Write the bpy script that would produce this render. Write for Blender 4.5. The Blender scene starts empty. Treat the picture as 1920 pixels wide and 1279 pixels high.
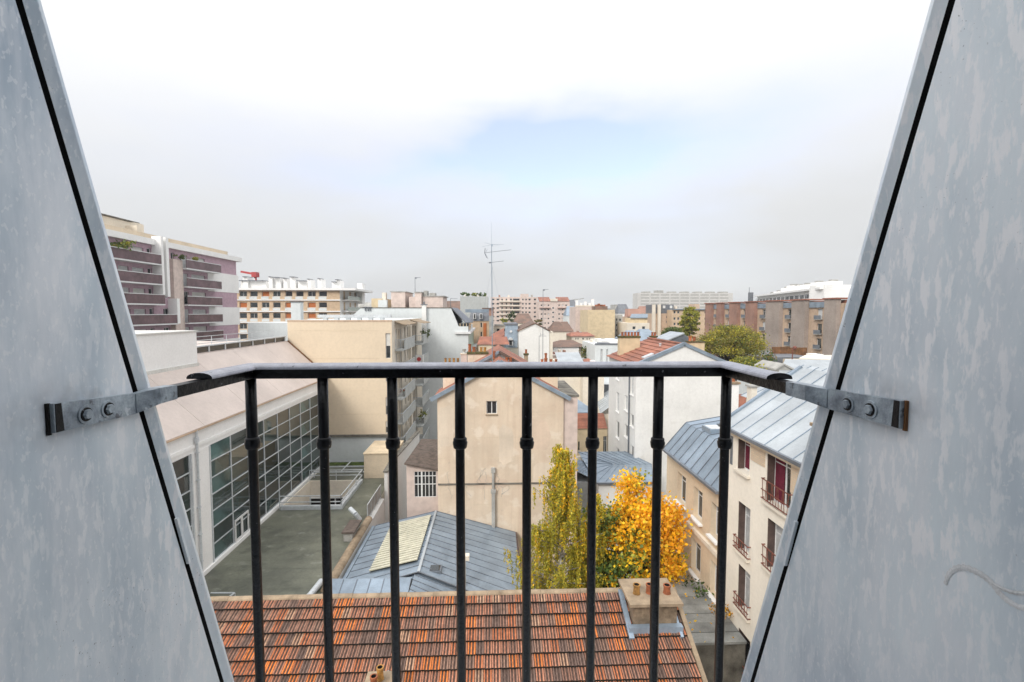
import bpy, math, random
import numpy as np
from mathutils import Vector
R = math.radians
random.seed(7); rng = np.random.default_rng(7)
S = bpy.context.scene
COL = S.collection

# ------------------------------------------------------------------ camera
F = 907.0; PITCH = math.atan(54.5 / F); YAW = math.atan(35 / F); CZ = 19.0
cd = bpy.data.cameras.new('camera'); cam = bpy.data.objects.new('camera', cd); COL.objects.link(cam)
cd.sensor_width = 36; cd.lens = F / 1920 * 36; cd.clip_start = .02; cd.clip_end = 6000
cam.location = (0, 0, CZ); cam.rotation_euler = (R(90) - PITCH, 0, -YAW)
S.camera = cam

# ------------------------------------------------------------------ sky
SUN_EL, SUN_AZ = R(36), R(214)
w = bpy.data.worlds.new('World'); S.world = w; w.use_nodes = True
nt = w.node_tree; N = nt.nodes; L = nt.links; N.clear()
def node(t, **k):
    n = N.new(t)
    for a, b in k.items(): setattr(n, a, b)
    return n
def mth(op, a, b=None, clamp=False):
    n = N.new('ShaderNodeMath'); n.operation = op; n.use_clamp = clamp
    for i, x in enumerate((a, b)):
        if x is None: continue
        if isinstance(x, (int, float)): n.inputs[i].default_value = x
        else: L.new(x, n.inputs[i])
    return n.outputs[0]
tc = node('ShaderNodeTexCoord'); sx = node('ShaderNodeSeparateXYZ'); L.new(tc.outputs['Generated'], sx.inputs[0])
zz = mth('MAXIMUM', sx.outputs['Z'], 0.0)
cie = mth('ADD', mth('MULTIPLY', zz, mth('ADD', mth('MULTIPLY', zz, 1.6), .2)), 1.0)            # overcast sky: brighter overhead than at the horizon
mp = node('ShaderNodeMapping'); mp.inputs['Scale'].default_value = (1, 1, 3.2); L.new(tc.outputs['Generated'], mp.inputs[0])
nz = node('ShaderNodeTexNoise'); nz.inputs['Scale'].default_value = 2.3; nz.inputs['Detail'].default_value = 4; nz.inputs['Roughness'].default_value = .5; L.new(mp.outputs[0], nz.inputs['Vector'])
nz2 = node('ShaderNodeTexNoise'); nz2.inputs['Scale'].default_value = 1.3; nz2.inputs['Detail'].default_value = 3; L.new(mp.outputs[0], nz2.inputs['Vector'])
mod = mth('ADD', mth('MULTIPLY', nz.outputs[0], .16), .92)
lum = mth('MULTIPLY', cie, mod)
cr = node('ShaderNodeValToRGB'); cr.color_ramp.elements[0].color = (.885, .9, .91, 1); cr.color_ramp.elements[1].color = (.97, .982, 1, 1); cr.color_ramp.elements[1].position = .45
L.new(zz, cr.inputs[0])
vm = node('ShaderNodeVectorMath', operation='SCALE'); L.new(cr.outputs[0], vm.inputs[0]); L.new(mth('MULTIPLY', lum, 4.75), vm.inputs['Scale'])
sky = node('ShaderNodeTexSky'); sky.sky_type = 'NISHITA'; sky.sun_disc = False; sky.sun_elevation = SUN_EL; sky.sun_rotation = SUN_AZ
vs = node('ShaderNodeVectorMath', operation='MULTIPLY'); vs.inputs[1].default_value = (1.25, 1.19, 1.3); L.new(sky.outputs[0], vs.inputs[0])
va = node('ShaderNodeVectorMath', operation='ADD'); L.new(vs.outputs[0], va.inputs[0]); va.inputs[1].default_value = (1.4, 1.25, 1.75)   # blue seen through thin white cloud
# a thinner stretch of cloud where blue shows through
dt = node('ShaderNodeVectorMath', operation='DOT_PRODUCT'); L.new(tc.outputs['Generated'], dt.inputs[0])
def dirpx(px, py):
    u = (px - 960) / F; v = (639.5 - py) / F
    y = math.cos(PITCH) + math.sin(PITCH) * v; z = -math.sin(PITCH) + math.cos(PITCH) * v
    c, s = math.cos(YAW), math.sin(YAW)
    return Vector((u * c + y * s, -u * s + y * c, z))
nzv = node('ShaderNodeTexNoise'); nzv.inputs['Scale'].default_value = 3.4; nzv.inputs['Detail'].default_value = 5; L.new(mp.outputs[0], nzv.inputs['Vector'])
wv = node('ShaderNodeVectorMath', operation='MULTIPLY_ADD'); L.new(nzv.outputs['Color'], wv.inputs[0]); wv.inputs[1].default_value = (.5, .5, .16); wv.inputs[2].default_value = (-.25, -.25, -.08)
wa_ = node('ShaderNodeVectorMath', operation='ADD'); L.new(tc.outputs['Generated'], wa_.inputs[0]); L.new(wv.outputs[0], wa_.inputs[1])
def gap(px, py, sx_, sz_, k):
    a = node('ShaderNodeVectorMath', operation='SUBTRACT'); L.new(wa_.outputs[0], a.inputs[0]); a.inputs[1].default_value = dirpx(px, py).normalized()
    b_ = node('ShaderNodeVectorMath', operation='MULTIPLY'); L.new(a.outputs[0], b_.inputs[0]); b_.inputs[1].default_value = (sx_, sx_, sz_)
    c_ = node('ShaderNodeVectorMath', operation='LENGTH'); L.new(b_.outputs[0], c_.inputs[0])
    q = mth('SUBTRACT', 1.0, c_.outputs['Value'], True)
    return mth('MULTIPLY', mth('MULTIPLY', q, q), k, True)
dsub = node('ShaderNodeVectorMath', operation='SUBTRACT'); L.new(tc.outputs['Generated'], dsub.inputs[0]); dsub.inputs[1].default_value = dirpx(1020, 262).normalized()
dsc = node('ShaderNodeVectorMath', operation='MULTIPLY'); L.new(dsub.outputs[0], dsc.inputs[0]); dsc.inputs[1].default_value = (1.75, 1.75, 6.0)
dl = node('ShaderNodeVectorMath', operation='LENGTH'); L.new(dsc.outputs[0], dl.inputs[0])
g = mth('ADD', gap(1030, 275, 2.8, 7.5, 2.0), mth('ADD', gap(1300, 255, 1.9, 6.5, .75), gap(760, 330, 1.4, 7.5, .6), True), True)
thin = mth('MULTIPLY', mth('SUBTRACT', nz2.outputs[0], .56, True), 1.2, True)
mask = mth('MULTIPLY', mth('ADD', g, thin, True), .85)
mx = node('ShaderNodeMixRGB'); L.new(mask, mx.inputs[0]); L.new(vm.outputs[0], mx.inputs[1]); L.new(va.outputs[0], mx.inputs[2])
bg = node('ShaderNodeBackground'); bg.inputs['Strength'].default_value = .1; L.new(mx.outputs[0], bg.inputs[0])
wo = node('ShaderNodeOutputWorld'); L.new(bg.outputs[0], wo.inputs[0])

sl = bpy.data.lights.new('sun', 'SUN'); sl.energy = 1.5; sl.angle = R(22); sl.color = (1, .96, .9)
so = bpy.data.objects.new('sun', sl); COL.objects.link(so)
# towards the sun: behind the camera and to its left
sd = Vector((math.sin(SUN_AZ) * math.cos(SUN_EL), math.cos(SUN_AZ) * math.cos(SUN_EL), math.sin(SUN_EL)))
so.rotation_euler = sd.to_track_quat('Z', 'Y').to_euler(); so.location = (-20, -30, 60)
S.view_settings.view_transform = 'Standard'; S.view_settings.look = 'None'; S.view_settings.gamma = 1
S.view_settings.use_curve_mapping = False; S.view_settings.exposure = 0.77
S.cycles.max_bounces = 6; S.cycles.diffuse_bounces = 3; S.cycles.glossy_bounces = 3; S.cycles.transmission_bounces = 4
S.cycles.use_denoising = True

# ------------------------------------------------------------------ helpers
def dirpx_(px, py): return dirpx(px, py)
def P(px, py, X=None, Y=None, Z=None):
    """the place in the world that a sight line reaches at a known X, Y or height"""
    d = dirpx(px, py)
    t = X / d.x if X is not None else Y / d.y if Y is not None else (Z - CZ) / d.z
    return Vector((d.x * t, d.y * t, CZ + d.z * t))

WL = {}
def thing(name, label, cat, loc=(0, 0, 0), group=None):
    o = bpy.data.objects.new(name, None); COL.objects.link(o); o.location = loc; o.empty_display_size = .2
    o['label'] = label; o['category'] = cat
    if group: o['group'] = group
    WL[o.name] = Vector(loc); return o
def tag(o, label, cat, group=None):
    o['label'] = label; o['category'] = cat
    if group: o['group'] = group
    return o
def off(o):
    return WL.get(o.name, Vector((0, 0, 0))) if o is not None else Vector((0, 0, 0))

class MB:
    def __init__(s): s.v = []; s.f = []; s.m = []
    def _a(s, pts):
        i = len(s.v); s.v.extend([tuple(p) for p in pts]); return i
    def poly(s, pts, m=0):
        i = s._a(pts); s.f.append(tuple(range(i, i + len(pts)))); s.m.append(m)
    def box(s, x0, x1, y0, y1, z0, z1, m=0):
        x0, x1 = sorted((x0, x1)); y0, y1 = sorted((y0, y1)); z0, z1 = sorted((z0, z1))
        i = s._a([(x0, y0, z0), (x1, y0, z0), (x1, y1, z0), (x0, y1, z0), (x0, y0, z1), (x1, y0, z1), (x1, y1, z1), (x0, y1, z1)])
        for q in ((0, 3, 2, 1), (4, 5, 6, 7), (0, 1, 5, 4), (1, 2, 6, 5), (2, 3, 7, 6), (3, 0, 4, 7)):
            s.f.append(tuple(i + k for k in q)); s.m.append(m)
        return s
    def bar(s, p, q, w, h, up=(0, 0, 1), m=0):
        p, q = Vector(p), Vector(q); d = (q - p).normalized(); u = Vector(up)
        a = d.cross(u)
        if a.length < 1e-4: a = d.cross(Vector((1, 0, 0)))
        a.normalize(); b = a.cross(d).normalized(); a *= w / 2; b *= h / 2
        i = s._a([p - a - b, p + a - b, p + a + b, p - a + b, q - a - b, q + a - b, q + a + b, q - a + b])
        for k in ((0, 1, 2, 3), (7, 6, 5, 4), (0, 4, 5, 1), (1, 5, 6, 2), (2, 6, 7, 3), (3, 7, 4, 0)):
            s.f.append(tuple(i + j for j in k)); s.m.append(m)
        return s
    def cyl(s, p, q, r0, r1=None, n=12, m=0, caps=True, m_end=None):
        p, q = Vector(p), Vector(q); r1 = r0 if r1 is None else r1; d = (q - p).normalized()
        a = d.cross(Vector((0, 0, 1)))
        if a.length < 1e-3: a = Vector((1, 0, 0))
        a.normalize(); b = d.cross(a)
        i = s._a([c + (a * math.cos(t) + b * math.sin(t)) * r for c, r in ((p, r0), (q, r1)) for t in [k * 2 * math.pi / n for k in range(n)]])
        for k in range(n):
            j = (k + 1) % n; s.f.append((i + k, i + j, i + n + j, i + n + k)); s.m.append(m)
        if caps:
            s.f.append(tuple(i + k for k in reversed(range(n)))); s.m.append(m)
            s.f.append(tuple(i + n + k for k in range(n))); s.m.append(m if m_end is None else m_end)
        return s
    def lathe(s, c, prof, n=14, m=0, axis='Z'):
        c = Vector(c); i = len(s.v)
        for r, z in prof:
            for k in range(n):
                t = k * 2 * math.pi / n
                s.v.append(tuple(c + Vector((r * math.cos(t), r * math.sin(t), z))))
        for a in range(len(prof) - 1):
            for k in range(n):
                j = (k + 1) % n
                s.f.append((i + a * n + k, i + a * n + j, i + (a + 1) * n + j, i + (a + 1) * n + k)); s.m.append(m)
        return s
    def ext(s, pts, d, m=0):
        """a flat outline given depth d (a vector)"""
        d = Vector(d); n = len(pts); i = s._a(pts); s._a([Vector(p) + d for p in pts])
        s.f.append(tuple(i + k for k in range(n))); s.m.append(m)
        s.f.append(tuple(i + n + k for k in reversed(range(n)))); s.m.append(m)
        for k in range(n):
            j = (k + 1) % n; s.f.append((i + k, i + n + k, i + n + j, i + j)); s.m.append(m)
        return s
    def build(s, name, mats, parent=None, smooth=False, recalc=True, kind=None):
        me = bpy.data.meshes.new(name); o0 = off(parent)
        me.from_pydata([(x - o0.x, y - o0.y, z - o0.z) for x, y, z in s.v], [], s.f)
        for m in (mats if isinstance(mats, (list, tuple)) else [mats]): me.materials.append(m)
        me.polygons.foreach_set('material_index', s.m)
        if smooth: me.polygons.foreach_set('use_smooth', [True] * len(s.f))
        me.update()
        if recalc:
            import bmesh
            bm = bmesh.new(); bm.from_mesh(me); bmesh.ops.recalc_face_normals(bm, faces=bm.faces); bm.to_mesh(me); bm.free()
        o = bpy.data.objects.new(name, me); COL.objects.link(o)
        if parent: o.parent = parent
        WL[o.name] = o0
        if kind: o['kind'] = kind
        return o

# ------------------------------------------------------------------ materials
def pmat(name, col, rough=.85, var=.12, scale=.8, col2=None, streak=0.0, stain=(.25, .22, .19), bump=.0, bscale=40, metal=0, ior=1.45, rand=0.0, fine=0.06, spec=None):
    m = bpy.data.materials.new(name); m.use_nodes = True
    t = m.node_tree; n = t.nodes; l = t.links; b = n['Principled BSDF']
    def nd(ty): return n.new(ty)
    co = nd('ShaderNodeTexCoord'); out = co.outputs['Object']
    n1 = nd('ShaderNodeTexNoise'); n1.inputs['Scale'].default_value = scale; n1.inputs['Detail'].default_value = 5; n1.inputs['Roughness'].default_value = .6; l.new(out, n1.inputs['Vector'])
    c2 = col2 or tuple(c * (1 - 2.2 * var) for c in col)
    rp = nd('ShaderNodeValToRGB'); rp.color_ramp.elements[0].position = .32; rp.color_ramp.elements[1].position = .68
    rp.color_ramp.elements[0].color = (*c2, 1); rp.color_ramp.elements[1].color = (*[min(1, c * (1 + var * .5)) for c in col], 1)
    l.new(n1.outputs[0], rp.inputs[0]); cur = rp.outputs[0]
    def mixm(a, fac, colr, blend='MIX'):
        q = nd('ShaderNodeMixRGB'); q.blend_type = blend; l.new(a, q.inputs[1])
        if isinstance(fac, float): q.inputs[0].default_value = fac
        else: l.new(fac, q.inputs[0])
        if isinstance(colr, tuple): q.inputs[2].default_value = (*colr, 1)
        else: l.new(colr, q.inputs[2])
        return q.outputs[0]
    def ma(op, a, bb):
        q = nd('ShaderNodeMath'); q.operation = op; q.use_clamp = True; l.new(a, q.inputs[0])
        if isinstance(bb, (int, float)): q.inputs[1].default_value = bb
        else: l.new(bb, q.inputs[1])
        return q.outputs[0]
    if fine:
        n3 = nd('ShaderNodeTexNoise'); n3.inputs['Scale'].default_value = scale * 14; n3.inputs['Detail'].default_value = 3; l.new(out, n3.inputs['Vector'])
        r3 = nd('ShaderNodeValToRGB'); r3.color_ramp.elements[0].color = (1 - fine * 3,) * 3 + (1,); r3.color_ramp.elements[1].color = (1, 1, 1, 1); r3.color_ramp.elements[0].position = .3; r3.color_ramp.elements[1].position = .6
        l.new(n3.outputs[0], r3.inputs[0]); cur = mixm(cur, 1.0, r3.outputs[0], 'MULTIPLY')
    if streak:
        mpn = nd('ShaderNodeMapping'); mpn.inputs['Scale'].default_value = (2.6, 2.6, .16); l.new(out, mpn.inputs[0])
        n2 = nd('ShaderNodeTexNoise'); n2.inputs['Scale'].default_value = 1.0; n2.inputs['Detail'].default_value = 5; n2.inputs['Roughness'].default_value = .65; l.new(mpn.outputs[0], n2.inputs['Vector'])
        f = ma('MULTIPLY', ma('MULTIPLY', ma('SUBTRACT', n2.outputs[0], .47), 4.0), n1.outputs[0])
        cur = mixm(cur, ma('MULTIPLY', f, streak), stain)
    if rand:
        oi = nd('ShaderNodeObjectInfo'); hs = nd('ShaderNodeHueSaturation'); l.new(cur, hs.inputs['Color'])
        mr = nd('ShaderNodeMapRange'); mr.inputs['To Min'].default_value = 1 - rand; mr.inputs['To Max'].default_value = 1 + rand; l.new(oi.outputs['Random'], mr.inputs[0]); l.new(mr.outputs[0], hs.inputs['Value']); cur = hs.outputs[0]
    l.new(cur, b.inputs['Base Color'])
    b.inputs['Roughness'].default_value = rough; b.inputs['Metallic'].default_value = metal; b.inputs['IOR'].default_value = ior
    if spec is not None: b.inputs['Specular IOR Level'].default_value = spec
    if bump:
        bn = nd('ShaderNodeTexNoise'); bn.inputs['Scale'].default_value = bscale; bn.inputs['Detail'].default_value = 4; l.new(out, bn.inputs['Vector'])
        bu = nd('ShaderNodeBump'); bu.inputs['Strength'].default_value = bump; bu.inputs['Distance'].default_value = .01; l.new(bn.outputs[0], bu.inputs['Height']); l.new(bu.outputs[0], b.inputs['Normal'])
    return m
M = {}
M['white'] = pmat('white_render', (.78, .77, .74), var=.05, scale=.35, streak=.22, stain=(.5, .48, .44), fine=.02)
M['white2'] = pmat('white_paint', (.85, .84, .82), var=.03, scale=.5, streak=.12, stain=(.55, .53, .5), fine=.02)
M['greywhite'] = pmat('pale_grey_render', (.66, .69, .69), var=.05, scale=.2, streak=.3, stain=(.42, .43, .42), fine=.02)
M['cream'] = pmat('cream_render', (.76, .69, .58), var=.06, scale=.4, streak=.2, stain=(.5, .43, .34), fine=.03)
M['beige'] = pmat('beige_render', (.70, .58, .43), var=.04, scale=.3, streak=.14, stain=(.5, .42, .32), fine=.02)
M['gable'] = pmat('weathered_beige_render', (.70, .575, .44), var=.1, scale=.3, streak=.8, stain=(.48, .35, .25), fine=.012)
M['mansbeige'] = pmat('sand_render', (.69, .57, .42), var=.08, scale=.5, streak=.3, stain=(.42, .35, .27), fine=.03)
M['yellowb'] = pmat('yellow_render', (.68, .55, .36), var=.05, scale=.1, streak=.2, stain=(.5, .42, .3))
M['pinkr'] = pmat('pink_render', (.66, .54, .48), var=.05, scale=.15, streak=.25, stain=(.5, .42, .38))
M['greyblock'] = pmat('grey_plaster', (.47, .49, .48), var=.08, scale=.3, streak=.3)
M['peach'] = pmat('peach_stone', (.62, .46, .31), var=.07, scale=.15, streak=.15)
M['tan'] = pmat('tan_stone', (.60, .44, .315), var=.1, scale=.15, streak=.3, stain=(.3, .22, .17))
M['purple'] = pmat('mauve_render', (.50, .345, .405), var=.05, scale=.2, streak=.15, stain=(.3, .2, .24))
M['brown_glass'] = pmat('smoked_balcony_panel', (.15, .085, .095), rough=.25, var=.2, scale=.6)
M['zinc'] = pmat('zinc_sheet', (.29, .355, .425), rough=.45, var=.13, scale=.9, metal=.35, streak=.25, stain=(.28, .31, .35), rand=.09, fine=.04)
M['zinc_wet'] = pmat('wet_zinc_sheet', (.43, .46, .48), rough=.42, var=.1, scale=.8, metal=.15, streak=.15, stain=(.36, .4, .44), rand=.07, fine=.03)
M['zinc_dark'] = pmat('dark_zinc', (.20, .22, .25), rough=.5, var=.15, metal=.3)
M['zinc_blue'] = pmat('blue_zinc_flashing', (.25, .305, .36), rough=.55, var=.14, metal=.1, scale=2)
M['leantile'] = pmat('dark_brown_lean_tiles', (.15, .115, .095), rough=.95, var=.3, scale=3, col2=(.07, .055, .045), streak=0)
M['slate'] = pmat('slate', (.17, .18, .2), rough=.5, var=.15, scale=1.2, rand=.1)
M['redtile'] = pmat('red_roof_tile', (.34, .135, .085), rough=.85, var=.25, scale=.7, col2=(.20, .09, .065), rand=.15)
M['browntile'] = pmat('brown_roof_tile', (.20, .12, .09), rough=.9, var=.25, scale=.6, col2=(.12, .09, .075), rand=.12)
M['moss'] = pmat('mossy_cap', (.10, .09, .035), rough=1, var=.4, scale=4, col2=(.05, .05, .02))
M['pot'] = pmat('terracotta_pot', (.42, .13, .05), rough=.8, var=.25, scale=5, rand=.2)
M['pot_y'] = pmat('ochre_pot', (.48, .24, .06), rough=.8, var=.3, scale=5, rand=.15)
M['matt_black'] = pmat('matt_black', (.012, .01, .01), rough=1, var=.2)  # soot inside the pots; also painted as shade in the cheek joint
M['cap'] = pmat('sandstone_cap', (.36, .27, .18), rough=.95, var=.2, scale=2.4, streak=.2)
M['glass'] = pmat('window_glass', (.035, .045, .05), rough=.04, var=.3, scale=.4, ior=1.6, rand=.3, fine=0)
M['glass_d'] = pmat('dark_window_glass', (.03, .032, .035), rough=.12, var=.3, scale=.4, ior=1.5, fine=0)
M['glass_t'] = pmat('curtain_wall_glass', (.03, .052, .05), rough=.03, var=.35, scale=.22, ior=1.7, rand=.55, fine=0)
M['glass_teal'] = pmat('teal_lit_glass', (.075, .135, .13), rough=.04, var=.35, scale=.5, ior=1.6, rand=.4, fine=0)
M['smear'] = pmat('pale_sealant', (.74, .75, .76), rough=.8, var=.12, scale=40)
M['frame'] = pmat('white_frame', (.72, .72, .71), rough=.5, var=.03)
M['curtain'] = pmat('pale_curtain', (.62, .63, .63), rough=.8, var=.1, scale=3)
M['shutter'] = pmat('pale_shutter', (.68, .67, .63), rough=.7, var=.05)
M['orange'] = pmat('orange_blind', (.52, .16, .045), rough=.8, var=.1)
M['brown'] = pmat('red_brown_shutter', (.105, .07, .06), rough=.6, var=.2, scale=3)
M['rust'] = pmat('rusty_red_iron', (.24, .08, .055), rough=.7, var=.25, scale=8)
M['maroon'] = pmat('maroon_curtain', (.16, .012, .035), rough=.9, var=.2, scale=5)
M['iron'] = pmat('black_gloss_paint', (.007, .007, .009), rough=.3, var=.3, scale=60, bump=.15, bscale=130, ior=1.34)
M['ironcap'] = pmat('worn_black_paint_sheen', (.40, .40, .45), rough=.26, var=.12, scale=50, bump=.12, bscale=220)  # sky's sheen on the black rail top put into a grey base
M['ironblue'] = pmat('blue_grey_painted_iron', (.40, .46, .51), rough=.34, var=.2, scale=26, col2=(.12, .145, .18), bump=.22, bscale=90)
M['deck'] = pmat('wet_bitumen_deck', (.155, .16, .12), rough=.45, var=.2, scale=.55, col2=(.095, .10, .078), streak=0, fine=.06, rand=.05)
M['pinkroof'] = pmat('pale_pink_membrane', (.60, .515, .465), rough=.75, var=.07, scale=.35, streak=.14, stain=(.6, .5, .44), fine=.02)
M['mossgreen'] = pmat('moss', (.09, .13, .02), rough=1, var=.4, scale=3)
M['metal_w'] = pmat('galvanised_rail', (.6, .63, .65), rough=.4, var=.08, metal=.1)
M['balc'] = pmat('grey_balcony_panel', (.47, .49, .48), rough=.6, var=.08, scale=1, streak=.3)
M['wood'] = pmat('brown_timber', (.25, .115, .045), rough=.8, var=.25, scale=1.2)
M['concrete'] = pmat('grey_concrete', (.42, .41, .38), rough=.9, var=.15, scale=.8, streak=.4)
M['dirty'] = pmat('dirty_grey_ledge', (.2, .185, .155), rough=.95, var=.3, scale=1.5)
M['ground'] = pmat('ground', (.12, .115, .10), rough=.95, var=.25, scale=.15)
M['haze_b'] = pmat('far_pale_render', (.6, .58, .55), var=.05, scale=.05)
M['brickred'] = pmat('dull_red_brick', (.36, .205, .155), rough=.9, var=.15, scale=.3, fine=.05)
M['greybrick'] = pmat('grey_brown_brick', (.36, .30, .26), rough=.9, var=.1, scale=.3, fine=.05)
M['greenw'] = pmat('pale_green_render', (.47, .55, .42), var=.06, scale=.3)
M['trunk'] = pmat('bark', (.09, .07, .05), rough=1, var=.3, scale=6)
M['birchbark'] = pmat('birch_bark', (.4, .38, .33), rough=.9, var=.4, scale=5)
M['gold'] = pmat('ochre_panel', (.68, .42, .15), rough=.8, var=.1)
M['poly'] = pmat('corrugated_cream_sheet', (.66, .63, .5), rough=.45, var=.12, scale=2, streak=0, col2=(.5, .48, .38))
M['polyd'] = pmat('grey_green_sheet', (.25, .26, .21), rough=.4, var=.12, scale=2)
M['redmetal'] = pmat('red_crane_paint', (.5, .06, .06), rough=.6, var=.1)
M['plantg'] = pmat('green_leaves', (.09, .13, .03), rough=.9, var=.5, scale=3)
def speckle(m, col, lo, hi, sc, k):
    t = m.node_tree; n = t.nodes; l = t.links; b = n['Principled BSDF']; src = b.inputs['Base Color'].links[0].from_socket
    co = n.new('ShaderNodeTexCoord'); q = n.new('ShaderNodeTexNoise'); q.inputs['Scale'].default_value = sc; q.inputs['Detail'].default_value = 4; q.inputs['Roughness'].default_value = .6; l.new(co.outputs['Object'], q.inputs['Vector'])
    r = n.new('ShaderNodeMapRange'); r.inputs['From Min'].default_value = lo; r.inputs['From Max'].default_value = hi; r.inputs['To Max'].default_value = k; l.new(q.outputs[0], r.inputs[0])
    x = n.new('ShaderNodeMixRGB'); l.new(r.outputs[0], x.inputs[0]); l.new(src, x.inputs[1]); x.inputs[2].default_value = (*col, 1); l.new(x.outputs[0], b.inputs['Base Color'])
speckle(M['iron'], (.3, .3, .31), .69, .72, 95, .6); speckle(M['ironcap'], (.05, .05, .055), .66, .7, 70, .7); speckle(M['ironblue'], (.03, .03, .04), .62, .68, 45, .7); speckle(M['ironblue'], (.62, .66, .7), .66, .7, 80, .6)
speckle(M['gable'], (.56, .42, .31), .52, .68, .55, .5); speckle(M['gable'], (.74, .65, .54), .55, .62, .8, .5); speckle(M['gable'], (.42, .34, .27), .62, .7, 2.6, .4)
speckle(M['deck'], (.06, .065, .05), .55, .66, .7, .6); speckle(M['deck'], (.26, .265, .24), .6, .68, 1.1, .4)
speckle(M['white'], (.55, .53, .49), .6, .7, .9, .3); speckle(M['creambrick' if 'creambrick' in M else 'cream'], (.6, .52, .42), .6, .72, 1.1, .3); speckle(M['mansbeige'], (.5, .41, .3), .58, .7, 1.0, .35); speckle(M['beige'], (.58, .48, .36), .56, .7, .3, .35)
def leafmat(name, col, var=.3):
    m = bpy.data.materials.new(name); m.use_nodes = True; t = m.node_tree; n = t.nodes; l = t.links; b = n['Principled BSDF']
    g_ = n.new('ShaderNodeNewGeometry'); hs = n.new('ShaderNodeHueSaturation'); hs.inputs['Color'].default_value = (*col, 1)
    mr = n.new('ShaderNodeMapRange'); mr.inputs['To Min'].default_value = 1 - var; mr.inputs['To Max'].default_value = 1 + var
    l.new(g_.outputs['Random Per Island'], mr.inputs[0]); l.new(mr.outputs[0], hs.inputs['Value'])
    mr2 = n.new('ShaderNodeMapRange'); mr2.inputs['To Min'].default_value = .485; mr2.inputs['To Max'].default_value = .515
    ml = n.new('ShaderNodeMath'); ml.operation = 'FRACT'; m3 = n.new('ShaderNodeMath'); m3.operation = 'MULTIPLY'; m3.inputs[1].default_value = 17.3
    l.new(g_.outputs['Random Per Island'], m3.inputs[0]); l.new(m3.outputs[0], ml.inputs[0]); l.new(ml.outputs[0], mr2.inputs[0]); l.new(mr2.outputs[0], hs.inputs['Hue'])
    l.new(hs.outputs[0], b.inputs['Base Color']); b.inputs['Roughness'].default_value = .6
    tr = n.new('ShaderNodeBsdfTranslucent'); l.new(hs.outputs[0], tr.inputs[0]); mxs = n.new('ShaderNodeMixShader'); mxs.inputs[0].default_value = .35
    l.new(b.outputs[0], mxs.inputs[1]); l.new(tr.outputs[0], mxs.inputs[2]); l.new(mxs.outputs[0], n['Material Output'].inputs[0])
    return m
LM = {'gold': leafmat('golden_leaf', (.95, .57, .02)), 'amber': leafmat('amber_leaf', (.85, .42, .015)), 'lime': leafmat('lime_leaf', (.30, .32, .04)),
      'green': leafmat('green_leaf', (.10, .16, .03)), 'olive': leafmat('olive_leaf', (.36, .33, .035)), 'yolive': leafmat('yellow_olive_leaf', (.55, .46, .04)),
      'dgreen': leafmat('dark_green_leaf', (.045, .08, .02)), 'bronze': leafmat('bronze_leaf', (.24, .16, .045)), 'dolive': leafmat('dull_olive_leaf', (.27, .23, .04)), 'moss': leafmat('mid_green_leaf', (.14, .17, .035))}

# ------------------------------------------------------------------ generic builders
def wall_holes(b, O, u, W, H, holes, depth=.2, m=0, mr=None, top=None):
    """a wall face with real openings and reveals; O bottom-left seen from outside, u to the right"""
    O = Vector(O); u = Vector(u).normalized(); z = Vector((0, 0, 1)); n = u.cross(z); mr = m if mr is None else mr
    xs = sorted({0, W, *[max(0, h[0]) for h in holes], *[min(W, h[1]) for h in holes]}); zs = sorted({0, H, *[max(0, h[2]) for h in holes], *[min(H, h[3]) for h in holes]})
    def inside(x, zz): return any(h[0] < x < h[1] and h[2] < zz < h[3] for h in holes)
    pt = lambda x, zz, d=0: O + u * x + z * zz - n * d
    for i in range(len(xs) - 1):
        for j in range(len(zs) - 1):
            x0, x1, z0, z1 = xs[i], xs[i + 1], zs[j], zs[j + 1]
            if x1 - x0 < 1e-6 or z1 - z0 < 1e-6 or inside((x0 + x1) / 2, (z0 + z1) / 2): continue
            b.poly([pt(x0, z0), pt(x1, z0), pt(x1, z1), pt(x0, z1)], m)
    for x0, x1, z0, z1 in holes:
        x0, x1, z0, z1 = max(0, x0), min(W, x1), max(0, z0), min(H, z1)
        b.poly([pt(x0, z0), pt(x0, z1), pt(x0, z1, depth), pt(x0, z0, depth)], mr)
        b.poly([pt(x1, z0), pt(x1, z0, depth), pt(x1, z1, depth), pt(x1, z1)], mr)
        b.poly([pt(x0, z1), pt(x1, z1), pt(x1, z1, depth), pt(x0, z1, depth)], mr)
        b.poly([pt(x0, z0), pt(x0, z0, depth), pt(x1, z0, depth), pt(x1, z0)], mr)

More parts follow.
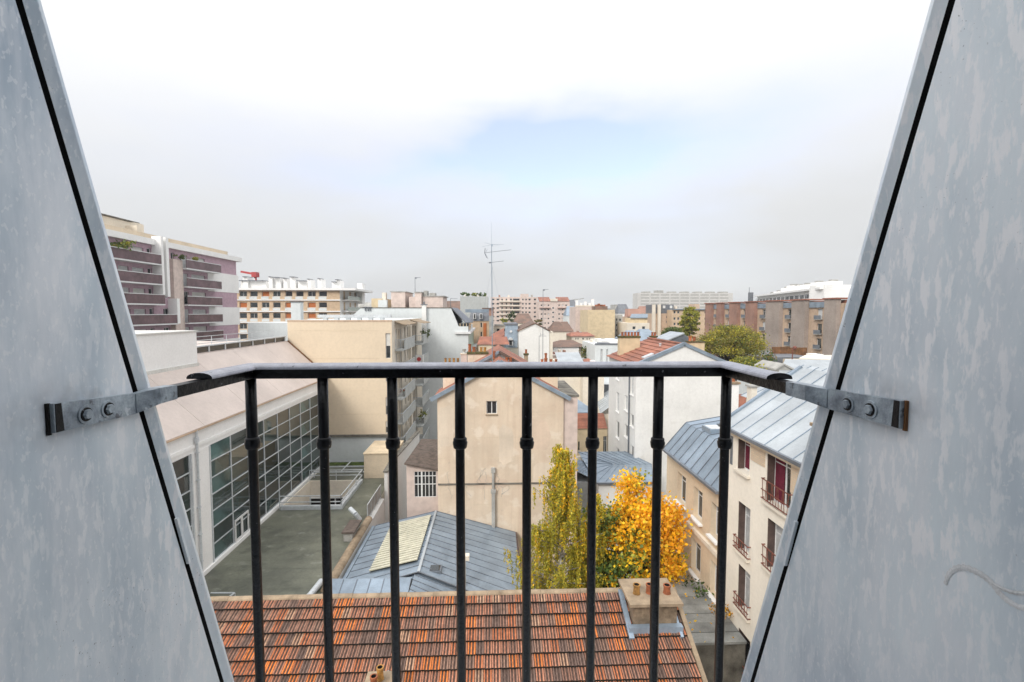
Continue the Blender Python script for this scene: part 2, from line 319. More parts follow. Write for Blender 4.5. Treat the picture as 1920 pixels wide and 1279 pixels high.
WCACHE = {}
def window_meshes(w, h, style):
    k = (round(w, 2), round(h, 2), style)
    if k in WCACHE: return WCACHE[k]
    w, h = k[0], k[1]; f = MB(); g = MB(); t = .06
    fm, gm = M['frame'], M['glass']
    fw = min(.07, w * .08)
    f.box(-w / 2, w / 2, 0, t, 0, fw); f.box(-w / 2, w / 2, 0, t, h - fw, h); f.box(-w / 2, -w / 2 + fw, .001, t - .001, fw, h - fw); f.box(w / 2 - fw, w / 2, .001, t - .001, fw, h - fw)
    mats = [fm]
    if style in ('casement', 'curtain', 'maroon', 'dark', 'blue'):
        f.box(-fw / 2, fw / 2, .004, t - .004, fw, h - fw)
        if h > 1.3: f.box(-w / 2 + fw, w / 2 - fw, .008, t - .008, h * .72, h * .72 + fw * .6)
    if style == 'dark': fm = M['brown']; mats = [fm]
    gx = w / 2 - fw * .5
    if style == 'blindtop':
        g.box(-gx, gx, .02, .04, fw, h * .5); f.box(-gx, gx, .015, .045, h * .5, h - fw, 1); mats = [fm, M['shutter']]
    elif style == 'shut':
        g.box(-gx, gx, .03, .04, fw, h - fw); gm = M['shutter']
    elif style == 'orange':
        g.box(-gx, gx, .03, .04, fw, h - fw); gm = M['orange']
    elif style == 'gold':
        g.box(-gx, gx, .03, .04, fw, h - fw); gm = M['gold']
    elif style == 'curtain':
        g.box(-gx, gx, .025, .035, fw * .6, h - fw * .6); gm = M['curtain']
    elif style == 'maroon':
        g.box(-gx, gx, .025, .035, fw * .6, h - fw * .6); f.box(-gx * .95, -gx * .15, .012, .024, fw, h - fw, 1); mats = [fm, M['maroon']]
    elif style == 'blue':
        g.box(-gx, gx, .025, .035, fw * .6, h - fw * .6); gm = M['curtain']
    else:
        g.box(-gx, gx, .025, .035, fw * .6, h - fw * .6)
    fo = f.build('window_frame', mats, None); go = g.build('window_pane', gm, None)
    r = (fo.data, go.data); bpy.data.objects.remove(fo); bpy.data.objects.remove(go)
    WCACHE[k] = r; return r
def window(parent, pos, u, w, h, style='casement', sill=None, flat=False):
    """window > pane (> nothing deeper) and a sill; pos = bottom centre of the opening at the frame's face"""
    fm, gm = window_meshes(w, h, style); u = Vector(u).normalized(); n = u.cross(Vector((0, 0, 1)))
    o = bpy.data.objects.new('window', fm); COL.objects.link(o); o.parent = parent
    o.location = Vector(pos) - off(parent); o.rotation_euler.z = math.atan2(u.y, u.x)
    p = bpy.data.objects.new('pane', gm); COL.objects.link(p); p.parent = o
    return o
def facade(parent, O, u, W, H, wins, mats, depth=.18, sill=None, sill_d=.08, name='wall'):
    """wins: (xc, z0, w, h, style)"""
    O = Vector(O); u = Vector(u).normalized(); n = u.cross(Vector((0, 0, 1)))
    b = MB(); wall_holes(b, O, u, W, H, [(x - w / 2, x + w / 2, z, z + h) for x, z, w, h, s in wins], depth)
    o = b.build(name, mats, parent, recalc=False)
    for x, z, w, h, s in wins:
        if not (w / 2 < x < W - w / 2 + .02): continue
        window(parent, O + u * x - n * (depth - .065) + Vector((0, 0, z)), u, w - .01, h - .01, s)
        if sill:
            sb = MB(); a = O + u * (x - w / 2 - .08) + n * (sill_d / 2); c = O + u * (x + w / 2 + .08) + n * (sill_d / 2)
            sb.bar(a + Vector((0, 0, z - .05)), c + Vector((0, 0, z - .05)), sill_d - .004, .09); sb.build('sill', sill, parent)
    return o
def px_facade(parent, axis, val, ya, yb, z0, z1, px_wins, mats, face, **k):
    """facade on the plane X=val or Y=val with windows measured as sight-line boxes (px0,px1,py0,py1,style)"""
    wins = []
    for a, b_, c, d, s in px_wins:
        kw = {axis: val}; p = P(a, (c + d) / 2, **kw); q = P(b_, (c + d) / 2, **kw); t = P((a + b_) / 2, c, **kw); bt = P((a + b_) / 2, d, **kw)
        co = (p.x, q.x) if axis == 'Y' else (p.y, q.y)
        wins.append((co, bt.z, t.z, s))
    if face == '-Y': O = Vector((ya, val, z0)); u = Vector((1, 0, 0)); f = lambda c: c - ya
    if face == '-X': O = Vector((val, yb, z0)); u = Vector((0, -1, 0)); f = lambda c: yb - c
    if face == '+X': O = Vector((val, ya, z0)); u = Vector((0, 1, 0)); f = lambda c: c - ya
    out = []
    for (c0, c1), zb, zt, s in wins:
        a, b_ = sorted((f(c0), f(c1))); out.append(((a + b_) / 2, zb - z0, b_ - a, zt - zb, s))
    return facade(parent, O, u, yb - ya, z1 - z0, out, mats, **k), out, O, u

def zinc_slope(parent, A, B, C, D, n, mat, seam=.035, thick=.02, rows=1, name='zinc_sheet', seam_name='seam', seammat=None, sk=None):
    """sheets between eave A->B and ridge D->C, standing seams along the slope; each sheet a part"""
    A, B, C, D = map(Vector, (A, B, C, D)); nrm = (B - A).cross(D - A).normalized()
    if nrm.z < 0: nrm = -nrm
    sb = MB()
    for i in range(n):
        t0, t1 = i / n, (i + 1) / n
        for r in range(rows):
            off_ = (.5 if (i % 2 and rows > 1) else 0) / rows * .5
            s0 = 0 if r == 0 else r / rows + off_; s1 = 1 if r == rows - 1 else (r + 1) / rows + off_
            e0, e1, f0, f1 = A.lerp(B, t0), A.lerp(B, t1), D.lerp(C, t0), D.lerp(C, t1)
            q = [e0.lerp(f0, s0), e1.lerp(f1, s0), e1.lerp(f1, s1), e0.lerp(f0, s1)]
            lift = nrm * (.008 * (rows - r))
            b = MB(); b.ext([p + lift for p in q], -nrm * thick); b.build(name, mat, parent)
    for i in range(n + 1):
        t = i / n; sb.bar(A.lerp(B, t) + nrm * (seam * .5), D.lerp(C, t) + nrm * (seam * .5), seam * .8, seam * 1.5, up=nrm)
    sb.build(seam_name, seammat or mat, parent)
def pots(parent, c, specs, cap_top, n=12, flare=True):
    for (x, y, r, h, m) in specs:
        b = MB(); z = cap_top
        b.lathe((x, y, z), [(r * 1.05, 0), (r * .95, h * .15), (r * .85, h * .8), (r * 1.05, h * .84), (r * 1.05, h), (r * .72, h), (r * .7, h * .55), (0.001, h * .55)], n)
        b.m = [0] * (5 * n) + [1] * (2 * n)
        o = b.build('chimney_pot', [m, M['matt_black']], c, smooth=False, recalc=False)
def chimney(house, x0, x1, y0, y1, z0, z1, body, cap=None, pot_list=(), cap_h=.14, over=.08):
    b = MB(); b.box(x0, x1, y0, y1, z0, z1)
    o = b.build('chimney', body, house); WL[o.name] = off(house)
    if cap: cb = MB(); cb.box(x0 - over, x1 + over, y0 - over, y1 + over, z1, z1 + cap_h); cb.build('chimney_cap', cap, o)
    pots(house, o, pot_list, z1 + (cap_h if cap else 0))
    return o
def leaves(name, pts, sizes, mids, mats, parent, aspect=1.6, droop=0.0, kind=None, seed=1):
    """many small leaf faces, each a bent quad; real geometry in one crown mesh"""
    g = np.random.default_rng(seed); n = len(pts); pts = np.asarray(pts) - np.array(off(parent))
    a = g.normal(size=(n, 3)); a[:, 2] -= droop * 2.2; a /= np.linalg.norm(a, axis=1)[:, None]
    b = g.normal(size=(n, 3)); b -= (b * a).sum(1)[:, None] * a; b /= np.linalg.norm(b, axis=1)[:, None]
    s = np.asarray(sizes)[:, None]; L_ = a * s * .5; W_ = b * s * .5 / aspect
    v = np.stack([pts - L_, pts + W_ - L_ * .15, pts + L_, pts - W_ - L_ * .15], 1).reshape(-1, 3)
    me = bpy.data.meshes.new(name); me.vertices.add(4 * n); me.loops.add(4 * n); me.polygons.add(n)
    me.vertices.foreach_set('co', v.ravel()); me.loops.foreach_set('vertex_index', np.arange(4 * n))
    me.polygons.foreach_set('loop_start', np.arange(n) * 4); me.polygons.foreach_set('loop_total', np.full(n, 4))
    for m in mats: me.materials.append(m)
    me.polygons.foreach_set('material_index', np.asarray(mids, dtype=np.int32)); me.update(calc_edges=True); me.validate()
    o = bpy.data.objects.new(name, me); COL.objects.link(o); o.parent = parent; WL[o.name] = off(parent)
    return o
def slab(name, x0, x1, y0, y1, z0, z1, mat, parent=None, kind=None):
    return MB().box(x0, x1, y0, y1, z0, z1).build(name, mat, parent, kind=kind)

# ------------------------------------------------------------------ ground
gd = MB(); gd.poly([(-1500, -60, 0), (1500, -60, 0), (1500, 1400, 0), (-1500, 1400, 0)]); gd.build('ground', M['ground'], kind='structure')
yard = MB(); yard.poly([(1.7, 14, .012), (9.95, 14, .012), (9.95, 34, .012), (1.7, 34, .012)]); yard.build('courtyard_paving', M['concrete'], kind='structure')

# ------------------------------------------------------------------ thin damp air over the city
HAZE = .00032
hz = MB().box(-1600, 1600, -80, 1500, -1.0, 47).build('haze', [], kind='stuff')
hm = bpy.data.materials.new('damp_air'); hm.use_nodes = True; hn = hm.node_tree.nodes; hn.clear(); pv_ = hn.new('ShaderNodeVolumePrincipled'); pv_.inputs['Density'].default_value = HAZE; pv_.inputs['Color'].default_value = (.93, .95, .98, 1); pv_.inputs['Anisotropy'].default_value = .2
ho = hn.new('ShaderNodeOutputMaterial'); hm.node_tree.links.new(pv_.outputs[0], ho.inputs['Volume']); hz.data.materials.append(hm)

# ------------------------------------------------------------------ the dormer the view is taken from
def dormer():
    t = thing('dormer', 'grey zinc-clad dormer window opening framing the view', 'dormer window', (0, .6, CZ))
    zc = bpy.data.materials.new('weathered_zinc'); zc.use_nodes = True; tr = zc.node_tree; n = tr.nodes; l = tr.links; b = n['Principled BSDF']
    co = n.new('ShaderNodeTexCoord')
    def tex(sc, scale3, det=5, rough=.6):
        m_ = n.new('ShaderNodeMapping'); m_.inputs['Scale'].default_value = scale3; l.new(co.outputs['Object'], m_.inputs[0])
        q = n.new('ShaderNodeTexNoise'); q.inputs['Scale'].default_value = sc; q.inputs['Detail'].default_value = det; q.inputs['Roughness'].default_value = rough; l.new(m_.outputs[0], q.inputs['Vector']); return q.outputs[0]
    def ramp(x, p0, p1, c0, c1):
        q = n.new('ShaderNodeValToRGB'); q.color_ramp.elements[0].position = p0; q.color_ramp.elements[1].position = p1
        q.color_ramp.elements[0].color = (*c0, 1); q.color_ramp.elements[1].color = (*c1, 1); l.new(x, q.inputs[0]); return q.outputs[0]
    def mix(f, a, c, k=1.0):
        q = n.new('ShaderNodeMixRGB'); l.new(a, q.inputs[1]); q.inputs[2].default_value = (*c, 1)
        mm = n.new('ShaderNodeMath'); mm.operation = 'MULTIPLY'; mm.inputs[1].default_value = k; l.new(f, mm.inputs[0]); l.new(mm.outputs[0], q.inputs[0]); return q.outputs[0]
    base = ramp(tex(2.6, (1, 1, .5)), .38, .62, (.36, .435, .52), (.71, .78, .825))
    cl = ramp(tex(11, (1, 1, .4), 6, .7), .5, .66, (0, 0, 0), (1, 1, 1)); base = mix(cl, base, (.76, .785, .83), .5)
    # lime runs: streaks drawn out downwards, and splashes
    zone = ramp(tex(2.8, (1, 1.2, .7), 4), .40, .60, (0, 0, 0), (1, 1, 1))
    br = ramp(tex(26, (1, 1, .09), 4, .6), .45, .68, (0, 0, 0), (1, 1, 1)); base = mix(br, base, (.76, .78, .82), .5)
    dr = ramp(tex(82, (1, 1, .3), 4, .6), .52, .585, (0, 0, 0), (1, 1, 1))
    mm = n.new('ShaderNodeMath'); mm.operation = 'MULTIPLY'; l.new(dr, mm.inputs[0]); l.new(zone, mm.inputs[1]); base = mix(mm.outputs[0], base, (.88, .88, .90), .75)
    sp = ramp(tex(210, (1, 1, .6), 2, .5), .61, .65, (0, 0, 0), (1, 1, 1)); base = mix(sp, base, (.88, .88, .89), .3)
    dk = ramp(tex(330, (1, 1, 1), 2, .5), .70, .73, (0, 0, 0), (1, 1, 1))
    dz = ramp(tex(4, (1, 1, 1), 2), .56, .66, (0, 0, 0), (1, 1, 1)); m2 = n.new('ShaderNodeMath'); m2.operation = 'MULTIPLY'; l.new(dk, m2.inputs[0]); l.new(dz, m2.inputs[1]); base = mix(m2.outputs[0], base, (.1, .11, .13), .8)
    # grime held around the bracket plates
    sp_ = n.new('ShaderNodeSeparateXYZ'); l.new(co.outputs['Object'], sp_.inputs[0]); cy = n.new('ShaderNodeCombineXYZ'); l.new(sp_.outputs['Y'], cy.inputs['X']); l.new(sp_.outputs['Z'], cy.inputs['Y'])
    dn = n.new('ShaderNodeVectorMath'); dn.operation = 'SUBTRACT'; l.new(cy.outputs[0], dn.inputs[0]); dn.inputs[1].default_value = (.535 - .6, zr - CZ + .004, 0)
    ds = n.new('ShaderNodeVectorMath'); ds.operation = 'MULTIPLY'; l.new(dn.outputs[0], ds.inputs[0]); ds.inputs[1].default_value = (9, 24, 1)
    le = n.new('ShaderNodeVectorMath'); le.operation = 'LENGTH'; l.new(ds.outputs[0], le.inputs[0])
    hz_ = ramp(le.outputs['Value'], .35, 1.0, (1, 1, 1), (0, 0, 0)); gz_ = n.new('ShaderNodeMath'); gz_.operation = 'MULTIPLY'; l.new(hz_, gz_.inputs[0]); l.new(ramp(tex(16, (1, 1, 1), 4, .65), .38, .6, (0, 0, 0), (1, 1, 1)), gz_.inputs[1]); base = mix(gz_.outputs[0], base, (.27, .285, .31), .6)
    l.new(base, b.inputs['Base Color']); b.inputs['Roughness'].default_value = .5; b.inputs['Metallic'].default_value = .12
    bu = n.new('ShaderNodeBump'); bu.inputs['Strength'].default_value = .25; bu.inputs['Distance'].default_value = .004; l.new(tex(26, (1, 1, .4), 4), bu.inputs['Height']); l.new(bu.outputs[0], b.inputs['Normal'])
    for sgn, w, pt, pb in ((-1, WL_L, (80, 0), (442, 1279)), (1, WL_R, (1742, 0), (1386, 1279))):
        X = sgn * w; a = P(*pt, X=X); c = P(*pb, X=X)
        e = lambda k: (a.lerp(c, k).y, a.lerp(c, k).z)
        k0, k1 = -.35, 1.35
        def line(dy, xo): return [Vector((sgn * (w + xo), e(k0)[0] - dy, e(k0)[1])), Vector((sgn * (w + xo), e(k1)[0] - dy, e(k1)[1]))]
        # strip along the outer edge, folded
        ep, eq = line(0, .004); prof = [(.025, .0005), (.0135, -.004), (.0125, -.0042), (.0015, .001), (0, .004), (0, .06), (.025, .06)]
        sb = MB(); A = [line(dy, xo)[0] for dy, xo in prof]; B = [line(dy, xo)[1] for dy, xo in prof]; nn = len(prof)
        i = sb._a(A + B)
        for k in range(nn):
            j = (k + 1) % nn; sb.f.append((i + k, i + j, i + nn + j, i + nn + k)); sb.m.append(1 if k == nn - 1 else 0)
        sb.f.append(tuple(i + k for k in range(nn))); sb.m.append(0); sb.f.append(tuple(i + nn + k for k in reversed(range(nn)))); sb.m.append(0)
        sb.build('edge_strip', [zc, M['matt_black']], t)  # inner face painted black for the shade in the joint
        # cheek panel behind the dark joint, reaching back beside the camera
        p0, p1 = line(.034, 0); back = -.55
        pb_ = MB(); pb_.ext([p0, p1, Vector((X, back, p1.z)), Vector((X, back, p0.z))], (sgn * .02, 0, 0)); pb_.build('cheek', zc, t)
        q0, q1 = line(.012, .045); r0, r1 = line(.06, .045)
        jb = MB(); jb.ext([q0, q1, r1, r0], (sgn * .01, 0, 0)); jb.build('joint', M['matt_black'], t)  # black plate standing in for the joint's deep shade
        # mansard slope running away beside the opening
        s0, s1 = line(.03, .062)
        mb = MB(); mb.ext([s0, s1, s1 + Vector((sgn * 3, 0, 0)), s0 + Vector((sgn * 3, 0, 0))], (0, -.06, 0)); mb.build('mansard_slope', M['zinc'], t)
        if sgn > 0:   # smear of sealant
            sm = MB(); pl = [P(px, py, X=X - .0004) for px, py in ((1772, 1096), (1778, 1078), (1792, 1066), (1812, 1065), (1836, 1075), (1858, 1092), (1874, 1112), (1892, 1128), (1915, 1139), (1945, 1136))]
            def ribbon(pl, wd):
                pts = []
                for i_ in range(len(pl) - 1):
                    p0_, p1_, p2_, p3_ = pl[max(0, i_ - 1)], pl[i_], pl[i_ + 1], pl[min(len(pl) - 1, i_ + 2)]
                    for k_ in range(8):
                        f_ = k_ / 8; pts.append(.5 * (2 * p1_ + (p2_ - p0_) * f_ + (2 * p0_ - 5 * p1_ + 4 * p2_ - p3_) * f_ * f_ + (3 * p1_ - p0_ - 3 * p2_ + p3_) * f_ ** 3))
                prev = None
                for i_, p_ in enumerate(pts):
                    d_ = (pts[min(i_ + 1, len(pts) - 1)] - pts[max(0, i_ - 1)]).normalized(); n_ = d_.cross(Vector((1, 0, 0))) * wd * (.35 + .4 * abs(math.sin(i_ * .9)) * .5 + .3 * math.sin(i_ / len(pts) * 3.1))
                    cur = sm._a([p_ + n_, p_ - Vector((.0003, 0, 0)), p_ - n_])
                    if prev is not None:
                        for k_ in (0, 1): sm.f.append((prev + k_, cur + k_, cur + k_ + 1, prev + k_ + 1)); sm.m.append(0)
                    prev = cur
            ribbon(pl, .0036)
            pl = [P(px, py, X=X - .0004) for px, py in ((1858, 1092), (1880, 1104), (1905, 1112), (1940, 1112))]
            ribbon(pl, .0022)
            sm.build('sealant_smear', M['smear'], t)
        # small lifted tab of the strip
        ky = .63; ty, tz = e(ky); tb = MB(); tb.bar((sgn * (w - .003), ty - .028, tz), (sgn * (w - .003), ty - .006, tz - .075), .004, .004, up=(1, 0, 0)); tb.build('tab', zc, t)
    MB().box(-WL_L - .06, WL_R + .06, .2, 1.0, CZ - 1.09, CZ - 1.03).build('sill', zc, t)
    MB().box(-WL_L - .12, WL_R + .12, -.6, .16, CZ + .8, CZ + .88).build('dormer_roof', zc, t)  # unseen; its end drawn back to let more sky light the cheeks
    return t

# ------------------------------------------------------------------ railing
RY = .85; zr = P(480, 700, Y=RY).z
WL_L = -P(240, 757, Z=zr).x * .5 - P(88, 785, Z=zr).x * .5 + .006
WL_R = P(1560, 747, Z=zr).x * .5 + P(1700, 778, Z=zr).x * .5 + .006
print('rail', zr, WL_L, WL_R, P(345, 735, Z=zr), P(240, 757, Z=zr), P(88, 785, Z=zr), P(1490, 728, Z=zr), P(1560, 747, Z=zr), P(1700, 778, Z=zr))
def railing():
    xl, xr = P(470, 700, Y=RY).x, P(1362, 700, Y=RY).x
    t = thing('balcony_railing', 'black iron window railing with eight round balusters and half-round handrail', 'railing', (0, RY, zr - .95))
    bh = .017; yb = P(340, 735, Z=zr).y
    # flat bar under the cap: front and two returns
    b = MB(); b.box(xl - .009, xr + .009, RY - .009, RY + .009, zr - bh / 2, zr + bh / 2)
    b.bar((xl, RY - .009, zr), (-WL_L + .012, P(350, 735, Z=zr).y, zr), .016, bh - .001); b.bar((xr, RY - .009, zr), (WL_R - .012, P(1490, 728, Z=zr).y, zr), .016, bh - .001)
    b.build('rail_bar', M['iron'], t)
    # half-round cap, mitred at the corners
    pl = [Vector((-WL_L + .012, P(338, 722, Z=zr).y, 0)), Vector((xl, RY, 0)), Vector((xr, RY, 0)), Vector((WL_R - .012, P(1478, 722, Z=zr).y, 0))]
    prof = [(-.019, .0)] + [(-.019 * math.cos(k * math.pi / 8), .002 + .0072 * math.sin(k * math.pi / 8)) for k in range(9)] + [(.019, .0)]
    cb = MB(); np_ = len(prof); rings = []
    for i, p in enumerate(pl):
        if i == 0: d = (pl[1] - pl[0]).normalized(); nrm = Vector((d.y, -d.x, 0)); k = 1
        elif i == 3: d = (pl[3] - pl[2]).normalized(); nrm = Vector((d.y, -d.x, 0)); k = 1
        else:
            d0 = (pl[i] - pl[i - 1]).normalized(); d1 = (pl[i + 1] - pl[i]).normalized(); n0 = Vector((d0.y, -d0.x, 0)); n1 = Vector((d1.y, -d1.x, 0)); nrm = (n0 + n1).normalized(); k = 1 / max(.5, nrm.dot(n0))
        rings.append(cb._a([p + nrm * (o_ * k) + Vector((0, 0, zr + bh / 2 + h)) for o_, h in prof]))
    for r0, r1 in zip(rings, rings[1:]):
        for k in range(np_):
            j = (k + 1) % np_; cb.f.append((r0 + k, r0 + j, r1 + j, r1 + k)); cb.m.append(0)
    cb.f.append(tuple(rings[0] + k for k in range(np_))); cb.m.append(1); cb.f.append(tuple(rings[3] + k for k in reversed(range(np_)))); cb.m.append(1)
    cb.build('handrail', [M['ironcap'], M['iron']], t)
    for i, px in enumerate((470, 605, 735, 862, 988, 1112, 1235, 1362)):
        x = P(px, 720, Y=RY).x; zc_ = P(px, 830, Y=RY).z; r = .0081
        bb = MB(); bb.lathe((x, RY, 0), [(.001, zr - .95), (r, zr - .95), (r, zc_ - .012), (r * 1.15, zc_ - .009), (r * 1.1, zr - bh / 2), (.001, zr - bh / 2)], 14); o = bb.build('baluster', M['iron'], t, smooth=True, recalc=False)
        WL[o.name] = off(t)
        cc = MB(); cc.lathe((x, RY, zc_), [(.0095, -.0105), (.0118, -.009), (.0128, -.003), (.0132, .001), (.0118, .004), (.0122, .006), (.0118, .008), (.0095, .010)], 14); cc.build('collar', M['iron'], o, smooth=True, recalc=False)
    MB().box(xl - .01, xr + .01, RY - .008, RY + .008, zr - .95, zr - .935).build('bottom_rail', M['iron'], t)
    # brackets on the cheeks, with two bolts each
    for sgn, w, ya, yc, bolts, endp in ((-1, WL_L, P(88, 785, X=-WL_L).y, P(243, 757, X=-WL_L).y, ((147, 777), (190, 767)), (350, 735)),
                                  (1, WL_R, P(1700, 778, X=WL_R).y, P(1562, 748, X=WL_R).y, ((1601, 758), (1644, 768)), (1490, 728))):
        X = sgn * w
        pm = MB(); zt, zb = zr + .0125, zr - .0135
        za = P(88 if sgn < 0 else 1700, 785 if sgn < 0 else 778, X=X).z; zc_ = P(243 if sgn < 0 else 1562, 757 if sgn < 0 else 748, X=X).z
        pm.ext([(X, ya, za + .0145), (X, ya, za - .0145), (X, yc, zc_ - .0125), (X, yc, zc_ + .0125)], (-sgn * .007, 0, 0))
        # the strap twists and runs on to the rail
        ye = P(*endp, Z=zr).y
        r0 = [(X - sgn * .0005, yc, zc_ + .012), (X - sgn * .0005, yc, zc_ - .012), (X - sgn * .008, yc, zc_ - .012), (X - sgn * .008, yc, zc_ + .012)]
        xm = X - sgn * .012; r1 = [(xm + sgn * .008, yc + .025, zr + .0105), (xm + sgn * .008, yc + .025, zr - .0105), (xm - sgn * .008, yc + .025, zr - .0095), (xm - sgn * .008, yc + .025, zr + .0105)]
        r2 = [(xm + sgn * .0085, ye, zr + .0092), (xm + sgn * .0085, ye, zr - .0092), (xm - sgn * .0085, ye, zr - .0092), (xm - sgn * .0085, ye, zr + .0092)]
        ids = [pm._a(r) for r in (r0, r1, r2)]
        for a_, c_ in zip(ids, ids[1:]):
            for k in range(4): j = (k + 1) % 4; pm.f.append((a_ + k, a_ + j, c_ + j, c_ + k)); pm.m.append(0)
        for a_ in (ids[0], ids[2]): pm.f.append(tuple(a_ + k for k in range(4))); pm.m.append(0)
        o = pm.build('bracket', M['ironblue'], t); WL[o.name] = off(t)
        # sealant bead above
        for q in bolts:
            c = P(*q, X=X); c.x = X - sgn * .007
            bb = MB(); d = Vector((-sgn, 0, 0))
            bb.cyl(c, c + d * .0014, .0102, .0098, 22); bb.cyl(c + d * .0014, c + d * .0022, .0075, .0072, 18, m=1); bb.cyl(c + d * .0022, c + d * .0048, .0058, .005, 6, m=0); bb.build('bolt', [M['ironblue'], M['iron']], o, recalc=True)
        sb = MB(); sb.ext([(X, ya - .0022, za - .0165), (X, ya + .001, za - .0165), (X, ya + .001, za + .015), (X, ya - .0022, za + .015)], (-sgn * .003, 0, 0)); sb.build('rust_edge' if sgn > 0 else 'dark_edge', M['wood'] if sgn > 0 else M['matt_black'], o)
        sb = MB(); sb.ext([(X - sgn * .0072, ya + .0012, za - .0142), (X - sgn * .0072, ya + .010, za - .0142), (X - sgn * .0072, ya + .008, za + .0142), (X - sgn * .0072, ya + .0012, za + .0142)], (-sgn * .0004, 0, 0)); sb.build('bare_patch', M['iron'], o)
    return t
dormer(); railing()
# the room behind the camera, lit only through the opening
rm = MB(); rx0, rx1, ry0, ry1, rz0, rz1 = -2.2, 2.2, -4.2, -.58, CZ - 1.6, CZ + .8
rm.box(rx0 - .1, rx0, ry0, ry1, rz0, rz1); rm.box(rx1, rx1 + .1, ry0, ry1, rz0, rz1); rm.box(rx0 - .1, rx1 + .1, ry0 - .1, ry0, rz0, rz1); rm.box(rx0 - .1, rx1 + .1, ry0 - .1, ry1 + .02, rz1, rz1 + .1)
rm.box(rx0, -WL_L - .002, ry1, ry1 + .05, rz0, rz1); rm.box(WL_R + .002, rx1, ry1, ry1 + .05, rz0, rz1); rm.box(-WL_L - .002, WL_R + .002, ry1, ry1 + .05, rz0, CZ - 1.04)
rm.build('room_wall', M['white2'], kind='structure'); MB().box(rx0 - .1, rx1 + .1, ry0 - .1, ry1 + .02, rz0 - .1, rz0).build('room_floor', M['wood'], kind='structure')
bdr = MB()

# ------------------------------------------------------------------ tiled house below
SL = R(27); TR = Vector((0, 13.8, 10.72)); TX0, TX1 = -9.6, 5.3
us = Vector((0, math.cos(SL), math.sin(SL))); un = Vector((0, -math.sin(SL), math.cos(SL)))
tiled = thing('tiled_house', 'house below the window with an orange and brown clay tile roof', 'house', (-2, 11, 0))
def tile_mat(name, c, dark=.4):
    m = pmat(name, c, rough=.85, var=.22, scale=9, fine=.12, rand=.16); return m
TM = [tile_mat('tile_bright_orange', (.84, .25, .06)), tile_mat('tile_orange', (.60, .20, .085)), tile_mat('tile_salmon', (.54, .235, .14)),
      tile_mat('tile_brown', (.37, .19, .13)), tile_mat('tile_dark', (.22, .14, .11)), tile_mat('tile_peach', (.60, .35, .22)), tile_mat('tile_grey_brown', (.38, .22, .155))]
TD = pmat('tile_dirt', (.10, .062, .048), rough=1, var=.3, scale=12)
TDS = pmat('tile_edge_shade', (.02, .017, .012), rough=1, var=.35, scale=12)  # row shadow lines painted near-black onto the tiles' front edges
TW, TL = .222, .345
prof = [(0, .010), (.012, .030), (.036, .030), (.048, .010), (.088, .008), (.097, .022), (.118, .022), (.128, .008), (.172, .008), (.184, .024), (.208, .024), (.222, .006)]
def tile_geo(mb, base, mi, mats4=False):
    """base: lower left corner of the tile on the roof plane"""
    A = [base + Vector((x, 0, 0)) + un * (z + .085) for x, z in prof]; B = [base + Vector((x, 0, 0)) + us * (TL + .02) + un * z for x, z in prof]
    C = [base + Vector((x, 0, 0)) + un * (.0) for x, z in prof]; n_ = len(prof); i = mb._a(A + B + C)
    for k in range(n_ - 1):
        low = k in (4 + 99,) or (prof[k][1] < .012 and prof[k + 1][1] < .012 and k in (3, 7)) and False
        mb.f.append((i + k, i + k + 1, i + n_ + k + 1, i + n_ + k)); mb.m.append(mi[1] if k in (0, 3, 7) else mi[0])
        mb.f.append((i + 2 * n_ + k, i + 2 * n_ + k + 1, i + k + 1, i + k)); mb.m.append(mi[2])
NC = int((TX1 - TX0) / TW); NR = 16
prob = [.06, .25, .27, .18, .09, .06, .09]
def tile_kind(c, r):
    x = TX0 + c * TW
    v = math.sin(x * 1.1 + r * .7) + math.sin(x * 2.3 - r * 1.9) * .6
    p = np.array(prob); p[0] *= 1.0 + .45 * max(0, r - 1); p[1] *= 1 + .35 * max(0, v); p[4] *= 1.2 + .8 * max(0, -v); p[6] *= 1.2; 
    return int(rng.choice(7, p=p / p.sum()))
tile_meshes = []
for k in range(7):
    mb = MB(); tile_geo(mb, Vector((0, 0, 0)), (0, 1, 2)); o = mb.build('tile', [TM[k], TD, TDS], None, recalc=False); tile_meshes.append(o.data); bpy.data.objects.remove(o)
CH1 = (3.62, 5.02, 12.72, 13.98); CH2 = (-3.05, -2.35, 9.6, 11.35)
rest = MB(); nt_ = 0
for r in range(NR):
    for c in range(NC):
        base = TR + Vector((TX0 + c * TW, 0, 0)) - us * (TL * (r + 1)) - un * .0
        base.x += .012 * math.sin(r * 2.1) ; base.z += random.uniform(-.004, .004)
        mid = base + us * .17 + Vector((TW / 2, 0, 0)); k = tile_kind(c, r)
        vis = 4 <= r <= 9 and -6.2 + (r - 4) * .12 < mid.x
        if vis and nt_ < 298:
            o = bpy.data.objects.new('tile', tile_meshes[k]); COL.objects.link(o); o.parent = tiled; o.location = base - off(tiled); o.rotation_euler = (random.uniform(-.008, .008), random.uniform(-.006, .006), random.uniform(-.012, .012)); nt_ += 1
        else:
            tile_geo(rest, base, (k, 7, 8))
mp_pts = []
for k in range(46):
    r_ = random.randint(1, 10); x_ = random.uniform(-6, 5.0); p_ = TR + Vector((x_, 0, 0)) - us * (TL * r_ - .01) + un * .05
    for q in range(14): mp_pts.append(tuple(p_ + Vector((random.gauss(0, .025), random.gauss(0, .02), random.gauss(.005, .012)))))
mo_ = leaves('moss_clumps', np.array(mp_pts), np.full(len(mp_pts), .03), np.zeros(len(mp_pts), int), [M['mossgreen']], tiled, seed=9); mo_['kind'] = 'stuff'
rest.build('tile_field', TM + [TD, TDS], tiled, recalc=False, kind='stuff')
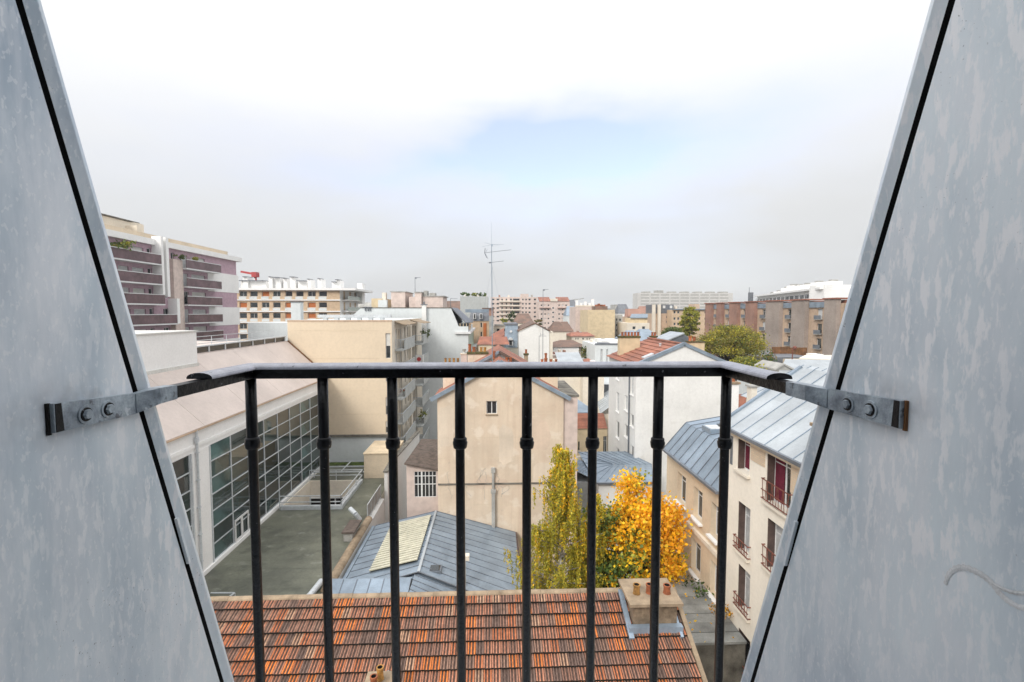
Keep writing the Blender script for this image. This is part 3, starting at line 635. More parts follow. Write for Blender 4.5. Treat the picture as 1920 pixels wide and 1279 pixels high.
# ridge tiles, verge, walls, rear slope
n_r = 38; rl = (TX1 - TX0) / n_r
for i in range(n_r):
    rb = MB(); x0 = TX0 + i * rl; x1 = x0 + rl - .006; rr = .075
    pts = [Vector((0, rr * 1.35 * math.cos(a), rr * math.sin(a))) for a in [math.pi * k / 6 for k in range(7)]]
    dz = random.uniform(-.006, .006)
    rb.ext([TR + Vector((x0, 0, .0 + dz)) + p for p in pts], (x1 - x0, 0, 0)); rb.build('ridge_tile', M['cap'], tiled)
vb = MB(); vb.bar(TR + Vector((TX1 + .05, 0, .02)), TR + Vector((TX1 + .05, 0, .02)) - us * (NR * TL), .12, .14, up=un); vb.build('verge', M['cap'], tiled)
hb = MB(); eave = TR - us * (NR * TL)
hb.ext([Vector((TX0, eave.y + .3, 0)), Vector((TX0, eave.y + .3, eave.z)), Vector((TX0, TR.y, TR.z - .12)), Vector((TX0, 17.0, 7.0)), Vector((TX0, 17.0, 0))], (TX1 - TX0, 0, 0)); hb.build('wall', M['mansbeige'], tiled)
rs = MB(); rs.ext([TR + Vector((TX0, 0, .0)), TR + Vector((TX1, 0, 0)), Vector((TX1, 17.3, 6.9)), Vector((TX0, 17.3, 6.9))], (0, 0, -.08)); rs.build('rear_slope', M['redtile'], tiled)
def roofz(y): return TR.z - (TR.y - y) * math.tan(SL)
M['dirtycap'] = pmat('dirty_shaded_render', (.26, .19, .125), rough=.95, var=.35, scale=3.5, streak=.9, stain=(.05, .04, .03))  # dirt, with the shadowed front's darkness put into the same colour
# flat-capped chimney near the ridge
cz = 10.93
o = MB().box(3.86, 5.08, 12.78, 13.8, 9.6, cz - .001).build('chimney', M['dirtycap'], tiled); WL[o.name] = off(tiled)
cb = MB(); cb.box(3.72, 5.2, 12.62, 13.92, cz, cz + .08); cb.build('chimney_cap', M['cap'], o)
fl = MB(); fl.box(3.70, 5.2, 12.60, 12.775, roofz(12.6) - .1, roofz(12.7) + .2); fl.bar((3.74, 12.5, roofz(12.5) + .06), (3.74, 13.75, roofz(13.75) + .06), .14, .12, up=un); fl.bar((5.13, 12.5, roofz(12.5) + .06), (5.13, 13.75, roofz(13.75) + .06), .08, .12, up=un); fl.build('lead_flashing', M['zinc'], o)
pots(tiled, o, [(4.05, 13.15, .1, .27, M['pot_y']), (4.42, 13.17, .095, .26, M['pot']), (4.64, 13.2, .085, .18, M['brown']), (4.92, 13.14, .105, .24, M['pot'])], cz + .08)
# chimney with a line of pots running towards the eave
cz2 = P(708, 1235, X=-2.72).z
o2 = MB().box(-2.98, -2.42, 9.4, 11.2, 8.0, 10.3).build('chimney', M['cap'], tiled); WL[o2.name] = off(tiled)
MB().box(-3.03, -2.37, 9.35, 11.26, 10.301, 10.37).build('chimney_cap', M['cap'], o2)
pots(tiled, o2, [(-2.68, 11.0, .085, .3, M['pot_y']), (-2.76, 10.72, .085, .3, M['pot']), (-2.82, 10.42, .095, .27, M['pinkr']), (-2.84, 10.12, .1, .27, M['pot'])], 10.37)
vp = MB(); vx, vy = P(727, 1265, Z=10.0).x, P(727, 1265, Z=10.0).y
vp.cyl((vx, vy, 8.8), (vx, vy, 9.95), .05, .05, 12); vp.cyl((vx, vy, 9.95), (vx, vy, 10.06), .085, .06, 12); vp.build('vent_pipe', M['metal_w'], tiled)

# ------------------------------------------------------------------ school with the glass wall
SX = -16.0
school = thing('glass_walled_hall', 'long white hall with a gridded glass wall and pale pink sloping roof', 'building', (-18, 34, 0))
y0, y1 = 12.0, 46.9; zt = 11.5; zb = 4.62; ez = 12.75
cols = [27.6 + 2.14 * k for k in range(10)]; rowz = [zb + .12 + (zt - zb - .12) * k / 7 for k in range(8)]
colsB = [25.75 - 2.14 * k for k in range(4)][::-1]
hb = MB()
hb.box(SX - .25, SX - .02, y0, y1, zt, ez - .12)                        # fascia
hb.box(SX - .25, SX + .04, y0, y1, zt - .02 + .25, zt + .42)            # string course
hb.box(SX - .3, SX, 25.9, 27.42, zb - .4, zt - .001); hb.box(SX - .3, SX, y0, colsB[0] - .1, zb - .4, zt - .001)
hb.box(SX - .28, SX + .1, y0, y1, 4.2, zb + .1); hb.box(SX - .3, SX - .06, cols[-1] + .06, y1, zb, zt - .002)
hb.build('wall', M['white2'], school)
bk = MB(); bk.box(SX - 3.2, SX - 3.0, y0, y1, 4, 12); bk.build('back_wall', M['concrete'], school)
fbm = MB()
for k in range(1, 3): fbm.box(SX - 3.0, SX - .3, y0, y1 - .1, zb + 2.3 * k - .25, zb + 2.3 * k)
fbm.build('floor_slab', M['concrete'], school)
for bay, cs in (('a', cols), ('b', colsB)):
    mu = MB()
    for c in cs: mu.box(SX - .14, SX - .03, c - .035, c + .035, zb + .1, zt)
    for rz in rowz: mu.box(SX - .13, SX - .035, cs[0], cs[-1], rz - .03, rz + .03)
    mu.box(SX - .15, SX + .02, cs[0] - .16, cs[0] - .036, zb + .1, zt); mu.box(SX - .15, SX + .02, cs[-1] + .036, cs[-1] + .14, zb + .1, zt)
    mu.build('glazing_grid', M['metal_w'], school)
    pm = {}
    for i in range(len(cs) - 1):
        for j in range(7):
            k = 'p'
            if k not in pm:
                pb = MB(); pb.box(-.012, .012, -1.03, 1.03, -.455, .455); q = pb.build('pane', M['glass_t'], None); pm[k] = q.data; bpy.data.objects.remove(q)
            if 'q' not in pm:
                pb = MB(); pb.box(-.012, .012, -1.03, 1.03, -.455, .455); q = pb.build('pane', M['glass_teal'], None); pm['q'] = q.data; bpy.data.objects.remove(q)
            k = 'q' if (i * 5 + j * 3 + (i * j) % 4) % 6 == 0 else 'p'
            q = bpy.data.objects.new('pane', pm[k]); COL.objects.link(q); q.parent = school
            q.location = Vector((SX - .09, (cs[i] + cs[i + 1]) / 2, (rowz[j] + rowz[j + 1]) / 2)) - off(school)
            q.rotation_euler.z = random.uniform(-.012, .012); q.rotation_euler.y = random.uniform(-.012, .012)
# low door window with white frame
px_w = [P(p, 985, X=SX + .02) for p in (441, 467)]
dw = MB(); yA, yB = px_w[0].y, px_w[1].y
for a, b_ in ((yA, (yA + yB) / 2), ((yA + yB) / 2, yB)):
    dw.box(SX - .03, SX + .03, a, a + .1, zb + .12, zb + 1.5); dw.box(SX - .03, SX + .03, b_ - .1, b_, zb + .12, zb + 1.5); dw.box(SX - .028, SX + .028, a + .1, b_ - .1, zb + 1.38, zb + 1.5); dw.box(SX - .028, SX + .028, a + .1, b_ - .1, zb + .12, zb + .24)
dw.build('opening_light', M['frame'], school)
dp = MB(); dp.cyl((SX + .1, 26.2, zb), (SX + .1, 26.2, zt + 1.2), .06, n=10); dp.box(SX + .03, SX + .17, 26.1, 26.3, zt + .5, zt + .8)
for k in range(5): dp.box(SX, SX + .17, 26.12, 26.28, zb + .8 + k * 1.5, zb + .86 + k * 1.5)
dp.build('downpipe', M['metal_w'], school)
RX, RZ = -19.6, 16.2; ns = 7
for i in range(ns):
    a = y0 + (y1 - y0) * i / ns; c = y0 + (y1 - y0) * (i + 1) / ns - .02
    rb = MB(); rb.ext([(SX + .12, a, ez), (SX + .12, c, ez), (RX, c, RZ), (RX, a, RZ)], (-.06, 0, -.1)); rb.build('roof_panel', M['pinkroof'], school)
eb = MB(); eb.box(SX - .1, SX + .15, y0, y1, ez - .12, ez - .03); eb.build('eave_trim', M['tan'], school)
vg = MB(); vg.bar((SX + .14, y1 - .05, ez + .06), (RX, y1 - .05, RZ + .06), .14, .1); vg.build('verge', M['wood'], school)
tb = MB(); tb.box(RX - 9, RX - .05, 32.2, y1, RZ - .6, RZ + .04); tb.build('flat_top', M['pinkroof'], school)
MB().box(RX - 9.2, RX - 9, 12, y1, 0, RZ - .6).build('rear_wall', M['white'], school)
for i in range(7):
    a = 32.4 + i * 2.05; MB().box(RX - .3, RX - .2, a, a + 1.9, RZ + .05, RZ + .42).build('clerestory_pane', M['glass_d'], school)
    MB().box(RX - .31, RX - .16, a + 1.9, a + 2.04, RZ + .04, RZ + .44).build('clerestory_post', M['metal_w'], school)
MB().box(RX - .36, RX - .12, 32.3, 46.8, RZ + .441, RZ + .52).build('clerestory_top', M['metal_w'], school)
rl_ = MB()
for k in range(8): rl_.cyl((RX - 1.2, 32.5 + k * 2, RZ), (RX - 1.2, 32.5 + k * 2, RZ + 1.05), .025, n=6)
for z in (.55, 1.05): rl_.bar((RX - 1.2, 32.5, RZ + z), (RX - 1.2, 46.6, RZ + z), .04, .04)
rl_.build('safety_rail', M['metal_w'], school)
pr = MB(); pr.box(-24, -19.0, 12, 31.7, 14.0, 17.75); pr.build('plant_room', M['white2'], school)
pt_ = MB(); pt_.box(-24.1, -18.93, 12, 31.78, 17.751, 17.83); pt_.box(-19, -18.9, 12, 31.72, 15.5, 15.75); pt_.build('plant_room_trim', M['shutter'], school)

# ------------------------------------------------------------------ deck (low annexe), light well, hatch, boxes, parapet
DZ = 4.5; DX1 = -8.9
deck = thing('flat_roofed_annexe', 'low annexe with a wet grey-green flat roof beside the glass wall', 'building', (-12, 30, 0))
wa = [P(548, 945, Z=DZ), P(634, 945, Z=DZ), P(683, 880, Z=DZ), P(600, 893, Z=DZ)]
WY0, WY1 = 35.6, 41.0; WX0, WX1 = -15.6, -11.5
db = MB(); zc = DZ
for x0, x1, a, c in ((SX + .11, DX1, 10, WY0), (SX + .11, WX0, WY0, WY1), (WX1, DX1, WY0, WY1), (SX + .11, DX1, WY1, 46.9)): db.poly([(x0, a, zc), (x1, a, zc), (x1, c, zc), (x0, c, zc)])
db.build('roof_deck', M['deck'], deck)
for k in range(33):
    a = 14 + k * 1.0; c = min(a + 1.02, 46.85)
    for x0, x1 in (((SX + .115, DX1 - .11),) if c < WY0 - .4 or a > WY1 + .3 else ((WX1 + .4, DX1 - .11),)):
        b = MB(); b.poly([(x0, a, zc + .012), (x1, a, zc + .012), (x1, c, zc + .005), (x0, c, zc + .005)]); b.build('bitumen_strip', M['deck'], deck)
wl = MB()
wl.box(WX0 - .1, WX0, WY0, WY1, 0.5, DZ + .15); wl.box(WX1, WX1 + .1, WY0, WY1, .5, DZ + .15); wl.box(WX0 - .1, WX1 + .1, WY1, WY1 + .1, .5, DZ + .15); wl.box(WX0 - .1, WX1 + .1, WY0 - .1, WY0, .5, DZ + .15)
wl.box(SX, DX1, 9.9, 10, 0, DZ); wl.box(DX1 - .1, DX1, 10, 46.9, 0, DZ - .02)
wl.build('light_well', M['cream'], deck)
MB().box(WX0, WX1, WY0, WY1, 1.0, 1.1).build('light_well_floor', M['matt_black'], deck)
gb = MB()
for k in range(5): gb.box(WX0 + k * 1.05, WX0 + k * 1.05 + .08, WY1 - .25, WY1 - .15, 1.1, 3.3)
for z in (1.2, 2.2, 3.2): gb.box(WX0, WX1, WY1 - .26, WY1 - .14, z, z + .09)
gb.build('light_well_window', M['frame'], deck); MB().box(WX0, WX1, WY1 - .12, WY1 - .08, 1.1, 3.2).build('light_well_pane', M['matt_black'], deck)
gr = thing('light_well_railing', 'pale galvanised railing around the light well on the flat roof', 'railing', (-13.3, 37, DZ))
rb = MB()
cor = [(WX0 - .1, WY0 - .25), (WX1 + .25, WY0 - .25), (WX1 + .25, WY1 + .2), (WX0 - .1, WY1 + .2)]
for (ax, ay), (bx, by) in zip(cor, cor[1:]):
    for z in (.55, 1.0): rb.bar((ax, ay, DZ + z), (bx, by, DZ + z), .06, .06)
    n_ = max(2, int(math.hypot(bx - ax, by - ay) / 1.5))
    for k in range(n_ + 1): rb.bar((ax + (bx - ax) * k / n_, ay + (by - ay) * k / n_, DZ), (ax + (bx - ax) * k / n_, ay + (by - ay) * k / n_, DZ + 1.0), .05, .05, up=(1, 0, 0))
rb.build('rail', M['metal_w'], gr)
kb = MB(); kb.box(WX0, WX1 + .35, WY0 - .34, WY0 - .11, DZ, DZ + .28); kb.box(WX1 + .11, WX1 + .34, WY0 - .1, WY1, DZ, DZ + .28); kb.build('kerb', M['metal_w'], gr)
cg = thing('roof_frame', 'white metal frame lying across the far end of the flat roof', 'metal frame', (-13, 43, DZ))
fb = MB()
for y in (42.2, 43.7, 45.2): fb.bar((-15.8, y, DZ + .5), (-10.9, y, DZ + .5), .09, .09)
for x in (-15.7, -13.4, -11.0): fb.bar((x, 42.2, DZ + .5), (x, 45.2, DZ + .5), .08, .08)
for x in (-15.7, -11): 
    for y in (42.2, 45.2): fb.bar((x, y, DZ), (x, y, DZ + .5), .07, .07, up=(1, 0, 0))
fb.build('bars', M['metal_w'], cg)
ms = MB(); ms.box(-15.7, -10.2, 45.4, 46.85, DZ + .002, DZ + .05); ms.build('moss_patch', M['mossgreen'], kind='stuff')
# beige plant box and white parapet wall
bx = thing('beige_plant_box', 'beige box-shaped roof structure with a pale peeling lid beside the white parapet', 'roof box', (-10, 40, DZ))
q0, q1 = P(683, 897, Z=DZ), P(775, 897, Z=DZ)
by0 = q0.y; bzt = P(683, 850, Y=by0).z; MB().box(q0.x, -8.62, by0, 46.0, DZ, bzt - .09).build('box_body', M['mansbeige'], bx)
MB().box(q0.x - .06, -8.6, by0 - .06, 46.05, bzt - .089, bzt).build('lid', pmat('peeling_membrane', (.72, .58, .4), var=.14, scale=.8, streak=0), bx)
print('box', q0, q1)
pw = thing('parapet_wall', 'white parapet wall with a mossy coping stepping down along the flat roof', 'wall', (DX1 + .1, 40, 0))
PXL, PXR = DX1 - .0, DX1 + .32
pk = lambda y: -8.58 + (y - 37.6) * .066
pb = MB(); pb.ext([(pk(37.6), 37.6, 0), (pk(37.6), 37.6, 6.45), (pk(38.6), 38.6, 6.6), (pk(39.4), 39.4, 6.8), (pk(49), 49, 6.8), (pk(49), 49, 0)], (.26, 0, 0)); pb.box(PXL, PXR, 24.0, 37.59, 0, 4.35); pb.build('wall', M['white'], pw)
pc = MB()
for a, c in (((37.5, 6.46), (38.6, 6.61)), ((38.6, 6.61), (39.4, 6.81)), ((39.4, 6.81), (49, 6.81))): pc.bar((pk(a[0]) + .13, a[0], a[1] + .05), (pk(c[0]) + .13, c[0], c[1] + .05), .4, .1)
pc.build('coping', M['dirty'], pw)
for k in range(9):
    a = 24.6 + k * .98; cb = MB(); pts = [Vector((PXL + .16 + .26 * math.cos(t), 0, 4.5 + .26 * math.sin(t))) for t in [math.pi * i / 6 for i in range(7)]]
    cb.ext([p + Vector((0, a, 0)) for p in pts], (0, .975, 0)); cb.build('coping_tile', M['cap'], pw)
gw = thing('parapet_railing', 'thin grey metal railing on the parapet above the zinc workshop roof', 'railing', (PXR, 36, 4.4))
gb = MB()
for k in range(5): gb.bar((PXL + .05, 33.5 + k * 1.0, 4.35), (PXL + .05, 33.5 + k * 1.0, 5.5), .04, .04, up=(1, 0, 0))
for z in (4.5, 5.5): gb.bar((PXL + .05, 33.5, z), (PXL + .05, 37.5, z), .05, .05)
gb.build('rail', M['metal_w'], gw); MB().box(PXL + .03, PXL + .05, 33.55, 37.45, 4.55, 5.45).build('mesh_panel', M['concrete'], gw)
ht = thing('roof_hatch', 'dark brown lidded hatch box on the flat roof by the coping', 'roof hatch', (-9.6, 31, DZ))
h0 = P(640, 1000, Z=5.1); hx0, hy0 = h0.x, h0.y
MB().box(hx0 + .1, PXL - .05, hy0 + .1, hy0 + 1.7, DZ, 5.05).build('hatch_body', M['concrete'], ht)
MB().box(hx0, PXL + .1, hy0, hy0 + 1.85, 5.051, 5.15).build('lid', M['leantile'], ht)
print('hatch', h0)
for nm, pl, lab in (('vent_pipe', [(-9.3, 33.2, 4.6), (-9.55, 33.0, 5.1), (-10.0, 33.3, 5.35)], 'white elbow vent pipe standing by the end of the parapet railing'),
                    ('drain_pipe', [P(705, 1015, X=-8.85), P(620, 1098, Z=4.3), P(572, 1110, Z=4.55)], 'white drain pipe ending on the flat roof next to the tile ridge')):
    t = thing(nm, lab, 'pipe', tuple(pl[0])); b = MB()
    if nm == 'drain_pipe': pl = [Vector((-9.15, 25.2, 4.75)), Vector((-9.3, 23.9, 4.7)), Vector((-9.9, 23.4, 4.65))]
    for a, c in zip(pl, pl[1:]): b.cyl(a, c, .16, n=12)
    b.build('pipe', M['metal_w'], t)
lr = thing('corner_guardrail', 'short white guard rail at the near corner of the flat roof', 'railing', (-14, 24.5, DZ))
b = MB(); c0, c1 = P(395, 1112, Z=DZ + .2), P(440, 1112, Z=DZ + .2); b.bar(c0, c1, .06, .06); b.bar(c1, c1 + Vector((-.3, -1.0, 0)), .06, .06); b.bar(c1 - Vector((0, 0, .2)), c1, .05, .05, up=(1, 0, 0)); b.build('rail', M['metal_w'], lr)

# ------------------------------------------------------------------ zinc workshop
ws = thing('zinc_workshop', 'courtyard workshop with a grey zinc standing-seam roof and cream corrugated rooflight', 'workshop', (-3.5, 28, 0))
rx, rzz = -4.0, 5.2; ya, yb_ = 25.1, 32.95
zinc_slope(ws, (1.5, ya - 1.2, 3.6), (1.5, yb_, 3.6), (rx, yb_, rzz), (rx, ya, rzz), 12, M['zinc'], rows=3, seammat=M['zinc_dark'])
zinc_slope(ws, (-8.15, yb_, 4.25), (-8.15, ya - .4, 4.25), (rx, ya, rzz), (rx, yb_, rzz), 11, M['zinc'], rows=1, seammat=M['zinc_dark'])
zinc_slope(ws, (-8.45, 20.5, 4.0), (-4.3, 20.5, 4.0), (-4.3, 24.55, 5.18), (-8.45, 24.55, 5.18), 6, M['zinc'], rows=1, seammat=M['zinc_dark'])
MB().box(-8.45, -4.25, 24.56, 24.7, 3, 5.16).build('end_wall', M['zinc'], ws)
zinc_slope(ws, (1.5, 20.0, 3.2), (1.5, 23.85, 3.45), (-4.2, 24.9, 5.15), (-4.25, 22.5, 5.0), 6, M['zinc'], rows=1, seammat=M['zinc_dark'])
wb = MB(); wb.box(-8.2, 1.35, 20.6, 32.9, 0, 3.2); wb.ext([(-8.2, ya - .3, 3.2), (-8.1, ya - .3, 3.9), (rx, ya - .3, 5.05), (1.3, ya - .3, 3.45), (1.3, ya - .3, 3.2)], (0, 7.6, 0), 1); wb.build('wall', [M['mansbeige'], M['zinc']], ws)
rd = MB(); rd.bar((rx, ya, rzz + .03), (rx, yb_, rzz + .03), .14, .08); rd.build('ridge_strip', M['zinc_wet'], ws)
ed = MB(); ed.bar((1.56, ya - 1.2, 3.55), (1.56, yb_, 3.55), .12, .14); ed.build('gutter', M['brown'], ws)
eg = MB(); eg.bar((-8.3, 24.8, 4.2), (-8.3, yb_, 4.2), .2, .1); eg.build('left_gutter', M['zinc'], ws)
def lsl(x): return 4.25 + (x + 8.15) / (rx + 8.15) * (rzz - 4.25)
nr_ = 22
cs_ = MB(); xa, xb = -6.9, -4.25; na = 12
pl_y0, pl_y1 = 26.2, 32.2
for k in range(nr_ * 2):
    y_ = pl_y0 + (pl_y1 - pl_y0) * k / (nr_ * 2); y2 = pl_y0 + (pl_y1 - pl_y0) * (k + 1) / (nr_ * 2); h0_, h1_ = (.07, .13) if k % 2 else (.13, .07)
    cs_.poly([(xa, y_, lsl(xa) + h0_), (xa, y2, lsl(xa) + h1_), (xb, y2, lsl(xb) + h1_), (xb, y_, lsl(xb) + h0_)], 0)
cs_.build('corrugated_rooflight', M['polyd'], ws)
for k in range(21):
    y_ = pl_y0 + (pl_y1 - pl_y0) * (k + .5) / 21; b = MB(); b.bar((xa, y_, lsl(xa) + .15), (xb, y_, lsl(xb) + .15), .13, .07); b.build('corrugation', M['poly'], ws)
sk = P(816, 1075, Z=4.75); s2 = MB(); s2.box(sk.x - .35, sk.x + .35, sk.y - .35, sk.y + .35, 4.4, 5.05); sk_o = s2.build('skylight', M['zinc_dark'], ws); WL[sk_o.name] = off(ws)
s3 = MB(); s3.box(sk.x - .27, sk.x + .27, sk.y - .27, sk.y + .27, 5.052, 5.07); s3.build('pane', M['glass'], sk_o)
vt = P(863, 1100, X=-1.7); b = MB(); vx_, vy_ = -1.62, 25.0; b.box(vx_ - .12, vx_ + .12, vy_ - .12, vy_ + .12, 3.8, 5.9); b.box(vx_ - .32, vx_ + .32, vy_ - .18, vy_ + .18, 5.9, 6.15); b.build('vent_stack', M['cream'], ws)

M['pinkpatch'] = pmat('pinkish_plaster', (.67, .53, .41), var=.1, scale=.6, streak=.6, stain=(.5, .38, .28), fine=.012); M['palepatch'] = pmat('pale_plaster', (.71, .60, .475), var=.1, scale=.5, streak=.7, stain=(.52, .4, .3), fine=.012)
# ------------------------------------------------------------------ beige gable house (centre)
gh = thing('gable_house', 'weathered beige gable-ended house with blue verge flashing behind the zinc workshop', 'house', (.5, 38, 0))
GX0, GX1, GA, GZ, GS = -3.85, 4.85, .45, 15.5, 13.15; GY0, GY1 = 33.0, 37.2
b = MB(); holes = [(P(912, 765, Y=GY0).x - GX0, P(932, 765, Y=GY0).x - GX0, P(920, 777, Y=GY0).z, P(920, 752, Y=GY0).z)]
wall_holes(b, (GX0, GY0, 0), (1, 0, 0), GX1 - GX0, GS, holes, .2)
b.poly([(GX0, GY0, GS), (GX1, GY0, GS), (GA, GY0, GZ)])
b.poly([(GX0, GY1, 0), (GX0, GY0, 0), (GX0, GY0, GS), (GX0, GY1, GS)]); b.poly([(GX1, GY0, 0), (GX1, GY1, 0), (GX1, GY1, GS), (GX1, GY0, GS)]); b.poly([(GX1, GY1, 0), (GX0, GY1, 0), (GX0, GY1, GS), (GA, GY1, GZ), (GX1, GY1, GS)])
b.build('wall', M['gable'], gh, recalc=False)
hx = holes[0]; window(gh, (GX0 + (hx[0] + hx[1]) / 2, GY0 + .13, hx[2]), (1, 0, 0), hx[1] - hx[0], hx[3] - hx[2], 'casement')
MB().box(GX0 + hx[0] - .06, GX0 + hx[1] + .06, GY0 - .05, GY0 + .1, hx[2] - .09, hx[2] - .002).build('sill', M['cap'], gh)
lz = P(900, 907, Y=GY0).z
b = MB(); b.box(GX0, GX1 - .9, GY0 - .07, GY0, lz - .05, lz + .05); b.build('ledge', M['dirty'], gh)
def gslope(xe, ze, seg, mat, y0_, y1_, xr, zr_, par, name='roof_slope', th=.1):
    b = MB(); b.ext([(xe, y0_, ze), (xe, y1_, ze), (xr, y1_, zr_), (xr, y0_, zr_)], (0, 0, th)); return b.build(name, mat, par)
sl_ = (GZ - GS) / (GA - GX0)
gslope(GX0 - .35, GS - .35 * sl_, 0, M['redtile'], GY0 - .05, GY1 + .1, GA, GZ, gh); gslope(GX1 + .35, GS - .35 * (GZ - GS) / (GX1 - GA), 0, M['redtile'], GY0 - .05, GY1 + .1, GA, GZ, gh)
for xe in (GX0 - .45, GX1 + .45):
    ze = GS - .45 * sl_; b = MB(); b.bar((xe, GY0 - .12, ze + .1), (GA, GY0 - .12, GZ + .12), .24, .26); b.build('verge_flashing', M['zinc_blue'], gh)
dp = MB(); fx = P(925, 940, Y=GY0).x; b = MB(); b.box(fx - .12, fx + .12, GY0 - .26, GY0, 3.6, 6.6); b.cyl((fx, GY0 - .12, 6.6), (fx, GY0 - .12, 8.0), .09, n=10); b.box(fx - .17, fx + .17, GY0 - .3, GY0, 6.5, 6.72); b.box(fx - .14, fx + .14, GY0 - .22, GY0, 7.9, 8.25); b.build('flue_pipe', M['concrete'], gh)
for zz_, xa_, xb_ in ((10.35, GX0, GX1), (8.9, GX0, 2.2), (12.0, -2.0, GX1), (5.6, GX0, 3.0)): MB().box(xa_, xb_, GY0 - .006, GY0, zz_ - .012, zz_ + .012).build('plaster_joint', M['mansbeige'], gh)
for xa_, xb_, za_, zb2_, mt_ in ((2.0, 3.9, 9.3, 11.6, 'pinkpatch'), (.35, 1.35, 8.4, 11.2, 'palepatch'), (-3.8, -2.7, 9.6, 12.6, 'palepatch'), (-1.2, 1.0, 6.7, 7.5, 'pinkpatch'), (2.6, 4.8, 6.0, 8.6, 'palepatch')):
    n_ = 18; cx_, cz_ = (xa_ + xb_) / 2, (za_ + zb2_) / 2; b = MB(); b.ext([(cx_ + (xb_ - xa_) / 2 * math.copysign(abs(math.cos(t_)) ** .5, math.cos(t_)) * random.uniform(.85, 1.08), GY0 - .004, cz_ + (zb2_ - za_) / 2 * math.copysign(abs(math.sin(t_)) ** .5, math.sin(t_)) * random.uniform(.85, 1.08)) for t_ in [k * 2 * math.pi / n_ for k in range(n_)]], (0, .004, 0)); b.build('plaster_patch', M[mt_], gh)
iv = MB()
for k in range(16):
    x = random.choice((random.uniform(-3.5, -2.0), random.uniform(-1.2, .6))); p = Vector((x, GY0 - .012, lz + random.uniform(-1.2, .3)))
    for s in range(7):
        q = p + Vector((random.uniform(-.18, .18), 0, random.uniform(.02, .26) * (1 if k % 3 else -1))); iv.bar(p, q, .014, .014, up=(0, 1, 0)); p = q
iv.build('dead_ivy_stems', M['concrete'], gh)
sw = MB(); sw.box(GX1 + .003, 5.85, GY0 + .15, GY1 + 3, 0, 13.1); sw.build('side_wall', M['pinkr'], gh); MB().box(GX1 + .0, 5.95, GY0 + .1, GY1 + 3, 13.102, 13.25).build('mossy_top', M['dirty'], gh)
# chimneys standing on it
def rpx(px, Y): return P(px, 680, Y=Y).x
YA = 36.2; xa, xb = rpx(831, YA), rpx(863, YA); za = P(846, 682, Y=YA).z
chimney(gh, xa, xb, YA - .3, YA + .4, 11.5, za - .16, M['gable'], M['moss'], [(xa + .17 + k * (xb - xa - .34) / 3, YA, .09, .42, M['pot_y']) for k in range(4)], cap_h=.16, over=.12)
YF = 36.5; xa, xb = rpx(1013, YF), rpx(1045, YF); za = P(1030, 683, Y=YF).z
chimney(gh, xa, xb, YF - .3, YF + .4, 11.5, za - .16, M['mansbeige'], M['moss'], [(xa + .14, YF, .11, .38, M['pot']), (xa + .42, YF, .14, .45, M['pot']), (xa + .42, YF, .1, .85, M['pot']), (xa + .82, YF, .11, .38, M['pot']), (xb - .1, YF, .11, .38, M['pot'])], cap_h=.16, over=.1)
YD = 36.9; xa, xb = rpx(946, YD), rpx(961, YD); za = P(953, 682, Y=YD).z
chimney(gh, xa, xb, YD - .3, YD + .3, 13.5, za - .16, M['concrete'], M['moss'], [(xa + .17, YD, .12, .48, M['pot']), (xb - .15, YD, .12, .48, M['pot'])], cap_h=.18, over=.1)
YC = 36.6; xa, xb = rpx(922, YC), rpx(930, YC); za = P(926, 674, Y=YC).z
chimney(gh, xa, xb, YC - .25, YC + .25, 14.6, za - .1, M['slate'], M['moss'], [((xa + xb) / 2, YC, .13, .62, M['pot'])], cap_h=.12, over=.04)

def flatbox(name, label, cat, x0, x1, y0, y1, z1, mat, z0=0, group=None):
    t = thing(name, label, cat, ((x0 + x1) / 2, (y0 + y1) / 2, z0), group)
    MB().box(x0, x1, y0, y1, z0, z1).build('wall', mat, t); return t
def pxr(px, Y): return P(px, 600, Y=Y).x
def pzr(py, Y, px=925): return P(px, py, Y=Y).z

# ------------------------------------------------------------------ lean-to with the barred window, left of the gable
lt = thing('lean_to', 'small cream lean-to with a dark tiled roof and barred window against the gable wall', 'lean-to', (-5.5, 36, 0))
ly0, ly1 = 33.6, 41.5; lx0, lx1 = P(762, 880, Y=ly0).x, GX0 - .003
zL, zRr = P(762, 868, Y=ly0).z, P(820, 880, Y=ly0).z
zLb = P(790, 825, Y=ly1).z
b = MB(); wx0, wx1 = P(777, 905, Y=ly0).x - lx0, P(818, 905, Y=ly0).x - lx0; wz0, wz1 = P(800, 932, Y=ly0).z, P(800, 884, Y=ly0).z
wall_holes(b, (lx0, ly0, 0), (1, 0, 0), lx1 - lx0, min(zL, zRr) - .05, [(wx0, wx1, wz0, wz1)], .15)
b.poly([(lx0, ly0, min(zL, zRr) - .05), (lx1, ly0, min(zL, zRr) - .05), (lx1, ly0, zRr), (lx0, ly0, zL)]); b.poly([(lx0, ly1, 0), (lx0, ly0, 0), (lx0, ly0, zL), (lx0, ly1, zLb)])
b.build('wall', M['pinkr'], lt, recalc=False)
wmb = MB(); n_ = 6
for k in range(n_ + 1): xx = lx0 + wx0 + (wx1 - wx0) * k / n_; wmb.box(xx - .025 - (.03 if k == 2 else 0), xx + .025 + (.03 if k == 2 else 0), ly0 + .02, ly0 + .07, wz0, wz1)
for f_ in (0, .5, .82, 1): wmb.box(lx0 + wx0, lx0 + wx1, ly0 + .025, ly0 + .065, wz0 + (wz1 - wz0) * f_ - .025, wz0 + (wz1 - wz0) * f_ + .025)
wf = wmb.build('window_bars', M['frame'], lt); WL[wf.name] = off(lt)
MB().box(lx0 + wx0, lx0 + wx1, ly0 + .1, ly0 + .13, wz0, wz1).build('pane', M['glass_d'], wf)
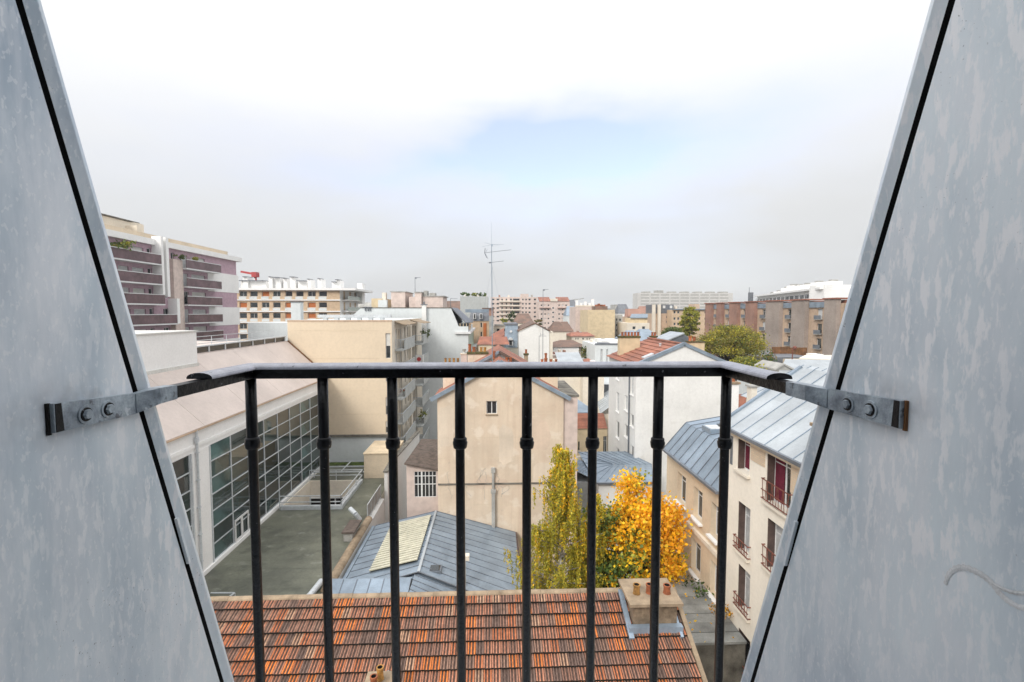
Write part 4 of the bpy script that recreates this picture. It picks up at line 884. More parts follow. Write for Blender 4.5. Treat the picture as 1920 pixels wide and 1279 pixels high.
b = MB(); b.ext([(lx0 - .1, ly0 - .25, zL - .05), (lx1, ly0 - .25, zRr - .05), (lx1, ly1, zLb - .1), (lx0 - .1, ly1, zLb)], (0, 0, .1)); b.build('roof', M['leantile'], lt)

# ------------------------------------------------------------------ red roofed house behind the gable
rh = thing('red_roof_house', 'red tiled house with white gable and brown chimney stack behind the beige gable', 'house', (1, 50, 0))
ry = 37.5; ax = pxr(936, ry); az = pzr(662, ry)
xl, xr_ = pxr(868, ry), pxr(1000, ry); zl, zr_ = pzr(697, ry), pzr(698, ry)
b = MB(); b.ext([(xl, ry, 0), (xr_, ry, 0), (xr_, ry, zr_), (ax, ry, az), (xl, ry, zl)], (0, 7, 0)); b.build('wall', M['white2'], rh)
for (xe, ze), nm in (((xl, zl), 'l'), ((xr_, zr_), 'r')):
    b = MB(); b.ext([(xe, ry - .2, ze + .05), (xe, ry + 7, ze + .05), (ax, ry + 7, az + .05), (ax, ry - .2, az + .05)], (0, 0, .14)); b.build('roof_slope', M['redtile'], rh)
    vb_ = MB(); vb_.bar((xe, ry - .25, ze + .1), (ax, ry - .25, az + .12), .2, .2); vb_.build('verge', M['zinc_blue'] if nm == 'l' else M['browntile'], rh)
YB = 40.0; xa, xb = pxr(877, YB), pxr(914, YB); za = pzr(661, YB)
chimney(rh, xa, xb, YB - .4, YB + .4, 8, za - .1, M['gable'], M['moss'], [(xa + .15, YB, .13, .65, M['pot']), (xa + .5, YB, .14, .42, M['pot']), (xa + 1.1, YB, .12, .38, M['pot_y']), (xa + 1.4, YB, .12, .38, M['pot_y'])], cap_h=.16, over=.08)
xa2, xb2 = pxr(864, YB), pxr(875.5, YB); za2 = pzr(664, YB)
ch = chimney(rh, xa2, xb2, YB - .35, YB + .35, 8, za2, M['pinkr'], M['gable'], [], cap_h=.06, over=.05)
cw = MB(); xm = (xa2 + xb2) / 2; cw.cyl((xm, YB, za2), (xm, YB, za2 + .2), .2, .1, 8); cw.cyl((xm, YB, za2 + .2), (xm, YB, za2 + .42), .1, .17, 8); cw.build('cowl', M['concrete'], ch)

# ------------------------------------------------------------------ beige block with balconies
bb = thing('balcony_block', 'beige apartment block with a blank front and grey balconies down its right side', 'apartment block', (-14, 56, 0))
by = 47.0; bx0, bx1 = P(540, 650, Y=by).x, P(735, 650, Y=by).x; bz = P(640, 601, Y=by).z; bl = P(640, 815, Y=by).z; BY1 = 66.5
wins = []
for a, c in ((625, 672), (680, 716), (745, 778), (790, 812)): wins.append((723, 732, a, c, 'blindtop'))
_, out, O, u = px_facade(bb, 'Y', by, bx0, bx1, bl, bz, wins, M['beige'], '-Y')
b = MB(); b.box(bx0, bx1, by + .01, by + 1, DZ - 4.4, bl - .2); b.build('base_wall', M['greywhite'], bb)
b = MB(); b.box(bx0, bx1 + .1, by - .22, by + .3, bl - .2, bl - .002); b.build('ledge', M['dirty'], bb)
sx = bx1; hs = 2.46; ztop = P(745, 641, X=sx + .9).z
b = MB(); b.poly([(bx0, by, bz), (bx1, by, bz), (bx1, BY1, bz), (bx0, BY1, bz)]); b.poly([(bx0, BY1, 0), (bx0, by, 0), (bx0, by, bz), (bx0, BY1, bz)]); b.build('flat_roof', M['greywhite'], bb, recalc=False)
wins = []
for k in range(6):
    z = ztop - .95 - hs * k
    for yc, w_, st in ((by + 2.2, .9, 'shut'), (by + 3.4, .9, 'gold'), (by + 4.5, .9, 'plain'), (by + 6.8, .8, 'casement'), (by + 8.6, .8, 'casement'), (by + 11.6, .9, 'plain'), (by + 12.8, .9, 'gold'), (by + 14.2, 1.0, 'plain')):
        wins.append((yc - by, z - 0 + (.8 if 'casement' == st else 0.05), w_, 1.25 if st == 'casement' else 1.95, st))
facade(bb, (sx, by, 0), (0, 1, 0), BY1 - by, bz, wins, M['cream'])
M['gold_blind'] = M['gold']
for k in range(6):
    z = ztop - .95 - hs * k
    for ya_, yb2, pr_ in ((by + 1.3, by + 8.8, .75), (by + 10.3, by + 16.0, 1.35)):
        s_ = MB(); s_.box(sx + .003, sx + pr_, ya_, yb2, z - .18, z); o = s_.build('balcony', M['balc'], bb); WL[o.name] = off(bb)
        p_ = MB(); p_.box(sx + pr_ - .06, sx + pr_ + .02, ya_ + (1.2 if k % 2 == 0 else 0), yb2 + .02, z - .2, z + .88); p_.build('front_panel', M['balc'], o)
        e_ = MB(); e_.bar((sx + .05, ya_ + .03, z + .95), (sx + pr_, ya_ + .03, z + .95), .05, .05); e_.bar((sx + pr_ - .02, ya_, z + .95), (sx + pr_ - .02, yb2, z + .95), .07, .07)
        for q in range(7): e_.bar((sx + .05 + (pr_ - .1) * q / 6, ya_ + .03, z), (sx + .05 + (pr_ - .1) * q / 6, ya_ + .03, z + .93), .025, .025, up=(1, 0, 0))
        e_.build('guard_rail', M['metal_w'], o)
    MB().box(sx + .003, sx + .25, by + 9.2, by + 10.0, z - .2, z + 2.2).build('pier', M['cream'], bb)
aw = MB(); aw.ext([(sx, by + 1.3, bz - .15), (sx + 1.1, by + 1.3, bz - .5), (sx + 1.1, by + 8.6, bz - .5), (sx, by + 8.6, bz - .15)], (0, 0, .06)); aw.ext([(sx, by + 10.2, bz - .15), (sx + 1.7, by + 10.2, bz - .55), (sx + 1.7, by + 16, bz - .55), (sx, by + 16, bz - .15)], (0, 0, .06)); aw.build('awning', M['cap'], bb)
b = MB(); b.bar((bx0 + 2.5, by + 1.2, bz + .4), (bx1 - .3, by + 1.2, bz + .4), .5, .3); 
for k in range(6): b.box(bx0 + 3 + k * 1.1, bx0 + 3.4 + k * 1.1, by + 1.0, by + 1.4, bz, bz + .3)
b.build('roof_duct', M['metal_w'], bb)
b = MB(); b.ext([(bx0, by - .03, bz - .12), (bx1 + .03, by - .03, bz - .12), (bx1 + .03, by - .03, bz + .04), (bx0, by - .03, bz + .04)], (0, .2, 0)); b.build('coping', M['tan'], bb)
for zz_ in (P(640, 620, Y=by).z, P(640, 672, Y=by).z, P(640, 733, Y=by).z, P(640, 777, Y=by).z):
    MB().box(bx0, bx1 - 1.2, by - .012, by, zz_ - .02, zz_ + .02).build('joint_line', M['mansbeige'], bb)
# board with a red mark hung on a balcony
z = ztop - .95 - hs; sg = thing('hanging_board', 'small white board with a round red mark hung on a far balcony rail', 'board', (sx + 1.45, by + 10.8, z))
MB().box(sx + 1.4, sx + 1.44, by + 10.2, by + 11.2, z + .05, z + 1.1).build('board', M['frame'], sg)
b = MB(); b.cyl((sx + 1.0, by + 10.28, z + .6), (sx + 1.0, by + 10.24, z + .6), .25, n=12); b.box(sx + .6, sx + 1.4, by + 10.285, by + 10.3, z + .1, z + 1.1, 1); b.build('red_mark', [M['redmetal'], M['frame']], sg)
def bush(name, label, c, r, mats, n, size, seed, squash=1.0, cat='plant', group=None, trunk=None):
    t = thing(name, label, cat, (c[0], c[1], c[2] - r * squash), group)
    g = np.random.default_rng(seed); k = max(6, int(n / 60)); cs = g.normal(size=(k, 3)); cs /= np.linalg.norm(cs, axis=1)[:, None]; cs *= (g.random(k) ** .4)[:, None] * .8
    pts = cs[g.integers(0, k, n)] + g.normal(size=(n, 3)) * .17
    pts = pts * np.array([r, r, r * squash]) + np.array(c)
    mid = np.clip((g.random(n) * len(mats)).astype(int), 0, len(mats) - 1)
    leaves('foliage', pts, size * (.6 + .8 * g.random(n)), mid, mats, t, seed=seed)
    b = MB(); zb_ = trunk if trunk is not None else c[2] - r * squash
    b.cyl((c[0], c[1], zb_), (c[0], c[1], c[2]), max(.02, r * .05), max(.01, r * .03), 7); b.build('stem', M['trunk'], t)
    return t
bush('balcony_plant', 'leafy green plant on the top balcony of the beige block', (sx + 1.2, by + 14.5, ztop + .1), .75, [LM['green'], LM['moss']], 350, .16, 21)
bush('balcony_plant', 'bright green plant filling a middle balcony of the beige block', (sx + 1.1, by + 12, ztop - hs * 4 + .1), .8, [LM['lime'], LM['moss']], 350, .16, 22)
bush('balcony_plant', 'red flowering pot plant on a left balcony of the beige block', (sx + .5, by + 1.9, ztop - hs * 2 - .2), .3, [leafmat('red_flower', (.35, .03, .04)), LM['green']], 120, .1, 23)

# ------------------------------------------------------------------ tall white blank building with mansard and green side
wy = 68.0; wt = thing('white_blank_building', 'tall building with a blank pale grey-white wall, slate mansard and green right side', 'building', (-10, 74, 0))
X0, X1 = pxr(655, wy), pxr(878, wy); zt_ = pzr(578, wy); xm_ = pxr(846, wy); zs = pzr(606, wy); xs_ = pxr(868, wy)
b = MB(); b.ext([(X0, wy, 0), (X1, wy, 0), (X1, wy, pzr(612, wy)), (xs_ - .6, wy, pzr(612, wy)), (xm_, wy, zt_), (X0 + 1.6, wy, zt_), (X0, wy, zt_ - 1.4)], (0, 14, 0)); b.build('wall', M['greywhite'], wt)
b = MB(); b.box(X0 + 1.5, xm_ + .05, wy - .06, wy + .3, zt_ + .002, zt_ + .12); b.build('coping', M['dirty'], wt)
b = MB(); b.ext([(xm_, wy - .05, zt_ + .02), (xs_ + .4, wy - .05, zs), (xs_ + .9, wy + 12, zs - .2), (xm_, wy + 12, zt_)], (.1, 0, .08)); b.build('mansard_slope', M['slate'], wt)
b = MB(); b.box(xs_ - .9, xs_ + .8, wy + .12, wy + 7, pzr(622, wy), zs - .02); o = b.build('dormer_wall', M['glass_d'], wt); 
fbm = MB()
for k in range(4): fbm.box(xs_ - .9 + k * .45, xs_ - .82 + k * .45, wy + .04, wy + .119, pzr(622, wy), zs - .03)
fbm.build('dormer_posts', M['yellowb'], wt)
b = MB(); b.box(xs_ - 1.1, X1 + .35, wy - .3, wy + 18, pzr(626, wy), pzr(622, wy) - .002); b.build('balcony_ledge', M['frame'], wt)
gx = X1 + .02; wins = []
for k in range(3):
    for j in range(6): wins.append((1.6 + j * 2.6, pzr(655, wy) - 3.0 * k, 1.3, 1.9, ('shut', 'casement', 'plain')[j % 3]))
facade(wt, (gx, wy + .4, 0), (0, 1, 0), 17.5, pzr(627, wy), wins, M['greenw'])
for k in range(4): MB().box(gx, gx + .7, wy + .5, wy + 17.5, pzr(655, wy) - 3 * k - .5, pzr(655, wy) - 3 * k - .3).build('balcony_slab', M['balc'], wt)
xa, xb = pxr(791, wy - .5), pxr(799, wy - .5); MB().box(xa, xb, wy - .5, wy - .003, pzr(640, wy), pzr(572, wy)).build('chimney_breast', M['white'], wt)
b = MB(); b.box(xa - .15, xb + .15, wy - .6, wy + .1, pzr(572, wy) + .002, pzr(570.5, wy)); b.cyl(((xa + xb) / 2, wy - .3, pzr(571, wy)), ((xa + xb) / 2, wy - .3, pzr(566, wy)), .12, n=8); b.build('chimney_cap', M['slate'], wt)
b = MB()
for px in (686, 691, 695): b.cyl((pxr(px, wy), wy - .1, pzr(583, wy)), (pxr(px, wy), wy - .1, pzr(576, wy)), .1, n=8)
b.box(pxr(681, wy), pxr(698, wy), wy - .3, wy + .3, pzr(576.5, wy), pzr(575.5, wy)); b.build('flue_row', M['slate'], wt)
b = MB(); b.cyl((pxr(700, wy), wy - .12, pzr(596, wy)), (pxr(700, wy), wy - .02, pzr(596, wy)), .38, n=16); b.cyl((pxr(700, wy), wy - .14, pzr(595, wy)), (pxr(700, wy), wy - .125, pzr(595, wy)), .26, n=16, m=1); b.build('round_window', [M['slate'], M['glass']], wt)

# pink rooftop volumes behind it
ry_ = 84.0
pk = thing('pink_rooftop_block', 'pink-beige rooftop block with chimney and flat overhanging cap above the white wall', 'building', (-12, 88, 0))
for x0, x1, yt, ym in ((734, 760, 548, 0), (767, 781, 557, .2), (792, 830, 556, .4), (779, 791, 549, -.4)):
    MB().box(pxr(x0, ry_), pxr(x1, ry_), ry_ + ym, ry_ + 8, 0, pzr(yt, ry_)).build('wall', M['pinkr'], pk)
for x0, x1, yt, ym in ((732, 762, 547, -.1), (790, 833, 555, .2), (778, 792, 548, -.6)): MB().box(pxr(x0, ry_), pxr(x1, ry_), ry_ + ym, ry_ + 8, pzr(yt + 1, ry_) + .003, pzr(yt, ry_) + .05).build('roof_cap', M['concrete'], pk)
b = MB(); b.box(pxr(793, ry_), pxr(800, ry_), ry_ + 1, ry_ + 3, pzr(556, ry_), pzr(545, ry_)); b.box(pxr(804, ry_), pxr(815, ry_), ry_ + 1, ry_ + 3, pzr(556, ry_), pzr(549, ry_)); b.build('roof_plant', M['concrete'], pk)
yb2 = thing('yellow_rooftop_block', 'small pale yellow rooftop block with a square chimney left of the pink volumes', 'building', (-20, 90, 0))
MB().box(pxr(697, ry_), pxr(718, ry_), ry_, ry_ + 8, 0, pzr(560, ry_)).build('wall', M['yellowb'], yb2); MB().box(pxr(717, ry_), pxr(724, ry_), ry_, ry_ + 1, 0, pzr(549, ry_)).build('chimney', M['cream'], yb2)
MB().box(pxr(712, ry_), pxr(728, ry_), ry_ - 1, ry_ - .1, 0, pzr(563, ry_)).build('white_volume', M['greywhite'], yb2)

# ------------------------------------------------------------------ mauve apartment block at the left
PXX = -48.0; mv = thing('mauve_block', 'mauve and white apartment block with long smoked-glass balconies', 'apartment block', (-56, 78, 0))
Ya, Yb = 55.0, P(446, 600, X=PXX).y; ztp = 28.6
def my(px): return P(px, 600, X=PXX).y
def mz(px, py): return P(px, py, X=PXX).z
fl = [mz(375, y) for y in (493, 524, 556, 589, 621)]; hs2 = (fl[0] - fl[4]) / 4
zf = [fl[0] - hs2 * k for k in range(-1, 9)]
wins = []
for k, z in enumerate(zf):
    zb_ = z - 1.3
    if zb_ < .5 or zb_ + 2.1 > ztp: continue
    for px0, px1, st in ((205, 222, 'plain'), (226, 246, 'curtain'), (252, 275, 'shut' if k % 2 else 'curtain'), (281, 289, 'plain'), (307, 318, 'casement'), (325, 331, 'plain'), (342, 356, 'curtain' if k % 3 else 'plain'), (362, 388, 'shut' if k % 2 else 'curtain')):
        a, c = my(px0), my(px1); wins.append(((a + c) / 2 - Ya, zb_ + (.9 if px1 - px0 < 13 else .05), c - a, 1.25 if px1 - px0 < 13 else 2.0, st))
facade(mv, (PXX, Ya, 0), (0, 1, 0), my(392) - Ya, ztp, wins, M['purple'], depth=.25)
ys, ye = my(392), Yb
bands = [mz(420, y) for y in (485, 513, 548, 576, 610, 636, 668)]
pz = ztp
for k, z in enumerate(bands): MB().box(PXX - .4, PXX + .001 + (.06 if k % 2 == 0 else 0), ys + .01, ye + (0 if k % 2 else .6), z, pz - .004).build('wall_band', M['purple'] if k % 2 == 1 else M['white2'], mv); pz = z
MB().box(PXX - .4, PXX, ys + .01, ye, 0, pz - .004).build('wall_band', M['greywhite'], mv)
MB().box(PXX - 14, PXX - .45, Ya, Yb, 0, ztp - .1).build('core', M['purple'], mv)
b = MB(); b.box(PXX - 14, PXX + .5, Ya, Yb + 1.2, ztp - .2, ztp + .6); b.build('cornice', M['white2'], mv)
b = MB(); b.box(PXX - 13, PXX - .4, Ya, Yb - 2, ztp + .602, ztp + 1.35); b.build('attic', M['mansbeige'], mv)
a, c = my(226), my(268); b = MB(); b.box(PXX - 8, PXX - 3, a - 6, c + 4, ztp + 1.3, ztp + 3.0); b.cyl((PXX - 5, c + 4, ztp + 1.3), (PXX - 5, c + 4, ztp + 3.05), 2.4, n=18); b.build('stair_tower', M['cream'], mv)
b = MB(); b.box(PXX - 8.2, PXX - 2.8, a - 6.1, c + 4.2, ztp + 3.06, ztp + 3.2); b.build('tower_cap', M['dirty'], mv)
MB().box(PXX - 3, PXX - 1.5, my(285), my(292), ztp + 1.3, ztp + 2.4).build('chimney', M['cream'], mv)
M_bal = [(0, 197, 292), (1, 197, 292), (2, 197, 294), (3, 197, 318), (4, 197, 296), (5, 197, 296), (0, 338, 404), (1, 338, 404), (2, 338, 404), (3, 338, 404), (4, 338, 404), (5, 338, 404)]
for k, a, c in M_bal:
    z = fl[0] - hs2 * k; y_a, y_c = (my(a) if a > 200 else Ya), my(c)
    zz_ = z if a > 200 else z - .0
    s_ = MB(); s_.box(PXX + .003, PXX + 1.3, y_a, y_c, zz_ - 1.5, zz_ - 1.32); o = s_.build('balcony', M['frame'], mv); WL[o.name] = off(mv)
    MB().box(PXX + 1.2, PXX + 1.28, y_a, y_c, zz_ - 1.31, zz_ - .06).build('smoked_panel', M['brown_glass'], o)
    MB().box(PXX + 1.18, PXX + 1.32, y_a - .02, y_c + .02, zz_ - .058, zz_ + .03).build('top_rail', M['frame'], o)
    MB().box(PXX + .05, PXX + 1.19, y_c - .06, y_c, zz_ - 1.31, zz_ - .06).build('end_panel', M['brown_glass'], o)
for px0, px1, k0, k1 in ((290, 294, -.9, 1.6), (299, 304, -.9, 1.7), (316, 321, 2.2, 3.1), (320, 338, 0.1, 3.6)): MB().box(PXX + .002, PXX + (1.35 if px1 - px0 < 10 else .7), my(px0), my(px1), fl[0] - hs2 * k1 - 1.1, fl[0] - hs2 * k0 + .1).build('fin_wall', M['white2'] if px1 - px0 < 10 else M['pinkr'], mv)
bush('terrace_shrubs', 'row of green shrubs on the top terrace of the mauve block', (PXX + .8, my(222), fl[0] + .35), 2.2, [LM['green'], LM['moss'], LM['olive']], 700, .35, 31, squash=.4)
bush('terrace_shrubs', 'small shrub at the right-hand top balcony of the mauve block', (PXX + .8, my(333), fl[0] + .35), .8, [LM['green'], LM['moss']], 220, .25, 32, squash=.7)
bush('terrace_shrubs', 'yellowing plant under the awning of the mauve block', (PXX + .8, my(362), fl[0] + .25), .8, [LM['lime'], LM['olive']], 200, .25, 33, squash=.6)

# ------------------------------------------------------------------ beige and orange-blind block behind
OY = 119.0; ob = thing('orange_blind_block', 'beige apartment block with orange blinds and dark windows in rows', 'apartment block', (-48, 124, 0))
ox0, ox1 = pxr(440, OY), pxr(638, OY); zo = pzr(545, OY)
rows = [(546, 556), (567, 577), (587, 597), (607, 617), (627, 637)]; cols_ = [(449, 463), (469, 483), (491, 505), (512, 526), (535, 548), (555, 569), (577, 592), (598, 613)]
wins = []; styles = {(0, 2): 'orange', (1, 0): 'orange', (1, 4): 'orange', (1, 6): 'orange', (2, 4): 'orange', (2, 6): 'orange'}
for r_, (a, c) in enumerate(rows):
    for k, (p, q) in enumerate(cols_): wins.append((p, q, a, c, styles.get((r_, k), 'plain' if (r_ + k) % 3 else 'curtain' if (r_ * k) % 4 == 1 else 'casement')))
px_facade(ob, 'Y', OY, ox0, ox1, 0, zo, wins, M['peach'], '-Y', depth=.3)
for r_, (a, c) in enumerate(rows):
    z = pzr(c + .5, OY)
    for p, q in cols_: MB().box(pxr(p, OY), pxr(q, OY), OY - .04, OY - .001, pzr(c + 5.5, OY), z - .02).build('spandrel', M['greywhite'], ob)
    MB().box(ox0, ox1 + .2, OY - .3, OY - .045, pzr(c + 8, OY), pzr(c + 6, OY)).build('floor_band', M['white2'], ob)
MB().box(ox0, ox1, OY + .5, OY + 16, 0, zo - .1).build('core', M['peach'], ob)
MB().box(ox0, ox1 + 4, OY - .8, OY + 16, zo + .001, pzr(541, OY)).build('cornice', M['white2'], ob)
sxo = ox1 + .01; w2 = []
for r_ in range(4):
    for yc in (3.5, 8.5, 13): w2.append((yc, pzr(561, OY) - 2.75 * r_, 1.4, 2.0, 'orange' if r_ == 1 else 'plain'))
facade(ob, (sxo, OY, 0), (0, 1, 0), 16, zo, w2, M['white2'])
for r_ in range(4):
    z = pzr(562, OY) - 2.75 * r_; MB().box(sxo + .01, sxo + 1.5, OY + 1.5, OY + 15, z - .2, z).build('balcony_slab', M['white2'], ob); MB().box(sxo + 1.42, sxo + 1.48, OY + 1.5, OY + 15, z + .003, z + .95).build('glass_panel', pmat('green_glass', (.4, .5, .46), rough=.2, var=.1, scale=.3) if r_ == 0 else bpy.data.materials['green_glass'], ob)
MB().box(sxo + .6, sxo + 1.9, OY + 13, OY + 15.5, zo - 3, pzr(532, OY + 13)).build('chimney', M['white2'], ob)
for px0, px1, yt in ((505, 511, 521), (512, 524, 522), (528, 535, 523), (544, 553, 521), (557, 574, 528), (577, 582, 525), (596, 602, 524), (622, 632, 530), (629, 637, 526), (450, 498, 528), (457, 466, 521)):
    MB().box(pxr(px0, OY + 4), pxr(px1, OY + 4), OY + 4 + random.random() * 2, OY + 8, pzr(545, OY), pzr(yt, OY + 4)).build('roof_stack', M['white2'], ob)
    MB().box(pxr(px0 + 1, OY + 4), pxr(px1 - 1, OY + 4), OY + 3.8, OY + 7, pzr(yt, OY + 4) + .003, pzr(yt - 1.4, OY + 4)).build('stack_cowl', M['slate'], ob)
cr_ = thing('red_crane', 'red rooftop crane jib and cabin beyond the mauve block', 'crane', (pxr(470, 150), 150, 20)); b = MB()
b.bar((pxr(455, 150), 150, pzr(511, 150)), (pxr(478, 150), 150, pzr(515, 150)), .6, .6); b.box(pxr(477, 150), pxr(486, 150), 149, 151, pzr(521, 150), pzr(512, 150)); b.box(pxr(480, 150), pxr(483, 150), 149.6, 150.4, 0, pzr(521, 150)); b.build('jib', M['redmetal'], cr_)
# low white-grey walls between
lw = flatbox('white_garden_wall', 'long blank white-grey wall between the pale pink roof and the beige block', 'building', pxr(464, 80), pxr(548, 80), 80, 90, pzr(605, 80), M['greywhite'])
wc = flatbox('white_chimney_slab', 'tall white chimney slab standing in front of the orange-blind block', 'chimney', pxr(546, 66), pxr(564, 66), 66, 67, pzr(567, 66), M['greywhite'])
MB().box(pxr(545, 66), pxr(565, 66), 65.9, 67.1, pzr(567, 66) + .002, pzr(565.5, 66)).build('cap', M['slate'], wc)

# ------------------------------------------------------------------ white gable house at the right
wg = thing('white_gable_house', 'tall white gable house with a red tile roof and zinc verge at the right', 'house', (16.5, 48, 0))
wy0, wy1 = 42.0, 52.0; gx0, gx1 = P(1193, 685, Y=wy0).x, P(1368, 685, Y=wy0).x; gxa, gza = P(1283, 648, Y=wy0).x, P(1283, 648, Y=wy0).z; gze = P(1193, 686, Y=wy0).z
b = MB(); b.poly([(gx0, wy0, 0), (gx1, wy0, 0), (gx1, wy0, gze), (gxa, wy0, gza), (gx0, wy0, gze)]); b.poly([(gx1, wy0, 0), (gx1, wy1, 0), (gx1, wy1, gze), (gx1, wy0, gze)]); b.poly([(gx1, wy1, 0), (gx0, wy1, 0), (gx0, wy1, gze), (gxa, wy1, gza), (gx1, wy1, gze)]); b.build('gable_wall', M['white'], wg, recalc=False)
wins = []
for px0, px1, ys_ in ((1155, 1161, ((700, 712), (736, 772), (790, 822), (840, 870))), (1171, 1177, ((742, 770), (796, 820), (852, 872))), (1182, 1188, ((698, 740), (777, 800), (835, 858)))):
    for a, c in ys_: wins.append((px0, px1, a, c, 'curtain' if a < 760 else 'plain'))
px_facade(wg, 'X', gx0, wy0, wy1, 0, gze, wins, M['white'], '-X', depth=.2, sill=M['white2'])
dpx = P(1179, 780, X=gx0 - .1).y; b = MB(); b.cyl((gx0 - .1, dpx, 1), (gx0 - .1, dpx, gze), .07, n=8); b.build('downpipe', M['zinc_dark'], wg)
n_t = 8
for side, xe in ((-1, gx0 - .3), (1, gx1 + .3)):
    ze = gze - .3 * (gza - gze) / (gxa - gx0)
    for i in range(n_t):
        a, c = i / n_t, (i + 1) / n_t; e = Vector((xe, 0, ze)); r_ = Vector((gxa, 0, gza)); p, q = e.lerp(r_, a), e.lerp(r_, c)
        b = MB(); b.ext([(p.x, wy0 + .25, p.z + .13), (p.x, wy1 + .1, p.z + .13), (q.x, wy1 + .1, q.z + .06), (q.x, wy0 + .25, q.z + .06)], (0, 0, -.05)); b.build('tile_course', M['redtile'], wg)
for xe in (gx0 - .45, gx1 + .45):
    b = MB(); b.bar((xe, wy0 + .05, gze - .1), (gxa, wy0 + .05, gza + .14), .36, .3); b.build('verge_flashing', M['zinc_blue'], wg)
rb = MB(); rb.bar((gxa, wy0 + .2, gza + .15), (gxa, wy1, gza + .15), .25, .12); rb.build('ridge', M['redtile'], wg)
Yc = 49.5; xa, xb = pxr(1161, Yc), pxr(1199, Yc); zc_ = pzr(634, Yc)
chimney(wg, xa, xb, Yc - .3, Yc + .5, 12, zc_, M['yellowb'], M['moss'], [(xa + .35 + k * .33, Yc, .13, .4, M['pot']) for k in range(6)], cap_h=.2, over=.06)
Yc = 52.3; xa, xb = pxr(1221, Yc), pxr(1231, Yc); zc_ = pzr(633, Yc)
chimney(wg, xa, xb, Yc - .2, Yc + .3, 14, zc_, M['brickred'], M['moss'], [(xa + .15, Yc, .13, .4, M['pot']), (xb - .15, Yc, .13, .4, M['pot'])], cap_h=.15, over=.1)
Yc = 47.0; xa, xb = pxr(1291, Yc), pxr(1319, Yc); zc_ = pzr(642.5, Yc)
chimney(wg, xa, xb, Yc - .4, Yc + .4, 14, zc_, M['yellowb'], M['moss'], [(xa + .2, Yc, .16, .5, M['pot']), (xa + .6, Yc, .16, .45, M['pot'])], cap_h=.1, over=.1)
b = MB(); s0 = P(1238, 650, Y=45.5); b.cyl((s0.x, 45.5, s0.z - .5), (s0.x, 45.5, s0.z + .25), .09, n=8); b.cyl((s0.x, 45.5, s0.z + .25), (s0.x, 45.5, s0.z + .33), .14, n=8); b.build('vent_pipe', M['metal_w'], wg)
def gsl(x): return gze + (x - gx0) / (gxa - gx0) * (gza - gze)
x0_, x1_ = gx0 + 1.0, gx0 + 1.9; b = MB(); b.ext([(x0_, 43.0, gsl(x0_) + .2), (x0_, 43.8, gsl(x0_) + .2), (x1_, 43.8, gsl(x1_) + .2), (x1_, 43.0, gsl(x1_) + .2)], (0, 0, -.12)); b.build('roof_window', M['metal_w'], wg)

# ------------------------------------------------------------------ cream building at the right, windows with rusty balconies
FX = 10.0
cb_ = thing('cream_apartment_house', 'cream apartment house with pale zinc roof, brown shutters and rusty balconettes', 'apartment house', (14, 15, 0))
CY0, CY1 = 8.5, 20.25; CE = 14.1
M['creambrick'] = pmat('cream_wall', (.82, .76, .66), var=.05, scale=.5, streak=.16, stain=(.55, .48, .4), fine=.02)
wins = []
for a, c, st in ((820, 886, 'maroon'), (946, 1040, 'blue'), (1066, 1150, 'curtain'), (1188, 1270, 'dark'), (1310, 1390, 'dark')): wins.append((1383, 1406, a, c, st))
for a, c, st in ((846, 955, 'maroon'), (986, 1085, 'blue'), (1120, 1210, 'curtain'), (1255, 1345, 'dark')): wins.append((1437, 1484, a, c, st))
_, wo_, O_, u_ = px_facade(cb_, 'X', FX, CY0, CY1, 0, CE, wins, M['creambrick'], '-X', depth=.34, sill=M['cream'], sill_d=.14)
for xc, z, w_, h_, st in wo_:
    yL = CY1 - (xc - w_ / 2)
    # folded shutter in the left reveal, iron balconette
    MB().box(FX - .0 + .02, FX + .32, yL - .05, yL - .004, z + .02, z + h_ - .02).build('shutter', M['brown'], cb_)
    if z < 10.4 or w_ > 1.3:
        yR = CY1 - (xc + w_ / 2); b = MB(); zt2 = z + (.55 if w_ < 1.3 else .8)
        for zz_ in (z + .08, zt2 * .5 + z * .5, zt2): b.bar((FX - .12, yR - .12, zz_), (FX - .12, yL + .12, zz_), .03, .03)
        n_ = 9
        for k in range(n_ + 1): y_ = yR + (yL - yR) * k / n_; b.bar((FX - .12, y_, z + .08), (FX - .12, y_ + (.06 if k % 2 else -.06), zt2), .016, .016, up=(0, 1, 0))
        for y_ in (yR - .1, yL + .1): b.bar((FX - .12, y_, zt2), (FX + .02, y_, zt2), .03, .03); b.bar((FX - .12, y_, z + .08), (FX + .02, y_, z + .08), .03, .03)
        b.build('balconette', M['rust'], cb_)
b = MB(); b.box(FX + .3, FX + 9, CY0, CY1, 0, CE - .05); b.box(FX, FX + 9, CY1 - .002, CY1 + .0, 0, CE); b.build('core', M['creambrick'], cb_)
bm_ = bpy.data.materials.new('cream_brick'); bm_.use_nodes = True; t_ = bm_.node_tree; bk_ = t_.nodes.new('ShaderNodeTexBrick'); bk_.inputs['Scale'].default_value = 1; bk_.inputs['Brick Width'].default_value = .22; bk_.inputs['Row Height'].default_value = .075; bk_.inputs['Mortar Size'].default_value = .012
bk_.inputs['Color1'].default_value = (.66, .5, .34, 1); bk_.inputs['Color2'].default_value = (.56, .42, .29, 1); bk_.inputs['Mortar'].default_value = (.5, .44, .36, 1)
